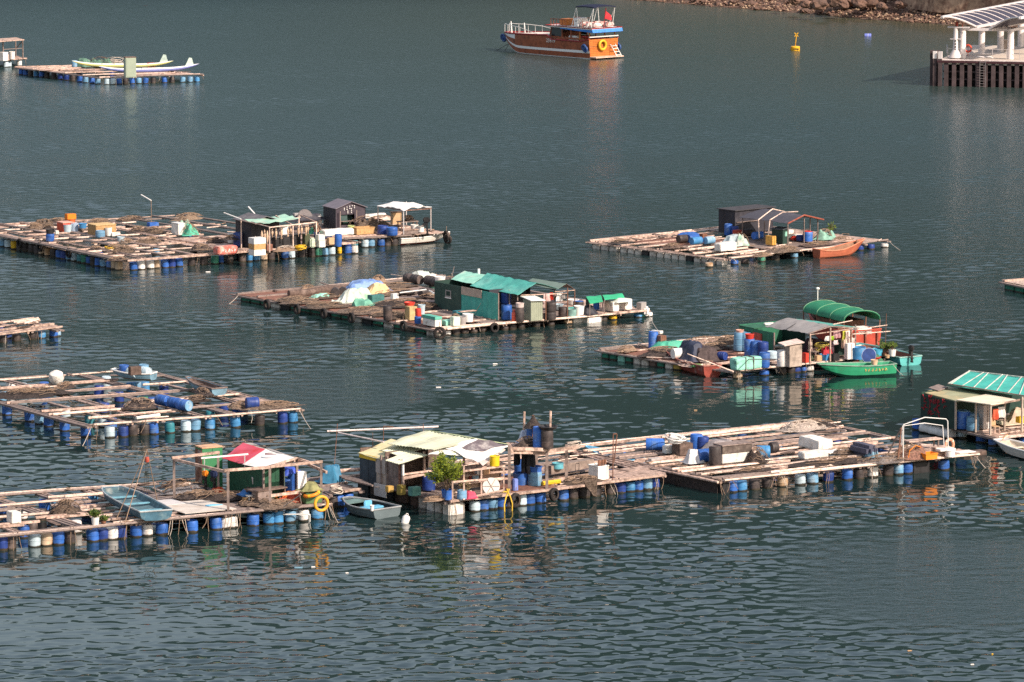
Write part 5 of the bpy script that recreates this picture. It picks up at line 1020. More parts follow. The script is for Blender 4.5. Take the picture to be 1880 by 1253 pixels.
for x,y,c,hh,l in ((1356,645,'l',1.15,'left blue white barrel of the tall back pair'),(1368,645,'l',1.15,'right blue white barrel of the tall back pair'),(1376,656,'b',1.1,'red and blue drum left of two dark blue drums'),(1388,657,'b',1.0,'dark blue drum between red blue drum and navy tub'),(1401,659,'n',1.0,'navy tub drum against the green hut'),(1403,676,'b',.9,'lilac blue drum behind the mint foam box'),(1418,663,'p',.55,'pale grey tub by the hut opening'),(1436,674,'w',.98,'white drum on the front deck before the hut')): drum(x,y,c,l,h=hh,r=.33 if c!='w' else .31)
tub(1376,656,DRUM['r'],'pinkish red pail on top of the red and blue drum',.3,.28,up=1.1,name='bucket',cat='bucket'); tub(1424,661,DRUM['r'],'small red pail behind white drum',.4,.22,name='bucket',cat='bucket'); tub(1358,645,mat('pink lid',(.6,.4,.34)),'pink basin on the left blue white barrel',.15,.25,up=1.15,name='basin',cat='basin')
o = crate(1449.6,675,.95,.55,1.35,'tall weathered plank cabinet with pinkish top', mat('weathered planks',(.47,.37,.30),.85,.25,4,dirt=(.25,.2,.16),dscale=1.5,damt=.45), None, 'cabinet', 'cabinet'); b_ = MB(); b_.slab([(-.5,-.15,1.42),(1.05,-.1,1.5),(1.05,.7,1.62),(-.45,.6,1.5)], .06); b_.build('top_sheet', mat('pinkish sheet',(.72,.55,.48)), o)
h = Hut('green_hut', 'green plank hut with grey tarpaulin roof and hung laundry', 'hut', 1420, 652)
bl = h.p(1374,638,h.base); D = bl.y; GW = mat('green planks',(.03,.15,.085),.65,.2,3,dirt=(.02,.08,.05),damt=.3)
h.lwall('wall', GW, 0,0,0,D,0,1.4,6,.02); o = h.lwall('window', REDP, -.04,D*.32,-.04,D*.58,.75,1.2,th=.05); h.lwall('wall', GW, 0,D,3.5,D,0,1.5); h.lwall('wall', DGREEN, 3.4,1.2,3.4,D,0,1.5); h.lbox('roof', GREENP, -.05,D-1.6,1.41,1.6,1.65,.05); foam(1405,640,.75,.25,.12,'white foam plank on the green hut roof', up=1.45)
h.sheet('roof_tarp', GREYC, [(1404,645,1.55),(1485,667,1.82),(1524,661,2.15),(1446,642,2.0)], 18, 8, sag=-.04, jit=.07, seed=5)
h.sheet('roof_tarp', mat('dull teal awning',(.10,.33,.27),.65,.12,2), [(1446,642,2.0),(1524,661,2.15),(1577,652,1.72),(1500,636,1.6)], 12, 5, jit=.05)
b_ = MB(); P = [q + Vector((0,0,.05)) for q in h.P((1444,657,1.74),(1465,650,1.95),(1485,646,2.08))]; b_.tube(P, .025, 5); b_.build('roof_strap', BLACK, h.root)
for x,y,hh,m in ((1487,668,1.85,WOOD),(1524,664,2.1,WOOD),(1562,658,1.8,RUST),(1421,655,1.5,GREYW),(1570,646,1.7,GREYW)): h.post(m, x, y, hh, .08)
h.bar('rail', WOOD, (1487,668,1.8),(1565,655,1.75),.05); h.bar('rail', GREYW, (1485,667,1.85),(1524,662,2.12),.06); h.bar('rail', GREYW, (1524,662,2.12),(1577,653,1.72),.06)
for a, c, l in (((1564,658,1.5),(1634,650,1.42),'lower bamboo pole jutting from hut laundry'),((1573,654,1.68),(1628,646,1.68),'upper bamboo pole jutting beyond red boat'),((1529,660,2.18),(1564,650,2.1),'short bamboo pole on the grey roof ridge')): pole_thing(W(a[0],a[1],CUR.top)+Vector((0,0,a[2])), W(c[0],c[1],CUR.top)+Vector((0,0,c[2])), .03, l, BAMB)
pole_thing(W(1625,652,.6), W(1625,652,.6)+Vector((.05,0,2.6)), .018, 'thin upright rod at the plant corner', RUST)
for x,y,z,w_,hh,m,l,sd in ((1519,660,1.45,.34,.3,CLOTHW,'white bag hung left of the lime bag',1),(1528,660,1.45,.26,.26,mat('lime plastic',(.42,.6,.05),.5),'lime green bag hung by the roof post',2),(1534,661,1.22,.34,.28,mat('pink white bag',(.75,.6,.58)),'pink white bag hung below the lime bag',3),(1551,657,1.7,.4,.75,mat('yellow green shirt',(.55,.55,.08),.8,.3,4),'yellow green shirt hung among the laundry',4),(1558,657,1.7,.55,.85,mat('floral cloth',(.75,.62,.55),.8,.2,5,dirt=(.6,.22,.12),dscale=4,damt=.4),'patterned pale shirt hung at the hut corner',5),(1536,658,1.75,.6,.5,mat('red check',(.45,.25,.26),.8,.3,6),'pink grey shirt hung beneath the grey roof ridge',6),(1567,656,1.2,.25,.55,mat('pink towel',(.72,.5,.45)),'pink white towel hung at the rust post',7)):
    q = W(x, y, CUR.top); cl = cloth(940,626,0,w_,hh,l,m,seed=sd); cl.location = (q.x, q.y, CUR.top+z)
o = crate(1556,661,.55,.35,1.0,'white narrow locker standing at the hut corner', WHITE, None, 'locker', 'locker'); b_ = MB(); b_.box((.28,-.012,.5),(.02,.03,.95)); b_.build('door_seam', RUST, o)
crate(1549,658,.3,.3,.55,'pale board panel behind the white locker', mat('peach board',(.72,.52,.4)), name='board', cat='board', up=.6); crate(1538,655,.7,.4,1.0,'dark cabinet inside the hut mouth', DGREEN, name='cabinet', cat='cabinet'); crate(1530,664,.5,.3,.45,'black box on the hut floor', BLACK)
o = thing('chair', 'worn wooden chair in the hut mouth', 'chair', place(1494,659), CUR.rz+.5); b_ = MB(); b_.box((0,0,.45),(.5,.5,.05)); b_.build('seat', GREYW, o); b_ = MB(); b_.box((0,.24,.85),(.5,.05,.55)); b_.build('backrest', TANW, o)
for sx in (-.22,.22):
    for sy in (-.22,.22): b_ = MB(); b_.bar((sx,sy,0),(sx,sy,.43 if sy<0 else .6),.05); b_.build('leg', WOOD, o)
tub(1514,663,DRUM['c'],'blue wash tub on the hut floor',.36,.32); lump(1516,659,.6,.4,.8,'red cloth pile behind the blue wash tub', mat('deep red cloth',(.35,.02,.03),.8,.3,4), 'cloth', 'cloth'); rope_coil(1509,657,.5,.35,'yellow hose coil in the hut mouth', mat('yellow hose',(.65,.52,.12)), up=.5); crate(1500,664,.4,.3,.35,'small tan carton left of the blue wash tub', CARD); crate(1478,667,.3,.35,.6,'red can beside the plank cabinet', DRUM['r'], name='can', cat='can'); lump(1506,648,1.3,.9,.9,'dark jumble of pots at the back of the hut', mat('dark red clutter',(.06,.025,.035),.7,.5,6), 'clutter', 'household clutter')
tub(1576,661,DRUM['c'],'wide bright blue tub on the right deck',.72,.46,taper=.95); ring_axis(1595,653,1.05,.46,.022,mat('pale blue rim',(.35,.4,.55)),'round navy disc with white rim leaning upright',CUR.rz-1.9,'disc','disc'); b_ = MB(); b_.lathe([(0,-.02),(.45,-.02),(.45,.02),(0,.02)],24,Matrix.Rotation(R(90),3,'Y')); b_.build('face', mat('navy face',(.03,.06,.2),.5), bpy.data.objects[sorted(o.name for o in bpy.data.objects if o.name.startswith('disc'))[-1]])
tub(1611,654,mat('aqua tub',(.08,.42,.6),.5),'aqua tub behind the leaning navy disc',.4,.36); tub(1607,660,DRUM['r'],'flat red lid at the deck edge',.1,.35,name='lid',cat='lid'); tub(1598,662,CARD,'orange brown bowl under the navy disc',.15,.25,name='bowl',cat='bowl')
bush(1638,655,.3,.5,'leafy plant in a white pot at the raft end', WHITE, LEAF, 160, .24, .42, ls=.09); bush(1625,654,.45,.7,'larger leafy plant in a dark pot beside the white pot', RUST, LEAF, 260, .22, .2, ls=.09); tub(1629,658,CARD,'small clay pot at the deck edge below the plants',.16,.15,name='pot',cat='pot')
# boats round this raft
boat((1308,692),(1222,665),1.5,'rust red dinghy loaded with scrap wood', mat('rust red dinghy paint',(.27,.052,.035),.6,.25,3,dirt=(.40,.28,.24),dscale=1.5,damt=.2), DARKW, RUSTR, mat('faded red rail',(.42,.16,.12),.7), H=.62, draft=.08, name='dinghy', cat='dinghy', thw=2, bw=.1, sheer=.35, lift=.6)
heap(1260,671,1.3,.45,.22,'scrap wood heaped in the rust red dinghy', WOOD, 'scrap_wood', 'wood', z=.42, rz=1.4, strands=22, sm=BAMB, group=None); lump(1280,673,.4,.3,.2,'green and yellow rag in the rust red dinghy', mat('green yellow rag',(.10,.26,.08),.7,.3,4), 'rag', 'rag', z=.5)
o = boat((1640,687),(1504,693),1.5,'bright green sampan moored along the front of hut raft', GREENB, mat('green inside',(.04,.28,.15),.6), mat('dark green bottom',(.02,.12,.07),.6), mat('grey green rail',(.22,.34,.26),.7), H=.66, draft=.1, name='sampan', cat='sampan', thw=3, tr=.75, bw=.35, sheer=.25)
for k in range(7):
    b_ = MB(); q = random.Random(k+5); x = .75+.22*k
    for e in range(5): b_.bar((x+q.uniform(-.07,.07),.70+.01*k*.6,.42+q.uniform(-.1,.1)),(x+q.uniform(-.07,.07),.70+.01*k*.6,.42+q.uniform(-.1,.1)),.025,.03)
    b_.build('painted_mark', mat('ochre lettering',(.5,.42,.15)), o)
tub(1605,671,mat('peach float',(.7,.45,.3),.5),'peach coloured float on the stern of the green sampan',.3,.22,z=.6,name='float',cat='float',taper=.8); crate(1569,673,.5,.3,.25,'dark crate inside the green sampan', RUST, z=.45); lump(1596,666,.9,.5,.6,'dark green tarpaulin in the sampan stern', GREENP, z=.35)
o = boat((1672,671),(1570,648),1.75,'flat turquoise work boat with tilted outboard', mat('turquoise hull',(.10,.42,.40),.55,.12,2), REDW, mat('teal bottom',(.05,.2,.2)), mat('pale teal rail',(.3,.5,.45)), H=.52, draft=.1, name='work_boat', cat='work boat', thw=1, tr=.95, bw=.4, sheer=.1)
outboard(o, Vector((-.2,.1,.9)), BLACK, 1.0)
o = boat((1588,640),(1462,606),2.6,'dark red fishing boat with arched green canopy', REDP, DARKW, mat('red bottom',(.25,.03,.025)), mat('bright red rail',(.55,.10,.06),.6), H=1.05, draft=.2, name='canopy_boat', cat='fishing boat', thw=2, tr=.9, bw=.15, sheer=.5, L=6.7)
b_ = MB(); n1 = 14; P = []
for x in [.4 + 5.6*i/10 for i in range(11)]:
    for j in range(n1+1): a = math.pi*j/n1; P.append((x, 1.32*math.cos(a), 1.72 + .64*math.sin(a)**.8 + .015*math.sin(x*3)))
k = n1+1; m_ = len(P); F = []
for i in range(10):
    for j in range(n1): q = i*k+j; F += [(q, q+1, q+k+1, q+k), (m_+q+k, m_+q+k+1, m_+q+1, m_+q)]
for i in range(10): F += [(i*k, (i+1)*k, m_+(i+1)*k, m_+i*k), (i*k+n1, m_+i*k+n1, m_+(i+1)*k+n1, (i+1)*k+n1)]
for j in range(n1): F += [(j, m_+j, m_+j+1, j+1), (10*k+j, 10*k+j+1, m_+10*k+j+1, m_+10*k+j)]
b_.add(P + [(p[0], p[1]*.98, p[2]-.03) for p in P], F); b_.build('canopy', GREENC, o, True)
for x in (.45, 2.3, 4.1, 5.95):
    b_ = MB(); b_.tube([(x, 1.33*math.cos(math.pi*j/10), 1.74 + .65*math.sin(math.pi*j/10)**.8) for j in range(11)], .018, 6); b_.build('hoop', mat('pale green hoop',(.2,.4,.24)), o, True)
    for s_ in (-1,1): b_ = MB(); b_.bar((x,s_*1.28,.9),(x,s_*1.31,1.78),.06); b_.build('post', RUST, o)
b_ = MB(); b_.box((3.4,0,1.1),(3.0,1.9,.9)); b_.build('cabin', REDW, o); b_ = MB(); b_.box((.6,0,1.05),(1.2,1.2,.5), bev=.1); b_.build('gear_pile', CLOTHW, o)
for y in (-.85,0,.85): b_ = MB(); b_.bar((-.04,y,.0),(-.1,y,1.1),.09); b_.build('transom_post', RUSTR, o)
b_ = MB(); b_.tube([(5.9,.3,2.4),(5.9,.3,3.1)],.03,6); b_.lathe([(0,0),(.12,.03),(.12,.12),(0,.16)],10,c=(5.9,.3,3.1)); b_.build('masthead_light', WHITE, o)

# ================================================================== corner raft, far left
r = Raft('pole raft corner at the left edge with stacked poles', (-190,636), (112,601), (62,587), (-245,619), .62)
r.us([(0,0,1,3),(.3,0,1,2),(.6,0,.95,2),(1,0,1,2)]); r.vs([(.3,0,1,2),(.55,0,1,2),(.8,-.05,1.1,2),(.95,-.25,1,3)]); r.front([(5,'k'),(30,'k'),(60,'k'),(76,'c'),(98,'b'),(104,'l')]); r.grid([.75,.6],[.5,.95],'bn'); r.ropes([62,70,45,8],3,.9)
for i in range(7): pole_thing(W(20+i*5, 590+i%3*2, 1.05+.07*(i%3)), W(62+i*2, 584+i%4*2.5, 1.1+.08*(i%2)), .06, 'short bamboo pole in the stack on the corner raft', BAMB, group='poles stacked on the corner raft')

# ================================================================== open bamboo raft, left
r = Raft('open bamboo raft of empty cells floating on blue drums', (168,783), (549,752), (262,679), (-112,707), .78)
r.us([(0,0,1,2),(.14,.1,.55,2),(.17,.6,.95,2),(.25,0,.4,2),(.33,0,.35,2),(.36,.45,1,2),(.52,0,.98,2),(.66,.3,.7,2),(.68,.75,1,1),(.82,.0,.75,2),(.84,.8,1,1),(1,0,1,2)])
r.vs([(0,0,1,3),(.18,0,.5,2),(.33,.0,1,3),(.55,0,.6,2),(.7,0,1,3),(.88,0,.7,2),(1,0,1,3)])
r.front([(199,'p'),(224,'n'),(241,'k'),(262,'k'),(280,'b'),(310,'t'),(339,'p'),(356,'l'),(383,'c'),(431,'c'),(474,'k'),(517,'n'),(536,'c')]); r.left([(156,'b'),(117,'b'),(87,'b'),(71,'l'),(53,'b'),(11,'b')])
r.inner([(19,700,'w'),(40,702,'p'),(81,700,'b'),(195,690,'p'),(241,701,'c'),(266,699,'c'),(181,706,'n'),(192,738,'n'),(120,746,'p'),(3,717,'l'),(280,729,'b'),(263,727,'g'),(219,718,'n'),(281,729,'b'),(435,738,'b'),(446,740,'n'),(301,705,'n'),(386,754,'t'),(165,760,'t'),(190,762,'p'),(205,765,'b'),(410,740,'n'),(250,700,'l')])
r.ropes([170,176,260,398,455,545],2,.9); r.deck(.9,1,.03,.3,7,WOOD)
r.litter(3)
o = thing('float_bag', 'round cream float bag sitting on the back pole', 'float', place(104,705), 0); b_ = MB(); b_.lathe([(0,0),(.3,.06),(.46,.34),(.4,.68),(.15,.84),(0,.86)], 16, Matrix.Rotation(.3,3,'X')); b_.build('bag', FOAM, o, True); b_ = MB(); b_.torus((0,0,.42),.46,.02,Matrix.Rotation(.3,3,'X'),18,5); b_.build('strap', ROPEB, o)
for x,y,rx,ry,hh,l,m in ((40,727,2.2,1.2,.35,'dark net sheet spread over the left cell',NETD),(90,722,1.4,.9,.3,'dark net fold right of the net sheet',NETD),(120,713,.7,.5,.35,'small net tuft below the cream float bag',NETD),(258,749,1.1,.8,.55,'tangled black net beside the lying blue drums',NETD),(495,748,1.9,.8,.3,'brown net with straw at the right end',NET),(360,737,1.0,.6,.3,'net wad left of the grey punt',NETD),(443,749,.9,.5,.35,'grey net bunch left of the navy cone tub',NET)): heap(x,y,rx,ry,hh,l,m)
drum(299,746,'b','single blue drum lying at the cell centre', lay=-1.25, h=.85, r=.31); drum(322,751,'b','first drum of two lying end to end', lay=-1.25, h=.85, r=.31); drum(338,755,'b','end drum with pale lid facing camera', lay=-1.25, h=.85, r=.32, lid='l')
drum(463,752,'n','navy tub lying on its side at the raft right', lay=-.2, h=.7, r=.34); pole_thing(W(250,768,1.1), W(293,762,1.1), .09, 'white foam roller lying by black net', FOAM, 'foam_roller', 'foam')
boat((403,727),(345,709),1.1,'grey punt with peeling paint set on poles', BLUEG, DARKW, mat('punt bottom',(.16,.09,.08)), GREYW, H=.42, draft=-.02, z=.98, name='punt', cat='punt', thw=2, bw=.2, tr=.9)
heap(374,722,1.3,.4,.25,'net and rope lying in the grey punt', NETD, z=1.2, rz=1.4)
boat((282,699),(208,694),1.3,'shallow grey tender holding upturned drums', BLUEG, GREYC, mat('tender bottom',(.3,.22,.16)), WHITE, H=.42, draft=-.02, z=.98, name='tender', cat='tender', thw=1, bw=.3, tr=.7)
for x,y,c,lay,l in ((228,691,'b',None,'blue drum standing in the grey tender'),(244,694,'p',-1.3,'pale drum tilted in the middle of the tender'),(266,693,'p',-1.2,'pale drum end at the right of the tender'),(264,690,'l',None,'tall light blue drum at the back of the tender')): drum(x,y,c,l,z=1.15,h=.62 if lay is None else .7,r=.3,lay=lay)
crate(240,690,.7,.4,.5,'dark maroon box standing in the tender', DARKW, z=1.5)

# ================================================================== front left raft with the banner roofed shed
r = Raft('front left pole raft with banner roofed green shed', (-80,992), (604,927), (425,878), (-250,930), .75)
r.us([(0,0,1,3),(.12,.42,.62,2),(.22,.0,.3,2),(.24,.42,.66,2),(.32,.3,.45,2),(.42,.0,.5,2),(.5,.45,.62,2),(.6,0,.33,2),(.62,.4,.65,2),(.72,.0,.55,2),(.82,.4,.65,2),(.9,0,.25,2),(1,0,.78,3)])
r.vs([(.1,0,1,2),(.18,0,1,2),(.34,0,1,3),(.47,0,1,3),(.6,0,1,3),(.72,0,1,2),(.86,0,1,2),(1,0,.8,2)])
r.deck(.66,1,.0,.7,18,GREYW); r.deck(.62,.76,.05,.38,1,mat('pale ply sheet',(.62,.55,.48),.8,.12,2,dirt=(.45,.35,.26),damt=.3),z=.14,name='ply_sheet'); r.deck(.6,.7,.3,.45,1,mat('white ply sheet',(.68,.64,.62),.8,.1,2),z=.17,name='ply_sheet')
r.front([(1,'n'),(16,'k'),(60,'p',.31),(82,'o'),(103,'b',.31),(125,'k'),(168,'b',.31),(185,'n'),(203,'w',.31),(220,'n'),(247,'b'),(267,'w'),(294,'b',.31),(350,'b',.31),(395,'b',.31),(411,'w'),(424,'w'),(462,'b',.31),(491,'c'),(508,'c'),(530,'l'),(556,'w'),(581,'c',.31)])
r.inner([(82,914,'b'),(104,911,'l'),(169,907,'c'),(7,922,'b'),(43,963,'b'),(267,900,'b'),(275,902,'b'),(240,912,'n'),(60,958,'k'),(160,925,'n'),(40,930,'w'),(75,932,'k'),(140,955,'w'),(300,925,'k')])
r.ropes([32,128,232,316,322,330,375,418,433,596,601],4,1.0)
r.litter(8)
crate(22,962,.5,.7,.55,'white foam crate wedged in the left cell', FOAM); heap(122,940,.85,.8,.6,'round brown net pile hanging on a pole', NET); pole_thing(W(130,930,1.3), W(158,925,1.3), .025, 'bent grey hose by the round net pile', GREYW, 'hose', 'hose', sag=-.25)
bush(175,965,.32,.35,'grassy plant in a white bucket on the front pole', WHITE, LEAF, 340, .2, .38, ls=.08); bush(190,962,.25,.25,'small straggly plant right of the white bucket plant', RUST, LEAF, 120, .14, .12, ls=.08)
boat((287,957),(198,911),1.85,'weathered grey blue rowing boat resting across the poles', mat('slate blue hull',(.05,.125,.175),.6,.25,3,dirt=(.16,.24,.26),dscale=1.5,damt=.35), mat('boat inside',(.085,.15,.175),.7,.3,3,dirt=(.36,.35,.32),damt=.3), mat('boat bottom',(.05,.11,.12),.7), mat('pale boat rail',(.40,.42,.42),.7), H=.5, draft=-.02, z=.88, name='rowing_boat', thw=3, bw=.5, tr=.92, sheer=.1, full=3.6, rake=.03, thm=mat('faded blue thwart',(.16,.36,.44)), lift=.35)
o = thing('tripod_derrick', 'tripod of poles with red pulley above the rowing boat', 'derrick', place(245,945)*1, 0); O_ = Vector(o.location); ap = W(271,944,.9); ap = Vector((ap.x, ap.y, 4.15))
for q_ in (W(213,955,.9), W(229,962,.9), W(291,932,.9)): b_ = MB(); b_.tube([q_-O_, ap-O_], .024, 6, .02); b_.build('leg', ROPEB, o, True)
for dx in (-.14,0,.12): b_ = MB(); b_.tube([ap-O_+Vector((dx*.3,0,-.5)), W(269+dx*40,922,.9)-O_], .012, 4); b_.build('rope', ROPEB, o)
b_ = MB(); b_.lathe([(0,-.16),(.1,-.12),(.12,0),(.1,.12),(0,.16)], 12, c=ap-O_+Vector((0,0,-.5))); b_.build('pulley', mat('red pulley',(.45,.08,.05),.5), o, True)
def frame(name, label, posts, beams, m=GREYW, w_=.12):
    o = thing(name, label, 'timber frame', place(posts[0][0], posts[0][1]), 0, 'timber frames on the front rafts'); O_ = Vector(o.location)
    for x,y,hh in posts: b_ = MB(); p = place(x,y)-O_; b_.bar(p, p+Vector((0,0,hh)), w_); b_.build('post', m, o)
    for a, c in beams: b_ = MB(); b_.bar(place(a[0],a[1])-O_+Vector((0,0,a[2])), place(c[0],c[1])-O_+Vector((0,0,c[2])), w_*.9, w_*1.1); b_.build('beam', WOOD, o)
    return o
frame('pole_shelter', 'square timber frame left of the banner roofed shed', [(320,915,2.05),(419,938,2.0),(401,905,2.05)], [((316,916,2.1),(403,905,2.1)),((320,915,2.0),(420,938,1.95))])
frame('pole_shelter', 'timber frame with lifebuoys in front of the shed', [(496,932,2.05),(590,921,2.0),(546,906,1.75)], [((412,938,2.05),(496,932,2.05)),((496,932,2.08),(592,921,2.05)),((496,932,2.05),(547,906,1.75)),((546,906,1.75),(600,921,1.5)),((497,932,.6),(575,922,.6))])
o = thing('lamp_bracket', 'white horizontal tube light on short brackets before the shed', 'lamp', place(370,920), 0); O_ = Vector(o.location); b_ = MB(); b_.bar(Vector((0,0,2.2)), place(456,914)-O_+Vector((0,0,2.25)), .09, .07); b_.build('tube', WHITE, o)
for x,y in ((376,920),(450,915)): b_ = MB(); p = place(x,y)-O_; b_.bar(p+Vector((0,0,1.55)), p+Vector((0,0,2.2)), .05); b_.build('bracket', METAL, o)
h = Hut('banner_shed', 'ribbed green shed under a pink and white banner roof', 'shed', 484, 921)
bl = h.p(401,900,h.base); D = bl.y; RG_ = mat('ribbed green iron',(.025,.10,.055),.6,.15,2,dirt=(.015,.05,.03),damt=.3)
h.lwall('wall', RG_, 0,0,0,D,0,1.75,18,.025); h.lwall('wall', RG_, 0,D,1.7,D,0,1.8,6,.02); h.lwall('wall', RG_, 0,0,.9,0,0,1.7,4,.02); h.lwall('wall', mat('shadowed grey green board',(.09,.12,.1)), 1.7,1.0,1.7,D,0,1.8)  # the board wall is one even dark grey green
PK = mat('pink banner',(.62,.10,.15),.6,.12,1.2,dirt=(.60,.03,.03),dscale=.7,damt=.6); e1,e2,r1,r2 = (408,905,1.78),(482,924,1.75),(447,896,2.35),(545,916,2.08)
mid = lambda p, q_, t: tuple(a*(1-t)+c*t for a, c in zip(p, q_))
h.sheet('banner', PK, [e1, mid(e1,e2,.5), mid(r1,r2,.42), r1], 12, 8, jit=.05, seed=2); h.sheet('banner', CLOTHW, [mid(e1,e2,.502), e2, r2, mid(r1,r2,.422)], 12, 8, jit=.05, seed=4)
h.slab('banner_mark', mat('maroon print',(.16,.03,.05)), [mid(mid(e1,r1,.62),mid(e2,r2,.62),.62)[:2]+(2.24,), mid(mid(e1,r1,.55),mid(e2,r2,.55),.66)[:2]+(2.2,), mid(mid(e1,r1,.7),mid(e2,r2,.7),.8)[:2]+(2.25,)], .015)
h.sheet('roof_tarp', GREYC, [mid(e1,r1,.55)[:2]+(2.12,), r1, (498,903,2.3), (470,893,2.0)], 10, 5, jit=.05); h.sheet('roof_tarp', GREYC, [r1, r2, (556,913,1.98), (462,893,2.25)], 10, 5, jit=.05)
for x,y,hh in ((484,923,1.75),(545,912,2.0)): h.post(GREYW, x, y, hh, .1)
h.bar('rafter', WOOD, (484,924,1.8),(546,916,2.1),.09); h.bar('rafter', WOOD, (546,916,2.1),(590,921,1.85),.07)
o = crate(372,898,1.15,.85,2.15,'tall green cupboard with orange brown top behind the shed', mat('cupboard green',(.05,.21,.09),.55,.12,2), mat('orange brown top',(.55,.33,.2),.7), 'cupboard', 'cupboard', bev=.01)
b_ = MB(); b_.box((-.012,.42,1.0),(.03,.8,2.0)); b_.build('side_panel', RUST, o); b_ = MB(); b_.box((.58,-.012,1.85),(.03,.03,.5)); b_.build('door_seam', GREENP, o)
outboard(None, None, ORANGE, .9, 'outboard motor with orange cowl clamped near the green cupboard', CUR.rz+1.8, place(377,903)); outboard(None, None, NAVY, 1.05, 'navy outboard motor hung right of the orange cowled one', CUR.rz+1.8, place(393,905))
for x,y,rx,ry,hh,l,m in ((345,903,1.5,.7,.45,'grey white net heap by the left frame post',mat('grey white netting',(.24,.22,.22),.9,.6,16,bump=.05)),(330,893,1.3,.6,.35,'dark pole pile with net behind the frame post',NETD),(358,913,1.2,.7,.3,'dark net wad left of shed door',NETD),(395,916,1.1,.9,.4,'dark net mound on the white ply sheet',NETD),(425,915,1.2,.8,.3,'dark net spread before the ribbed wall',NETD),(478,925,1.2,.8,.45,'brown twiggy net heap below the work table',NET),(514,930,1.3,.7,.3,'tangle of poles and net at the raft front',NET)): heap(x,y,rx,ry,hh,l,m,strands=22)
pole_thing(W(328,890,1.15), W(368,888,1.15), .09, 'thick pale log behind the net heap', BAMB, 'log', 'log'); lump(399,905,.4,.35,.35,'orange red rag at the cupboard foot', mat('orange red rag',(.7,.12,.05)), 'rag', 'rag')
heap(537,920,1.2,.8,.45,'orange red netting heap under the frame rail', mat('orange red netting',(.62,.10,.05),.85,.3,9,bump=.04), strands=26, sm=ORANGE); crate(562,926,.9,.6,.6,'olive green bin behind the yellow lifebuoy', mat('olive green bin',(.08,.16,.07),.6,.2,3), None, 'bin', 'bin'); lump(569,900,.7,.45,.4,'yellow green sack over the olive bin', mat('olive yellow sack',(.24,.23,.10),.8,.3,4), 'sack', 'sack', z=1.5)
ring_axis(590,925,1.45,.35,.08,mat('yellow lifebuoy',(.76,.35,.03),.5,.1,2),'yellow lifebuoy hung on the right post of the shed frame',CUR.rz-1.57,'lifebuoy','lifebuoy'); ring_axis(572,907,1.35,.36,.09,ORANGE,'orange lifebuoy lying on the olive bin',CUR.rz,'lifebuoy','lifebuoy',tilt=1.3,stripes=YELLOW)
for x,y,c,l,hh,rr in ((508,907,'b','blue drum at left in the shed mouth',.85,.3),(527,908,'b','blue drum second in the shed mouth',.75,.3),(539,906,'b','navy drum third in the shed mouth',1.0,.3),(548,904,'n','navy drum beside the white panel',.9,.28)): drum(x,y,c,l,h=hh,r=rr)
crate(547,908,.5,.25,1.15,'white panel standing right of the drums', WHITE, name='panel', cat='panel', z=1.0); lump(519,871,.9,.6,.35,'bright blue tarpaulin over the shed drums', mat('bright blue tarp',(.05,.10,.5),.55,.2,3), z=1.75)
o = thing('work_table', 'dark work table in the shed mouth', 'table', place(497,924), CUR.rz+.2); b_ = MB(); b_.box((0,.4,.7),(2.0,1.0,.06)); b_.build('top', DARKW, o); b_ = MB(); b_.box((-.4,.2,.35),(.9,.5,.62)); b_.build('cupboard', GREYW, o)
for sx in (-.9,.9):
    for sy in (0,.8): b_ = MB(); b_.bar((sx,sy,0),(sx,sy,.68),.07); b_.build('leg', DARKW, o)
tub(469,890,METAL,'grey metal pot on a box by the ribbed wall',.35,.2,z=1.55,name='pot',cat='pot'); crate(476,893,.55,.5,.5,'blue crate right of the grey metal pot', DRUM['b'], z=1.35); lump(461,908,.7,.5,.3,'blue cloth on a low shelf by the stool', mat('mid blue cloth',(.04,.16,.42)), 'cloth', 'cloth', z=1.2); crate(462,914,1.3,.6,.5,'dark low shelf by the ribbed wall', DARKW, name='shelf', cat='shelf')
o = thing('stool', 'small white stool on the pale deck sheet', 'stool', place(462,925), CUR.rz); b_ = MB(); b_.box((0,0,.42),(.5,.35,.05)); b_.build('seat', WHITE, o)
for sx in (-.2,.2):
    for sy in (-.13,.13): b_ = MB(); b_.bar((sx,sy,0),(sx,sy,.4),.035); b_.build('leg', WHITE, o)
crate(450,926,.35,.35,.32,'small plywood box beside the white stool', PLY)
pole_thing(W(455,934,.95), W(494,954,.1), .12, 'weathered plank ramp sliding off the raft front', GREYW, 'ramp', 'plank'); pole_thing(W(496,945,.45), W(568,944.5,.45), .035, 'white rail hung low at the raft front', WHITE, 'rail', 'rail'); pole_thing(W(568,945,.45), W(568,958,.05), .06, 'short white pipe dipping into the water', WHITE, 'pipe', 'pipe')
for x,y,e,l in ((521,930,(553,908),'thin bamboo leaning on the frame rail'),(553,925,(549,902),'short upright bamboo by the orange netting')): pole_thing(W(x,y,1.0), W(e[0],e[1],2.0), .025, l, BAMB)
foam(380,932,.9,.25,.08,'thin pale blue board on the pole deck', LBLUE); crate(334,905,.6,.3,.25,'small brown plank box at the frame post foot', REDW)
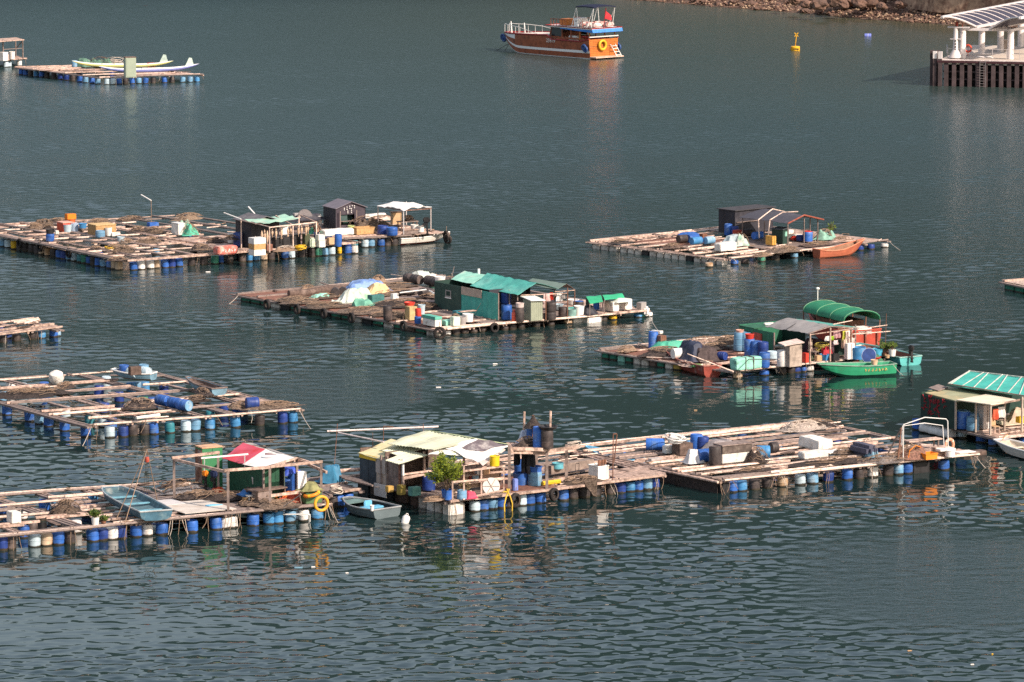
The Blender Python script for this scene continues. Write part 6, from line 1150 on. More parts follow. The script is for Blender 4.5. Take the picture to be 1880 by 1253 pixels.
# link platform
r = Raft('low boarded platform linking the two front huts', (604,909), (658,900), (600,878), (548,886), .75, 'link_platform', None)
r.deck(0,1,0,1,12,GREYW); r.us([(0,0,1.05,2),(.5,0,1.15,2),(1,0,1.25,2)]); r.vs([(0,0,1,2),(1,-.1,1,2)]); r.front([(612,'k'),(622,'b',.34),(640,'b',.3)]); r.grid([.6],[.9],'t')
pole_thing(W(588,868,1.0), W(662,862,1.0), .11, 'thick pale log bridging the two front rafts', WOOD, 'log', 'log'); pole_thing(W(604,880,1.0), W(660,872,1.0), .07, 'thin pole under the thick bridging log', BAMB); lump(604,884,.7,.6,.9,'teal blue tarpaulin bundle on the link platform', mat('teal blue tarp',(.04,.17,.28),.6,.2,3))
for i in range(5): pole_thing(W(610+i*6,868+i*3,1.15), W(668+i*4,884+i*2,1.1), .06, 'grey loose plank of the pile between the front huts', GREYW, 'loose_plank', 'plank', 'planks between the front huts')
rope_coil(617,903,.35,.2,'pale coiled rope at the link platform corner', ROPE)

for a_, b__, l in (((604,926,.75),(622,962,-.05),'mooring line slanting into the water at the lifebuoy post'),((1790,835,.7),(1812,862,-.05),'mooring line slanting into the water at the white board'),((437,543,.4),(418,560,-.05),'mooring line slanting into the water at the central raft corner'),((1632,443,.5),(1656,462,-.05),'mooring line slanting into the water at the foam raft end'),((168,783,.75),(150,822,-.05),'mooring line slanting into the water at the open bamboo raft corner'),((549,752,.75),(572,790,-.05),'mooring line slanting into the water at the straw net end')):
    pole_thing(W(*a_), W(*b__), .016, l, ROPE, 'mooring_line', 'rope', sag=.06)
# ================================================================== front centre raft with the cream roofed hut
r = Raft('front centre raft with large cream roofed hut', (826,922), (1218,873), (1040,825), (652,875), .7)
r.us([(0,0,1,3),(.12,.52,1,2),(.22,.45,1,2),(.34,.5,.95,2),(.45,.45,.9,2),(.56,.45,1,2),(.68,.4,.85,2),(.8,.4,.9,2),(.92,.3,1,2),(1,.2,1,3)]); r.vs([(0,0,1,3),(.28,0,1,2),(.45,0,1,2),(.58,0,1,2),(.73,0,1,2),(.88,0,.8,2),(1,0,1,2)])
r.deck(0,.3,0,.5,10,GREYW); r.deck(.28,.5,0,.4,9,REDW,'u',z=.12); r.deck(.78,1,0,.25,5,WOOD,z=.12); r.deck(0,.45,.5,1,10,DARKW)
r.blocks_left(.0,.42,[FOAM,FOAMD,FOAM,FOAMD,DARKW]); r.blocks_left(.45,.98,[DARKW,BLACK,DARKW,BLACK])
r.front([(846,'F'),(871,'p'),(887,'b'),(903,'l'),(920,'b',.3),(934,'k'),(957,'p'),(972,'b',.31),(992,'b',.31),(1034,'b',.3),(1052,'k'),(1072,'k',.32),(1093,'k',.32),(1120,'k'),(1139,'n'),(1156,'c',.3),(1171,'b'),(1188,'l',.31),(1202,'n')]); r.grid([.55,.75,.95],[.35,.7,.98],'bkn'); r.ropes([830,1111,1122,1205,1214],4,1.0)
r.litter(16)
tyre(946,919,.42,'black tyre hung on the front edge beside the yellow rope', r.rz-1.3, .38, None); tyre(1017,908,.5,'black tyre hung on the front edge right of the two tone tub', r.rz-1.3, .34, None)
b_ = MB(); p = W(931,908,.85); q = [Vector((x,0,z)) for x,z in ((-.05,.3),(0,.1),(-.1,-.1),(-.22,-.5),(-.2,-.95))]; b_.tube(q, .04, 6); b_.tube([Vector((-a.x*1.2,a.y-.03,a.z)) for a in q], .04, 6); b_.tube([(-.9,.35,.12),(-.4,.2,.16),(0,0,.14)], .04, 6); tag(b_.build('yellow_rope', mat('yellow rope',(.72,.46,.05),.7), None, True, p - CUR.v*.06 - CUR.u*0, CUR.rz), 'thick yellow rope looped over the front edge into the water', 'rope')
h = Hut('cream_roofed_hut', 'large hut with stepped cream sheet roof and dark slate side', 'hut', 740, 905)
bl = h.p(659,886,h.base); D = bl.y; SLATE = mat('slate blue boards',(.05,.062,.075),.7,.25,3,dirt=(.085,.095,.105),damt=.3)
m0 = h.p(694,893,h.base).y
h.lwall('wall', SLATE, 0,m0,0,D,-.05,1.32); h.lwall('fascia', YELLOW, -.04,m0-.1,-.04,D,1.32,1.55); h.lwall('panel', TANW, 0,m0-1.0,0,m0,0,1.55); h.lwall('panel', mat('beige panel',(.42,.36,.32),.8,.1,3), -.06,m0-.85,-.06,m0,.75,1.5,th=.03); h.lwall('hanging_sheet', mat('off white sheet',(.66,.60,.55),.75,.1,3), -.12,m0-1.05,-.12,m0+.05,-.45,.2); h.lwall('inner_wall', GREYW, .05,0.05,.05,m0-1.0,0,1.6)
h.lwall('door', SLATE, -.04,m0+.75,-.04,m0+1.4,.0,1.25,th=.03); h.lwall('back_wall', DARKW, 0,D,5,D,0,1.8); h.lwall('inner_wall', DARKW, 2.2,.9,2.2,D,0,2.0); h.lwall('inner_wall', DARKW, 0,1.6,2.2,1.6,0,1.9)
for x,y,hh,m in ((740,905,1.75,WHITE),(734,904,1.7,REDW),(779,900,2.0,WOOD),(852,896,1.9,WOOD),(700,896,1.7,GREYW),(711,898,1.7,GREYW)): h.post(m, x, y, hh, .1)
h.bar('rail', WOOD, (740,905,.75),(779,900,.85),.14); h.bar('rail', WOOD, (740,905,.95),(845,894,1.05),.09); h.bar('brace', GREYW, (740,905,.1),(740,905,.9),.12); h.bar('rail', GREYW, (779,900,.55),(808,897,.5),.1); h.bar('rail', GREYW, (779,900,.25),(812,896,.2),.12)
e0,e1 = (716,902,1.55),(739,907,1.5); r0,r1 = (780,880,2.55),(876,898,2.55)
h.sheet('roof_sheet', CREAM, [(711,890,2.18),(796,906,2.25),(876,898,2.58),(780,880,2.58)], 30, 8, amp=.022, wave=14, jit=.05, th=.03)
h.sheet('roof_sheet', mat('yellowed roof sheet',(.70,.62,.36),.6,.1,1.5,dirt=(.62,.40,.05),dscale=.9,damt=.35), [(658,886,1.56),(697,896,1.5),(765,888,2.0),(718,877,2.05)], 16, 8, jit=.05, th=.03)
h.sheet('roof_sheet', CREAM, [(701,892,1.85),(728,899,1.8),(830,890,2.25),(770,880,2.1)], 24, 8, amp=.02, wave=8, jit=.04, th=.03)
h.sheet('roof_sheet', CREAM, [(707,902,1.62),(732,908,1.58),(786,902,1.9),(755,896,1.95)], 24, 6, amp=.02, wave=7, jit=.03, th=.03)
h.sheet('roof_sheet', mat('olive roof edge',(.50,.55,.32)), [(780,880,2.62),(876,898,2.62),(934,896,2.3),(840,878,2.3)], 20, 5, amp=.02, wave=10, th=.03)
h.sheet('roof_tarp', CLOTHW, [(786,905,1.9),(848,905,1.95),(884,898,2.5),(820,900,2.4)], 16, 10, sag=-.06, jit=.16, seed=3, th=.03)
TP = [(818,903,2.28),(885,909,1.62),(935,899,2.35),(874,898,2.66)]
Tl = lambda a_, b__: tuple((TP[0][i]*(1-a_)+TP[1][i]*a_)*(1-b__) + (TP[3][i]*(1-a_)+TP[2][i]*a_)*b__ + (.04 if i == 2 else 0) for i in range(3))
h.sheet('roof_tarp', CLOTHW, TP, 20, 12, jit=.16, seed=7, th=.03)
h.sheet('roof_tarp', mat('dark plum tarp',(.13,.105,.115),.7,.25,2,dirt=(.5,.45,.42),dscale=1.1,damt=.3), [Tl(.22,.28),Tl(.62,.3),Tl(.95,.97),Tl(.1,.96)], 18, 10, jit=.16, seed=7, th=.02)
h.sheet('hanging_tarp', mat('pink white tarp',(.72,.58,.52),.6,.1,2), [(876,907,1.75),(886,911,1.6),(928,900,2.1),(920,899,2.3)], 12, 5, jit=.12, seed=11, th=.02)
for x0,y0,x1,y1,z,l in ((601,866,805,857,2.15,'long pale pole held level above the hut roof'),(622,869,705,887,2.15,'pale pole slanting from the level pole to the roof')): pole_thing(W(x0,y0,CUR.top)+Vector((0,0,z)), W(x1,y1,CUR.top)+Vector((0,0,z)), .05, l, mat('pink white pole',(.74,.62,.58)))
for x,y,hh,l,ex in ((613,868,2.6,'thin guy rod with mast at the left pole end',(.2,0)),(684,875,2.3,'middle thin upright rod under the level pole',(.02,0)),(702,878,2.75,'thin bent top rod beside the roof corner',(.08,0)),(779,868,2.6,'short thin rod at the roof ridge',(-.05,0))): a = W(x,y,CUR.top); pole_thing(a, a+Vector((ex[0],ex[1],hh)), .018, l, RUST)
a = W(702,878,CUR.top)+Vector((.08,0,2.75)); pole_thing(a, a+Vector((.5,.1,-.05)), .018, 'bent tip of the thin rod by the roof corner', RUST)
bush(821,919,.68,1.85,'big leafy shrub growing in a blue drum before the hut', DRUM['b'], mat('yellow green leaves',(.20,.24,.02),.6,.35,3,obj=.2,trans=.3), 4200, .3, .5, ls=.07, spread=1.55)
bush(853,915,.3,.8,'thin dry shrub right of the big leafy shrub', RUST, mat('dry leaves',(.2,.16,.06),.7,.3,3), 160, .16, .2, ls=.05)
drum(790,896,'l','blue drum with white cap in the hut mouth', h=.95, r=.34, lid='w'); drum(787,902,'n','dark blue drum low in the hut mouth', h=.7, r=.34); crate(757,912,.55,.4,.45,'teal green cage box by the hut corner post', mat('teal green cage',(.1,.24,.2),.7,.3,6), z=.8); crate(735,910,.35,.35,.5,'olive yellow crate behind the corner post', mat('olive yellow crate',(.3,.22,.05)), z=.75); crate(713,905,.35,.3,.32,'ochre box on the ledge below the tan panels', mat('ochre box',(.55,.34,.1)), z=.8)
heap(797,919,.7,.4,.15,'brown rope and weed heap left of the shrub drum', ROPEB, 'rope_heap', 'rope', group=None); drum(848,918,'l','light blue tub right of the shrub drum', h=.45, r=.25); lump(862,915,.4,.3,.4,'crimson basket by the fence post', mat('crimson basket',(.5,.05,.1),.6), 'basket', 'basket')
frame('railing', 'rough timber railing before the shelves at the raft front', [(852,917,1.75),(884,913,1.4),(925,906,1.35),(831,921,1.05)], [((852,917,1.45),(927,906,1.42)),((829,921,1.0),(925,908,.85))], WOOD, .08); pole_thing(W(845,920,.9), W(852,917,2.5), .045, 'leaning stick by the railing post', BAMB); pole_thing(W(872,912,.85), W(924,901,1.15), .07, 'pale ramp board behind the railing', WOOD, 'board', 'board')
o = thing('round_lid', 'large round white wooden lid leaning on the shelves', 'lid', W(902,893,1.35), 0); Mx = Matrix.Rotation(R(78),3,'X'); b_ = MB(); b_.lathe([(0,-.03),(.44,-.03),(.44,.03),(0,.03)], 28, Mx); b_.build('disc', mat('white wood lid',(.74,.68,.62),.7,.08,3), o); b_ = MB()
for a in (0, 1.05, 2.1): b_.bar(Mx@Vector((math.cos(a)*.42,math.sin(a)*.42,.045)), Mx@Vector((-math.cos(a)*.42,-math.sin(a)*.42,.045)), .03, .02)
b_.build('cross_batten', TANW, o)
o = thing('shelf_unit', 'long plank shelves full of gear behind the railing', 'shelf', place(858,905), CUR.rz)
for z in (.45,.85,1.2): b_ = MB(); b_.box((1.3,.4,z), (2.7,.6,.06)); b_.build('shelf', WOOD, o)
for x in (0,1.3,2.6): b_ = MB(); b_.box((x,.7,.65), (.08,.06,1.3)); b_.build('upright', GREYW, o)
b_ = MB(); b_.box((1.3,.76,.65),(2.7,.03,1.2)); b_.build('back', mat('faded boards',(.5,.36,.28),.85,.25,4), o)
for i,(x,z,m,l) in enumerate(((862,1.3,mat('brick red box',(.3,.06,.05)),'brick red box on the plank shelf'),(868,1.3,DRUM['l'],'blue gear box on the plank shelf next to red one'),(888,1.75,mat('tan carton',(.55,.32,.18)),'tan carton with dark print on the top shelf'),(877,1.75,GREYC,'grey box on the top plank shelf'))): crate(x, 893-(z-.8)*22, .4,.3,.28,l,m,z=z)
tub(908,857,mat('bright yellow pail',(.82,.55,.02),.45,.08),'bright yellow bucket set on the railing beam',.5,.26,z=2.28,name='bucket',cat='bucket',taper=.95)
tub(956,893,DRUM['b'],'blue open tub left on the red brown deck',.62,.41,taper=.85); drum(982,894,'l','two tone blue drum on the red brown deck', h=.75, r=.37, lid='b'); tub(982,894,DRUM['b'],'blue upper tub set in the two tone drum',.3,.38,up=.7); drum(955,878,'b','blue barrel in the shade behind hung wetsuits', h=.9, r=.32); crate(944,903,.28,.25,.65,'periwinkle canister against the scaffold post', MATS['peri'], bev=.04, name='canister', cat='canister')
WET = mat('black neoprene',(.012,.012,.015),.6,.3,4)
for x,y,z,w_,hh,l,sd in ((949,893,2.1,.35,1.0,'narrow black wetsuit hung at the left of scaffold',3),(963,893,2.15,.45,1.45,'long black wetsuit hung in the middle of scaffold',5),(976,893,2.15,.5,1.5,'wide black wetsuit hung at the right of scaffold',8)): q = W(x,y,CUR.top); cl = cloth(940,626,0,w_,hh,l,WET,'wetsuit','wetsuit',seed=sd); cl.location = (q.x,q.y,CUR.top+z)
o = frame('scaffold', 'heavy timber scaffold platform carrying drums above wetsuits', [(935,905,2.45),(1004,897,2.1),(985,878,2.0),(1040,886,2.0)], [((935,905,2.3),(1004,898,2.05)),((1004,897,1.95),(1060,889,1.95)),((945,900,2.15),(1010,893,1.95)),((935,900,2.0),(1004,894,1.75))], GREYW, .15)
O_ = Vector(o.location); b_ = MB()
for i in range(9): a = .3*i; b_.slab([W(938+i*7.5,898,CUR.top)-O_+Vector((0,0,2.12)), W(943+i*7.5,897.2,CUR.top)-O_+Vector((0,0,2.12)), W(935+i*7.5,886,CUR.top)-O_+Vector((0,0,2.12)), W(929+i*7.5,887,CUR.top)-O_+Vector((0,0,2.12))], .05)
b_.build('platform', WOOD, o)
PZ = CUR.top + 2.13
drum(978,815,'b','tall blue drum at left on the scaffold platform', h=.95, r=.31, z=PZ); drum(989,823,'b','front blue drum in the middle of scaffold platform', h=1.05, r=.3, z=PZ); drum(1005,825,'k','black drum with stacked tray on the scaffold platform', h=1.0, r=.31, z=PZ); tub(1006,826,BLACK,'black tray on the black scaffold drum',.12,.5,z=PZ,up=1.02,name='tray',cat='tray')
lump(962,812,.4,.35,.75,'white and blue cloth heap at the scaffold corner', mat('white blue cloth',(.5,.54,.64),.8,.2,3), 'cloth', 'cloth', z=PZ); heap(968,818,.8,.5,.45,'dark net and floats piled on the scaffold front', NETD, z=PZ)
for x,y,hh,l in ((961,812,1.6,'left upright stick above the scaffold'),(1009,822,1.9,'right upright stick above the scaffold')): a = W(x,y,PZ); pole_thing(a, a+Vector((.05,0,hh)), .06, l, WOOD, 'post', 'post')
o = thing('net_cone', 'dark landing net hung like a cone behind scaffold drums', 'net', W(979,815,PZ), 0); b_ = MB(); b_.lathe([(.5,.85),(.36,1.02),(.14,1.3),(.04,1.5)], 14); b_.build('net', NETD, o); b_ = MB(); b_.bar((0,0,0),(0,0,1.5),.09); b_.build('pole', REDW, o)
o = thing('timber_baulk', 'huge weathered timber baulk lying across the raft', 'timber', W(1006,863,1.25), 0); q = W(1084,850,1.25)-Vector(o.location); b_ = MB(); b_.bar((0,0,0), q, .5, .45); b_.build('beam', mat('grey brown timber',(.30,.23,.19),.9,.3,4,dirt=(.16,.11,.09),damt=.4), o)
tub(1024,862,mat('teal blue tub',(.12,.38,.45),.5),'shallow teal blue tub on the timber baulk',.28,.3,z=1.3,taper=1.0)
heap(1064,886,1.4,.6,.32,'brown net bundle sprawling on the front edge', NET, strands=30); b_ = MB(); b_.sheet((-.35,-.02,.1),(.3,-.05,.1),(.2,-.2,-.7),(-.05,-.2,-.6),n=10,m=8,jit=.2,th=.08); tag(b_.build('hanging_net', NET, None, True, W(1085,888,.85), CUR.rz), 'brown net hanging over the front edge below white bin', 'net'); pole_thing(W(996,888,.95), W(1028,884,.95), .12, 'yellow rolled sheet lying before the baulk', YELLOW, 'roll', 'roll')
o = crate(1098,882.5,.64,.78,.72,'large white square bin at the raft edge', WHITE, WHITE, 'bin', 'bin', open_=True); o.scale = (1.06,1.06,1); crate(1098,880,.55,.05,.5,'brown board standing inside the white bin', RUST, name='board', cat='board', up=.5)
o = thing('rod_frame', 'tall thin bent rod frame standing at the raft front', 'frame', place(1125,882), CUR.rz); b_ = MB(); b_.tube([(0,0,0),(.02,0,2.35),(.05,.05,2.42),(.28,.05,2.42),(.3,.05,2.35),(.12,.05,.9)], .03, 6); b_.build('rod', RUST, o, True)
boat((1172,866),(1078,845),1.3,'blue skiff lying in the gap between the front rafts', mat('deep sky boat',(.10,.26,.40),.6,.15,3), BLUEG, BLUEG, LBLUE, H=.6, draft=.1, name='skiff', cat='skiff', thw=2, bw=.1, tr=.8); rope_coil(1053,822,.45,.3,'white rope tangle on the back corner pole', ROPE); crate(1195,868,1.0,.6,.7,'pale grey drum block between the two front rafts', mat('pale grey block',(.5,.45,.42)), bev=.15, name='float_block', cat='float', z=.2)
heap(1008,889,.7,.4,.2,'ochre scraps on the deck by the baulk', WOOD, 'scrap_heap', 'scrap', group=None)
# speed boat and floats in front
o = boat((711,951),(636,934),2.0,'small grey speedboat with light blue seats moored at the hut', mat('grey speedboat hull',(.13,.165,.175),.45,.12,2), mat('dark well',(.012,.018,.02),.6), mat('grey green bottom',(.16,.2,.19)), mat('pale grey rail',(.3,.31,.31),.4), H=.46, draft=.1, name='speedboat', cat='speedboat', thw=0, tr=.88, bw=.2, sheer=.25)
b_ = MB(); b_.box((1.35,0,.34),(.5,1.3,.12), bev=.03); b_.build('bench_seat', LBLUE, o); b_ = MB(); b_.box((1.75,-.1,.45),(.12,.5,.4), bev=.04); b_.build('console', LBLUE, o); b_ = MB(); b_.slab([(2.35,-.82,.49),(2.35,.82,.49),(3.6,.3,.56),(3.6,-.3,.56)],.04); b_.build('foredeck', mat('green grey deck',(.12,.19,.18)), o)
tub(683,939,CLOTHW,'small white bottle inside the speedboat',.28,.1,z=.45,name='bottle',cat='bottle')
o = thing('float_can', 'white plastic can floating upright in front of rafts', 'float', W(743,960,0), .4); b_ = MB(); b_.lathe([(0,-.15),(.18,-.12),(.2,0),(.2,.28),(.13,.38),(0,.4)], 14, Matrix.Rotation(.35,3,'Y')); b_.build('body', WHITE, o, True); b_ = MB(); b_.torus((.13,0,.4),.06,.02,Matrix.Rotation(1.57,3,'X'),10,5); b_.build('handle', WHITE, o, True)

# ================================================================== front right raft
r = Raft('front right bamboo raft edged with black netting', (1326,883), (1790,835), (1497,773), (1040,824), .7)
r.us([(0,0,1,3),(.06,0,.5,2),(.12,0,.55,2),(.18,0,.9,2),(.25,0,.42,2),(.32,0,.95,2),(.41,0,.9,2),(.49,.02,1,2),(.57,0,.85,2),(.65,0,1,2),(.73,0,.95,2),(.81,0,1,2),(.9,0,.9,2),(.95,.5,1,1),(1,0,1,3)]); r.vs([(0,0,1,4),(.2,0,1,2),(.38,0,1,2),(.55,0,1,3),(.7,0,1,2),(.85,0,.6,2),(1,0,.9,2)])
r.deck(.8,1,.0,.25,7,WOOD,z=.11); r.blocks_left(.0,.98,[BLACK]*14)
r.front([(1344,'b'),(1361,'c',.3),(1385,'k'),(1409,'k'),(1436,'o'),(1469,'p'),(1492,'l',.31),(1520,'n'),(1555,'b'),(1577,'k'),(1602,'w'),(1630,'k'),(1649,'l'),(1666,'b'),(1700,'K'),(1733,'b',.31)]); r.grid([.2,.45,.7,.9],[.4,.75,.97],'bknc'); r.ropes([1322,1332,1416,1432,1512,1598,1606,1780],4,.9)
r.litter(10)
b_ = MB(); b_.sheet(CUR.st(0,.02,.74)-Vector((.09,0,0)), CUR.st(0,.97,.74)-Vector((.09,0,0)), CUR.st(0,.97,-.05)-Vector((.12,0,0)), CUR.st(0,.02,-.05)-Vector((.12,0,0)), n=60, m=6, jit=.1, th=.03); b_.build('net_skirt', NETD, CUR.root)
drum(1203,828,'b','blue drum tipped over with lid facing up right', lay=-.6, h=1.0, r=.33, lid='c'); crate(1223,834,.85,.4,.42,'white and grey box right of the tipped blue drum', WHITE); crate(1248,838,.85,.8,.65,'dark brown crate carrying white rope', DARKW); rope_coil(1241,813,.6,.35,'white rope heap on the dark brown crate', WHITE, z=1.45, n=14); crate(1231,808,.25,.2,.35,'pink tin beside the white rope heap', mat('pink tin',(.6,.38,.33)), z=1.45)
lump(1272,849,.6,.55,.75,'white plastic bag leaning on blue drums', mat('white bag',(.70,.66,.64),.6,.08,3), 'bag', 'bag'); drum(1292,850,'b','blue drum lying between white bag and black drum', lay=0, h=.8, r=.36); drum(1313,856,'k','upright black drum left of the foam box', h=1.0, r=.33); drum(1278,828,'b','upright blue drum behind the white bag', h=.85, r=.34); drum(1290,829,'n','navy drum behind black upright drum', h=.75, r=.32); lump(1318,828,1.4,.7,.6,'grey and dark tarpaulin over drums at the back', mat('grey dark tarp',(.25,.22,.22),.7,.35,3,dirt=(.06,.05,.06),damt=.4))
o = crate(1326,852,1.85,.9,.5,'long white foam box under a dark topped box', FOAM, None, 'foam_box', 'box'); crate(1326,852,1.9,.9,.48,'dark weathered box on the long white foam box', mat('dark weathered top',(.13,.10,.085),.9,.4,4,dirt=(.3,.25,.2),damt=.3), GREYW, up=.51)
heap(1391,847,.65,.6,.75,'black netted drum bundle right of the foam box', NETD, 'net_bundle', 'bundle', group=None); drum(1401,843,'c','blue drum with drip stained lid tilted right of foam box', lay=-.5, h=.7, r=.35, lid='c'); drum(1420,833,'k','dark drum half sunk behind the tilted blue drum', h=.4, r=.3, lay=0)
foam(1503,828,.95,2.0,.55,'big white foam slab on the poles'); foam(1524,834,1.3,.6,.08,'flat white foam sheet beside big slab', rz=.3); foam(1476,845,1.6,.6,.4,'cream foam slab nearer than the big white one'); 
heap(1472,789,1.6,.8,.5,'pale tangled net on the far corner', mat('pale tangled net',(.4,.33,.28),.95,.5,14,bump=.05), strands=34, sm=ROPE); heap(1492,784,1.8,.8,.4,'dark net on the far corner', NETD); heap(1520,850,2.4,.9,.25,'dark fine net spread near the front edge', NETD); heap(1625,847,1.5,.7,.35,'grey chain and net heap at the arch foot', mat('grey chain heap',(.25,.21,.19),.8,.6,18,bump=.05)); heap(1385,864,1.3,.5,.15,'thin dark net over front poles', NETD); heap(1548,832,.8,.4,.25,'brown net tail by the navy bag', NET)
o = crate(1594,841,.75,1.9,.62,'navy padded bag lying along the poles', mat('navy slate cover',(.075,.075,.11),.6,.2,3,dirt=(.12,.11,.14),damt=.3), None, 'padded_bag', 'bag', bev=.18); lump(1603,838,.45,.4,.4,'blue grey cloth at the end of the navy bag', BLUEG, 'cloth', 'cloth')
o = thing('pipe_arch', 'white bent pipe arch standing on the raft', 'pipe arch', place(1658,846), CUR.rz); O_ = Vector(o.location)
def lp(x,y,hh): q = place(x,y)-O_; c, s_ = math.cos(-CUR.rz), math.sin(-CUR.rz); return Vector((q.x*c-q.y*s_, q.x*s_+q.y*c, hh))
b_ = MB(); b_.tube([lp(1658,846,0),lp(1658,846,1.95),lp(1697,841,2.2),lp(1736,837,2.0),lp(1739,837,1.88),lp(1741,837,0)], .03, 8); b_.build('arch', WHITE, o, True); b_ = MB(); b_.tube([lp(1655,840,0),lp(1656,840,1.7),lp(1697,836,1.75),lp(1730,832,1.5),lp(1734,832,0)], .025, 8); b_.build('arch', WHITE, o, True); b_ = MB(); b_.tube([lp(1626,842,0),lp(1653,845,1.7)], .05, 6); b_.build('brace', GREYW, o, True); b_ = MB(); b_.tube([lp(1648,847,0),lp(1654,846,1.8)], .04, 6); b_.build('brace', RUST, o, True)
ring_axis(1743,818,1.05,.33,.085,mat('faded orange lifebuoy',(.62,.30,.18),.6,.15,3),'faded orange lifebuoy on the right leg of pipe arch',CUR.rz-1.3,'lifebuoy','lifebuoy',stripes=mat('faded band',(.66,.5,.4)))
crate(1700,845,.75,.6,.3,'bright orange crate at the foot of pipe arch', ORANGE, open_=True); heap(1672,841,1.3,.7,.7,'rusty winch and engine parts under the arch', mat('rusty engine',(.2,.1,.07),.7,.6,9,bump=.04), 'engine_parts', 'engine parts', strands=30, group=None); crate(1718,838,.95,.45,.45,'stack of short pale boards right of the orange crate', WOOD, name='board_stack', cat='boards'); tub(1744,840,CLOTHW,'round white sack at the right foot of the arch',.35,.28,name='sack',cat='sack',taper=.9); 
o = thing('bench', 'long weathered bench behind the pipe arch', 'bench', place(1672,832), CUR.rz); b_ = MB(); b_.box((1.0,.3,.6),(2.2,.6,.06)); b_.build('seat', WOOD, o)
for x in (.1,1.9):
    for y in (.1,.5): b_ = MB(); b_.bar((x,y,0),(x,y,.58),.07); b_.build('leg', GREYW, o)
crate(1727,830,1.0,.6,.12,'white plank tray behind the orange crate', WHITE, name='tray', cat='tray', z=1.1); b_ = MB(); b_.tube([(0,0,0),(.1,0,.5),(.5,0,.75),(.9,.1,.6)], .03, 6); tag(b_.build('hose', ORANGE, None, True, place(1667,845), CUR.rz), 'orange hose curling out of the engine parts', 'hose')
crate(1762,834,1.1,.7,.05,'white board lying on the right end of the raft', WHITE, name='board', cat='board'); foam(1770,842,1.6,.7,.3,'dark waterlogged timber floating under the right end', DARKW, z=-.08, name='driftwood', cat='driftwood', group=None)
# ================================================================== right edge raft with the turquoise roof
r = Raft('right edge raft with long turquoise roofed hut', (1838,806), (2010,788), (1862,757), (1690,771), .55)
r.us([(0,0,1,3),(.3,0,1,2),(.6,0,1,2),(1,0,1,2)]); r.vs([(0,0,1,3),(.4,0,1,2),(.8,0,1,2)]); r.deck(0,1,0,1,14,WOOD); r.left([(1766,'p'),(1802,'b'),(1824,'b'),(1700,'b'),(1740,'k')]); r.front([(1850,'k'),(1880,'b')]); r.ropes([1845],3,.5)
r.litter(8)
drum(1684,800,'b','blue drum afloat at the end of the white float row', z=-.3, h=.9, r=.3)
for i in range(3): q = drum(1704+i*17, 800+i*4.3, 'w', ('white float drum lashed with black straps, beside the blue end drum','middle white float drum lashed with black straps','white float drum nearest the hut, lashed with black straps')[i], lay=-1.57, h=.98, r=.33, z=-.12, group='white lashed float drums')
h = Hut('turquoise_roofed_hut', 'dark green hut with red scrawl and long turquoise roof', 'hut', 1755, 789)
bl = h.p(1696,774,h.base); D = bl.y; GD = mat('scrawled green wall',(.022,.045,.035),.7,.25,3)
h.lwall('wall', GD, 0,0,0,D,0,1.58); h.lwall('wall', DGREEN, 0,D,9,D,0,1.7); h.lwall('inner_wall', DGREEN, .3,1.6,2.6,1.6,0,1.5)
q = random.Random(4); RS = mat('red scrawl',(.32,.02,.03),.8)
for k,(y0,z0) in enumerate([(D-.5-.42*i,1.28) for i in range(5)] + [(D-.4-.42*i,.72) for i in range(4)]):
    b_ = MB()
    for e in range(6):
        a = Vector((-.07, y0+q.uniform(-.17,.17), h.base+z0+q.uniform(-.18,.18))); b_.bar(a, a+Vector((0, q.choice((.26,.05,-.16))*q.uniform(.6,1.1), q.choice((.03,.24,-.2))*q.uniform(.6,1))), .05, .03)
    b_.build('red_character', RS, h.root)
h.slab('flat_roof', mat('khaki flat roof',(.36,.36,.22),.75,.15,1.5,dirt=(.55,.42,.22),dscale=.7,damt=.35), [(1694,773,1.64),(1757,790,1.64),(1815,783,1.7),(1738,763,1.7)], .06); h.slab('eave_sheet', mat('cream eave sheet',(.74,.64,.48),.7,.1,2,dirt=(.55,.42,.3),damt=.3), [(1755,790,1.72),(1818,800,1.75),(1872,793,1.78),(1812,781,1.78)], .05)
h.slab('roof_sheet', GREYW, [(1704,768,1.76),(1722,773,1.74),(1740,768,1.78),(1722,763,1.8)], .05)
TR = mat('turquoise roof netting',(.06,.42,.34),.6,.15,2,dirt=(.10,.5,.42),dscale=.7,damt=.4); P4 = [(1740,770,2.0),(1915,798.3,1.98),(1925,780,2.5),(1779,757,2.35)]
h.sheet('roof_tarp', TR, P4, 24, 8, jit=.05, th=.03); h.sheet('roof_tarp', TR, [(1779,757,2.35),(1925,780,2.5),(1966,774,2.0),(1822,750,1.9)], 20, 6, jit=.05, th=.03)
A_,B__,C_,D_ = h.P(*P4)
for k in range(9):
    t = .03+.12*k; b_ = MB(); b_.bar(A_.lerp(B__,t)+Vector((0,0,.05)), D_.lerp(C_,t+(.03 if k%2 else -.03))+Vector((0,0,.06)), .05, .03); b_.build('roof_batten', mat('pale batten',(.66,.62,.55)), h.root)
for e in ((A_,D_),(D_,C_),(A_,B__)): b_ = MB(); b_.bar(e[0]+Vector((0,0,.03)), e[1]+Vector((0,0,.03)), .07, .06); b_.build('roof_edge', mat('pale batten',(.66,.62,.55)) if e[1] is not B__ else GREYW, h.root)
for x,y,hh in ((1754,789,1.65),(1791,794,1.72),(1818,799,1.72),(1844,791,1.75),(1876,794,2.0),(1905,800,2.0)): h.post(TANW, x, y, hh, .09)
h.bar('rail', WOOD, (1818,799,1.65),(1878,793,1.85),.08)
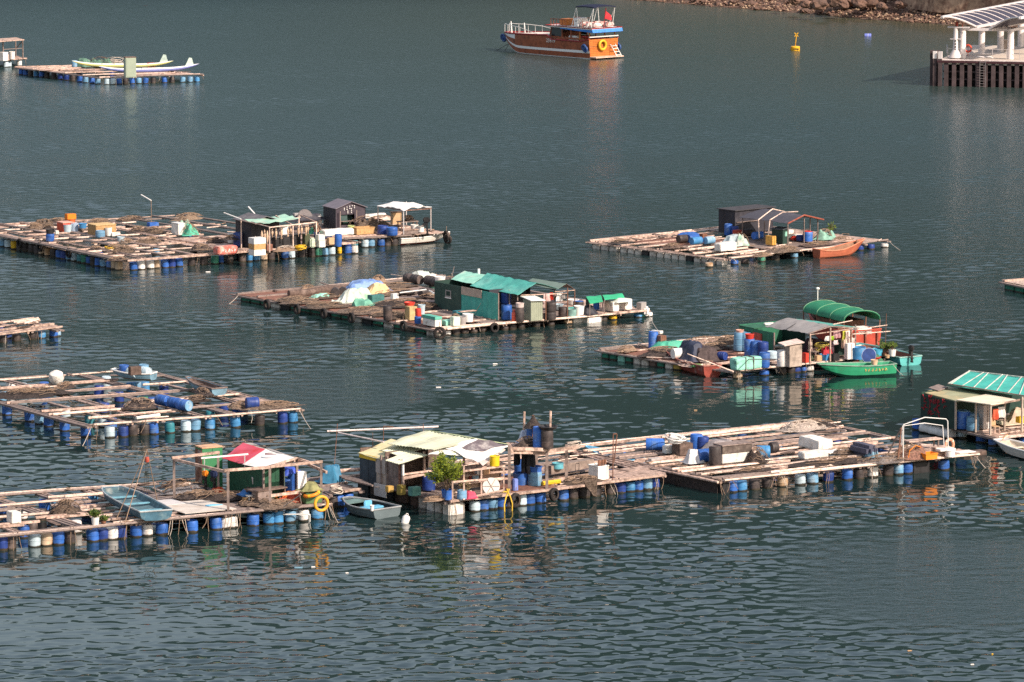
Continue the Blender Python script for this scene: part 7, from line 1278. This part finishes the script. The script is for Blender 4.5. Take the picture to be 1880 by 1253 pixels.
drum(1767,789,'b','tall two tone blue drum at the hut edge post', h=1.0, r=.42, lid='l'); drum(1786,792,'l','light blue drum right of the tall two tone drum', h=.75, r=.36); drum(1788,788,'l','second light blue drum partly behind the first', h=.85, r=.3); o = crate(1805,789,.6,.6,1.35,'white cupboard between the hut posts', mat('white cupboard paint',(.66,.60,.56),.5,.06,2), None, 'cupboard', 'cupboard'); b_ = MB(); b_.box((.3,-.012,.7),(.02,.03,1.3)); b_.build('door_seam', GREYW, o)
for x,y,z,w_,hh,m,l,sd in ((1828,795,1.35,.4,.62,mat('orange red shirt',(.62,.12,.06),.8),'orange red shirt hung beside the white shirt',2),(1838,793,1.4,.5,.6,CLOTHW,'white shirt hung right of the orange red one',5)): q = W(x,y,CUR.top); cl = cloth(940,626,0,w_,hh,l,m,seed=sd); cl.location = (q.x,q.y,CUR.top+z)
o = thing('chair', 'small orange brown chair under the cream eave', 'chair', place(1826,796), CUR.rz); b_ = MB(); b_.box((0,0,.4),(.42,.4,.04)); b_.build('seat', CARD, o); b_ = MB(); b_.box((0,.2,.65),(.42,.04,.45)); b_.build('backrest', CARD, o)
for sx in (-.18,.18):
    for sy in (-.17,.17): b_ = MB(); b_.bar((sx,sy,0),(sx,sy,.38),.04); b_.build('leg', WOOD, o)
lump(1868,775,1.0,.6,.8,'peach sacks piled at the back under the roof', mat('peach sack',(.62,.46,.34),.8,.2,3), 'sack_pile', 'sacks'); crate(1872,778,.5,.4,.35,'yellow crate under the turquoise roof', YELLOW, z=1.1); crate(1845,783,2.2,1.4,.05,'pale sheet on the deck under the roof', mat('pale deck sheet',(.66,.56,.42)), name='sheet', cat='sheet')
boat((1925,850),(1836,826),1.5,'pale white skiff at the right picture edge', mat('pale skiff',(.62,.57,.5),.6,.1,3), mat('sand skiff inside',(.62,.52,.4),.7), mat('dark skiff bottom',(.06,.06,.05)), WHITE, H=.5, draft=.1, name='skiff', cat='skiff', thw=2, bw=.5, tr=.9, sheer=.15)
b_ = MB(); b_.tube([(0,0,0),(.0,0,.35),(.12,0,.55),(.3,0,.6)], .03, 6); tag(b_.build('hose', mat('peach hose',(.7,.4,.2)), None, True, W(1841,818,.3), 0), 'peach hose curling over the deck edge above pale skiff', 'hose')
# tiny raft at the right edge
r = Raft('small raft corner on green floats at the right edge', (1960,541), (2060,533), (1940,509), (1841,517), .55); r.us([(0,0,1,2),(.5,0,1,2),(1,0,1,3)]); r.vs([(0,0,1,3),(.5,0,1,2),(1,0,1,2)]); r.deck(0,1,0,1,12,BAMB); r.blocks_left(.05,.98,[GF]*6); r.front([(1980,'g')])

# ================================================================== wooden junk
JW = mat('varnished dark planks',(.33,.10,.05),.45,.22,2.5,dirt=(.15,.05,.03),dscale=1.4,damt=.35); JO = mat('varnished orange planks',(.52,.165,.035),.4,.16,2.5,dirt=(.40,.10,.02),dscale=1.2,damt=.3); JR = mat('junk red trim',(.30,.03,.03),.5); JB = mat('junk blue awning',(.05,.22,.62),.6); JG = mat('junk glass',(.03,.04,.045),.1,.1,1,spec=.6)
st = W(1108,107.5,0); ax = Vector((-.665,.747,0)); o = thing('wooden_junk', 'varnished wooden pleasure junk with orange stern and blue awning edge', 'boat', st, math.atan2(ax.y, ax.x))
L, B = 16.9, 4.9; ns = 22; prof = []
def junk_row(t, k=1, dz=0):
    x = L*t; hb = B/2*(.92+.08*min(1,t/.3) if t < .5 else max(.05, 1-((t-.5)/.5)**2.6*.95)); zk = -.55 + 2.1*max(0,(t-.74)/.26)**1.35; zr = 2.25-.2*t; zs = 2.25-.32*min(1,t/.08) if t < .39 else (2.4 - .35*(t-.39)/.61)
    out = []
    for f, wv in ((1,1),(.86,.99),(.72,.97),(.57,.955),(.46,.94),(.25,.91),(.20,.88),(.14,.7),(0,0)): out.append((x, hb*wv*k, zs if f == 1 else zk + dz + (zr-zk-dz)*f*.94))
    return out + [(a, -b_, c) for a, b_, c in out[-2::-1]]
rows = [junk_row(i/ns) for i in range(ns+1)]; m = len(rows[0]); b_ = MB(); P = [p for r_ in rows for p in r_]; F = []; M_ = []
for i in range(ns):
    for j in range(m-1): F.append((i*m+j,i*m+j+1,(i+1)*m+j+1,(i+1)*m+j)); jj = min(j, m-2-j); M_.append({0:0,1:0,2:0,3:1,4:0,5:1 if i<20 else 0,6:2,7:2}[jj] if not (jj == 0 and i >= 17) else 1)
F.append(tuple(range(m))); M_.append(3); F.append(tuple(ns*m+j for j in range(m))[::-1]); M_.append(0); b_.v, b_.f, b_.m = P, F, M_; b_.build('hull', [JW, mat('bright white stripe',(.92,.90,.88),.5,.03,3,obj=0), JR, JO], o)
b_ = MB(); pts = [[(p[0][0],p[0][1]*.97,1.45 if i<ns*.76 else p[0][2]-.35) for i,p in enumerate(rows)], [(p[-1][0],p[-1][1]*.97,1.45 if i<ns*.76 else p[-1][2]-.35) for i,p in enumerate(rows)]]
for i in range(ns): b_.slab([pts[0][i],pts[0][i+1],pts[1][i+1],pts[1][i]], .06)
b_.build('deck', mat('pale junk deck',(.6,.5,.4),.7,.1,2), o)
for s_ in (0,-1): b_ = MB(); b_.tube([Vector(r_[s_])+Vector((0,0,.03)) for r_ in rows], .09, 6); b_.build('gunwale', JR, o, True)
for k in range(12):
    b_ = MB(); z = -.2+.2*k; b_.bar((-.02,-2.15,z+.25),(-.02,2.15,z+.25),.02,.012); b_.build('plank_seam', JW, o)
b_ = MB(); b_.box((-.55,0,.22),(1.1,4.3,.12)); b_.build('swim_platform', mat('pale pink timber',(.6,.4,.3)), o)
b_ = MB(); b_.box((-.02,0,2.52),(.14,4.5,.12)); b_.build('stern_rail', WHITE, o)
# saloon
b_ = MB()
for y in (-1.95,1.95): b_.box((4.0,y,2.2),(5.6,.08,.2))
b_.box((6.9,0,2.35),(.1,3.6,.55)); b_.build('saloon_coaming', JW, o)
for y in (-1.95,1.95):
    for x in (.25,1.9,3.4,4.9,6.8): b_ = MB(); b_.bar((x+(.25 if x==6.8 else 0),y,2.1),(x-(.15 if x==6.8 else 0),y,3.45),.12); b_.build('roof_post', JO if x<2 else JW, o)
    b_ = MB(); b_.box((5.8,y,2.85),(1.8,.04,1.0)); b_.build('side_window', JG, o)
b_ = MB(); b_.slab([(7.15,-1.8,2.55),(7.15,1.8,2.55),(6.75,1.75,3.4),(6.75,-1.75,3.4)],.04); b_.build('windscreen', JG, o)
b_ = MB(); b_.box((3.3,1.6,2.1),(1.4,.5,.8), bev=.1); b_.build('helm_seat', WHITE, o); b_ = MB(); b_.box((4.6,.4,2.2),(1.2,1.2,1.4)); b_.build('companionway', JW, o)
b_ = MB(); b_.slab([(-.55,-2.35,3.5),(7.6,-2.15,3.5),(7.6,2.15,3.5),(-.55,2.35,3.5)],.14); b_.build('roof', WHITE, o)
for y in (-2.3,2.3): b_ = MB(); b_.slab([(-.6,y,3.42),(5.0,y*.96,3.42),(5.0,y*.965,3.25),(-.6,y*1.005,3.05)],.04); b_.build('awning_edge', JB, o)
b_ = MB(); b_.slab([(-.6,-2.34,3.42),(-.6,2.34,3.42),(-.72,2.34,3.05),(-.72,-2.34,3.05)],.04); b_.build('awning_edge', JB, o)
b_ = MB()
for a, c in (((-.57,2.37),(7.62,2.17)),((-.57,-2.37),(7.62,-2.17)),((-.57,-2.37),(-.57,2.37)),((7.62,-2.17),(7.62,2.17))): b_.bar((a[0],a[1],3.52),(c[0],c[1],3.52),.06,.1)
b_.build('roof_trim', JR, o)
# fore deck
b_ = MB(); b_.slab([(7.0,-1.7,2.42),(12.6,-1.3,2.25),(12.6,1.3,2.25),(7.0,1.7,2.42)],.5); b_.build('coach_roof', mat('cream coach roof',(.72,.64,.55)), o)
for y in (-1,1):
    b_ = MB(); b_.tube([(12.4,y*1.75,2.95),(14.4,y*1.35,3.05),(16.6,y*.35,3.1)],.035,6)
    for x,yy in ((12.4,1.75),(13.4,1.55),(14.4,1.35),(15.5,.85),(16.6,.35)): b_.tube([(x,y*yy,2.0),(x,y*yy,3.03)],.03,5)
    b_.tube([(12.4,y*1.75,2.95),(9,y*2.1,2.4)],.03,5); b_.build('bow_rail', WHITE, o, True)
for x,y,hh in ((15.8,0,1.3),(15.2,.5,1.1),(13.8,-.3,1.2)): b_ = MB(); b_.bar((x,y,2.1),(x+.15,y,2.1+hh),.1); b_.build('bow_bitt', WHITE, o)
# sun deck
for x in (1.5,4.4,4.9,5.4,5.9,6.4,6.9):
    for y in (-1.9,1.9): b_ = MB(); b_.bar((x,y,3.5),(x,y,4.3),.05); b_.build('stanchion', JW, o)
for y in (-1.9,1.9): b_ = MB(); b_.bar((4.4,y,4.28),(6.9,y,4.28),.07); b_.build('sun_deck_rail', JW, o)
b_ = MB(); b_.box((5.6,.4,3.9),(1.3,1.4,.75), bev=.06); b_.build('orange_locker', JO, o); b_ = MB(); b_.box((3.3,.5,4.0),(.9,1.5,1.0), bev=.08); b_.build('helm_console', WHITE, o); b_ = MB(); b_.lathe([(0,0),(.09,0),(0,.02)],10,Matrix.Rotation(1.57,3,'X'),(3.3,1.26,4.15)); b_.build('porthole', BLACK, o)
for x in (.2,1.2,2.2):
    for y in (-1,.9): b_ = MB(); b_.box((x,y,3.85),(.7,1.2,.5), bev=.12); b_.build('sun_cushion', mat('red white cushion',(.75,.6,.55),.8,.1,2,dirt=(.5,.06,.04),dscale=1.6,damt=.5), o)
b_ = MB(); b_.sheet((-.2,-1.7,5.9),(2.9,-1.7,5.85),(2.9,1.7,5.85),(-.2,1.7,5.9), n=8, m=8, sag=-.16, th=.12); b_.build('bimini', mat('dark navy bimini',(.010,.012,.035),.7), o, True)
for x0,x1 in ((-.1,.3),(2.8,2.5),(2.8,3.6),(-.1,1.0)):
    for y in (-1.65,1.65): b_ = MB(); b_.tube([(x1,y,3.6),(x0,y,5.85)],.04,6); b_.build('bimini_pole', WHITE, o, True)
b_ = MB(); b_.tube([(-.3,.3,3.5),(-.7,.3,5.8)],.05,6); b_.build('flag_staff', JR, o, True); b_ = MB(); b_.sheet((-.68,.3,5.5),(-.55,.3,4.6),(-.4,-.9,4.3),(-.5,-.7,4.9),n=6,m=6,jit=.12,th=.02); b_.build('flag', mat('red ensign',(.62,.04,.05),.7,.1,3), o)
# stern ladder, ring, fenders, numbers
b_ = MB()
for y in (-1.0,-1.75): b_.bar((-.08,y,1.55),(-1.1,y-.1,.2),.07)
for z in (.4,.75,1.1,1.4): b_.bar((-1.05+.8*(z-.2)/1.35,-1.0,z),(-1.05+.8*(z-.2)/1.35,-1.8,z),.06)
b_.build('boarding_ladder', WHITE, o)
b_ = MB(); b_.torus((-.22,.35,1.55),.5,.15,Matrix.Rotation(1.57,3,'Y'),24,10); b_.build('lifebuoy', YELLOW, o, True)
for x,y,z in ((.25,2.6,1.15),(.2,-2.55,1.15),(16.5,.55,1.35)):
    for k in range(2): b_ = MB(); b_.torus((x+.25*k,y,z+.2*k),.26,.14,Matrix.Rotation(1.57,3,'X'),16,8); b_.build('fender', mat('navy fender',(.03,.07,.2),.5), o, True)
b_ = MB(); b_.tube([(15.2,.9,.9),(16.8,1.6,-.05)],.03,5); b_.tube([(15.2,.9,.9),(15.3,1.6,-.05)],.03,5); b_.build('anchor_chain', BLACK, o)
Mt = lambda x, z: Matrix.Translation((x, 2.47, z)) @ Matrix.Rotation(math.pi,4,'Z') @ Matrix.Rotation(R(90),4,'X')
text('25979', .62, WHITE, o, Mt(6.3,1.78), 'registration_number')
for k in range(3): b_ = MB(); b_.box((10.3+k*.55, 1.93-.16*(k), 1.72),(.34,.05,.34)); b_.cm=0; b_.build('name_character', WHITE, o)

# ================================================================== pier
pf = Frame(W(1722,111,2.75), Vector((.966,-.26,0))); o = thing('ferry_pier', 'concrete ferry pier with white columns and arched ribbed roofs', 'pier', pf.O, pf.rz); PZ_ = 2.75
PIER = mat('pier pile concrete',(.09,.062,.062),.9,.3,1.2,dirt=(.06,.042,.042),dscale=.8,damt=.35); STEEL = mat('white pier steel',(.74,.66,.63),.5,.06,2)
b_ = MB(); b_.box((12,11,PZ_-.2),(24,22,.4)); b_.build('deck', CONC, o); b_ = MB(); b_.box((12,-.03,PZ_-.12),(24.1,.35,.2)); b_.build('edge_beam', mat('dark wine fender',(.07,.025,.03),.7), o); b_ = MB(); b_.box((12,.04,PZ_+.06),(24,.3,.1)); b_.build('kerb', mat('pale kerb',(.72,.6,.56)), o)
b_ = MB(); b_.box((12,11.5,1.0),(23,20,2.6)); b_.build('dark_underside', mat('pier shadow concrete',(.03,.028,.03),.9), o)  # near-black block fills the space under the deck as painted shade
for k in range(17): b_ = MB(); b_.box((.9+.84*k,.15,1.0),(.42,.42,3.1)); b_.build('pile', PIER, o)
for z in (1.55,.75): b_ = MB(); b_.box((8,.42,z),(15,.12,.16)); b_.build('waling', PIER, o)
for k,(x,y) in enumerate(((-.75,.7),(-.35,.2),(-.3,1.6),(.25,.0),(-.9,1.7))): b_ = MB(); b_.box((x,y,1.45),(.38,.38,4.2)); b_.build('fender_pile', PIER, o); b_ = MB(); b_.box((x,y,3.3),(.4,.4,.75)); b_.build('pile_cap', STEEL if k in (1,3) else PIER, o)
b_ = MB()
for x in (4.55,5.15): b_.bar((x,-.28,-.2),(x,-.28,2.75),.07)
for k in range(10): b_.bar((4.55,-.28,.1+.28*k),(5.15,-.28,.1+.28*k),.05)
b_.build('ladder', mat('grey ladder',(.16,.14,.14)), o)
for x in (4.55,5.45): b_ = MB(); b_.torus((x,.1,PZ_+.35),.42,.05,Matrix.Rotation(1.57,3,'X')@Matrix.Rotation(1.2,3,'X'),14,6,0,math.pi); b_.build('ladder_handrail', STEEL, o)
cols = [(1767,107),(1802,100),(1836.6,95),(1855,109),(1874,86),(1900,101)]
for x,y in cols: q = pf.p(x,y,PZ_); b_ = MB(); b_.lathe([(0,PZ_),(.36,PZ_),(.34,PZ_+3.25),(0,PZ_+3.25)],16,c=(q.x,q.y,0)); b_.build('column', STEEL, o, True)
C = [pf.p(x,y,PZ_) for x,y in cols]; b_ = MB(); zb = PZ_+3.1
for a, c in ((C[0],C[3]),(C[3],C[5]),(C[0],C[1]),(C[1],C[2]),(C[2],C[4]),(C[3],C[2]),(C[1],C[3])): b_.bar((a.x,a.y,zb),(c.x,c.y,zb),.22,.28)
b_.build('roof_beam', STEEL, o)
q = pf.p(1754,108,PZ_); b_ = MB(); b_.lathe([(0,PZ_+.1),(.75,PZ_+.1),(.72,PZ_+.2),(.28,PZ_+1.0),(.24,PZ_+3.3),(0,PZ_+3.3)],14,c=(q.x,q.y,0)); b_.build('beacon_mast', STEEL, o, True); b_ = MB(); b_.box((q.x+.3,q.y,PZ_+3.35),(2.3,.5,.12)); b_.box((q.x,q.y,PZ_+2.1),(1.1,.4,.06)); b_.build('mast_crossarm', STEEL, o); b_ = MB(); b_.lathe([(0,0),(.16,0),(.16,.35),(.1,.5),(0,.5)],10,c=(q.x+.1,q.y,PZ_+3.45)); b_.tube([(q.x+.7,q.y,PZ_+3.4),(q.x+.8,q.y,PZ_+4.0),(q.x+.4,q.y,PZ_+4.3)],.04,5); b_.build('beacon_light', REDP, o)
for z,s_ in ((1.95,.26),(1.62,.26),(1.29,.26),(.98,.26)): b_ = MB(); b_.tube([(q.x-.10,q.y-.30,PZ_+z-.1),(q.x+.1,q.y-.30,PZ_+z-.1),(q.x+.1,q.y-.30,PZ_+z+.05),(q.x-.1,q.y-.30,PZ_+z+.05)],.03,5); b_.build('mast_marking', BLACK, o)
rl = MB(); hp = [pf.p(x,y,PZ_) for x,y in ((1738,100),(1740,107.5),(1767,108.5),(1822,109),(1848,109.3),(1872,109.6),(1900,110))]
for z in (.55,1.05):
    for a, c in zip(hp, hp[1:]): rl.bar((a.x,a.y,PZ_+z),(c.x,c.y,PZ_+z),.05)
for a in hp: rl.bar((a.x,a.y,PZ_),(a.x,a.y,PZ_+1.05),.06)
rl.build('railing', METAL, o)
q = pf.p(1777,103,PZ_); b_ = MB(); b_.bar((q.x,q.y,PZ_),(q.x,q.y,PZ_+1.3),.08); b_.build('lifebuoy_stand', REDP, o); b_ = MB(); b_.torus((q.x,q.y-.1,PZ_+.8),.36,.11,Matrix.Rotation(1.57,3,'X'),20,8); b_.build('lifebuoy', mat('red lifebuoy',(.66,.10,.06),.5), o, True)
q = pf.p(1848,93,PZ_); b_ = MB(); b_.box((q.x,q.y,PZ_+.6),(1.6,1.0,1.2)); b_.build('ticket_machine', TANW, o)
# roofs: curved vaults with white ribs
PV = mat('dark roof panel',(.05,.047,.07),.55,.15,2,spec=.25)
def vault(e, ap, label_part, length, nrib, dirv):
    "e: eave point at the front, ap: crown point of the front arch; both local"
    d = Vector(dirv).normalized(); w_ = (ap-e); w_ = Vector((w_.x, w_.y, 0)); rise = ap.z - e.z; n = 10
    arc = [e + w_*(1-math.cos(t*math.pi/2*1.0/n*1.0)) *1.0 if False else e + w_*(t/n) + Vector((0,0,rise*math.sin(t/n*math.pi/2))) for t in range(n+1)]
    for p, t in zip(arc, range(n+1)): p.z = e.z + rise*math.sin(t/n*math.pi/2)
    b_ = MB(); P = arc + [p + d*length for p in arc]; k = len(arc); F = [(i, i+1, k+i+1, k+i) for i in range(k-1)]; P2 = [p - Vector((0,0,.08)) for p in P]; F += [(2*k+a, 2*k+b__, 2*k+c, 2*k+d_) for a, b__, c, d_ in [f[::-1] for f in F]]
    b_.add(P+P2, F); b_.build(label_part, PV, o, True)
    for i in range(nrib): b_ = MB(); b_.tube([p + d*(length*(i/(nrib-1))) + Vector((0,0,.05)) for p in arc], .04 if i else .1, 5); b_.build('roof_rib', STEEL, o, True)
    for i in (0, k-1): b_ = MB(); b_.bar(arc[i], arc[i]+d*length, .3, .25); b_.build('eave_beam', STEEL, o)
    b_ = MB(); b_.bar(arc[n]+Vector((0,0,.05)), arc[n]+d*length+Vector((0,0,.05)), .12); b_.build('ridge_beam', STEEL, o)
e = pf.p(1792,50,6.1); a = pf.p(1729.6,32,7.35); dv = pf.p(1827,43,6.1) - e; vault(e, a, 'roof', 34, 15, (dv.x,dv.y,0))
e2 = pf.p(1818,54,6.0); a2 = pf.p(1872,33.5,7.5); vault(e2, a2, 'roof', 30, 14, (dv.x,dv.y,0)) 
# ================================================================== marks on the water
o = thing('channel_buoy', 'yellow can buoy with a topmark on the open water', 'buoy', W(1460,93,0), 0); YB = mat('buoy yellow',(.80,.42,.02),.45,.1,2,dirt=(.5,.2,.02),damt=.3)
b_ = MB(); b_.lathe([(0,-.4),(.46,-.3),(.54,.0),(.54,.42),(.46,.5),(0,.5)],18); b_.build('body', YB, o, True); b_ = MB(); b_.tube([(0,0,.5),(.12,0,1.75)],.05,6); b_.build('mast', YB, o, True); b_ = MB()
for s_ in (-1,1): b_.bar((.12-.22,0,1.8-.22*s_+.05),(.12+.22,0,1.8+.22*s_+.05),.09)
b_.build('topmark', YB, o); b_ = MB()
for k in range(4): b_.box((-.15+.16*k,-.535,.2),(.1,.03,.18))
b_.build('number_mark', BLACK, o)
o = thing('mooring_float', 'small violet blue drum float on the open water', 'float', W(1593.5,68,0), -.1); b_ = MB(); b_.lathe([(0,-.4),(.26,-.4),(.28,-.3),(.28,.3),(.26,.4),(0,.4)],16,Matrix.Rotation(1.57,3,'Y'),(0,0,.12)); b_.build('body', mat('violet blue float',(.18,.22,.6),.5,.1,3), o, True); b_ = MB(); b_.torus((0,0,.12),.285,.02,Matrix.Rotation(1.57,3,'Y'),16,5); b_.build('band', WHITE, o)
for x,y,l,m,n_ in ((1122,697,2.0,ROPEB,'drifting bamboo stick between central and right rafts'),(909,669,.3,CLOTHW,'white scrap drifting in mid water'),(805,712,.3,CLOTHW,'pale scrap drifting right of the open bamboo raft'),(637,1053,.15,CLOTHW,'white bit of litter drifting on the near water'),(548,1043,.4,BLUEG,'pale blue litter strip drifting on the near water'),(1277,754,.2,CARD,'orange scrap drifting behind the front right raft'),(1670,1196,.2,CARD,'pale orange litter drifting on the near right water'),(1785,1221,.16,CLOTHW,'pale litter drifting at the near right corner'),(1822,1202,.08,YELLOW,'small yellow litter bit on the near right water'),(267,11,.6,BLACK,'dark bird sized float far off at the top left'),(575,1042,.2,CLOTHW,'tiny pale litter speck on the near water'),(382,500,.35,CLOTHW,'white scrap drifting under the printed sacks')):
    p = W(x,y,0); b_ = MB(); b_.box((0,0,.02),(l,l*.35 if l<1 else .06,.05), bev=.01); tag(b_.build('drifting_litter' if l<1 else 'drifting_stick', m, None, False, p, .1), n_, 'litter')
pole_thing(W(1658,690,.2), W(1640,670,.8), .015, 'slack mooring line at the turquoise work boat', ROPE, 'mooring_line', 'rope', sag=.05)
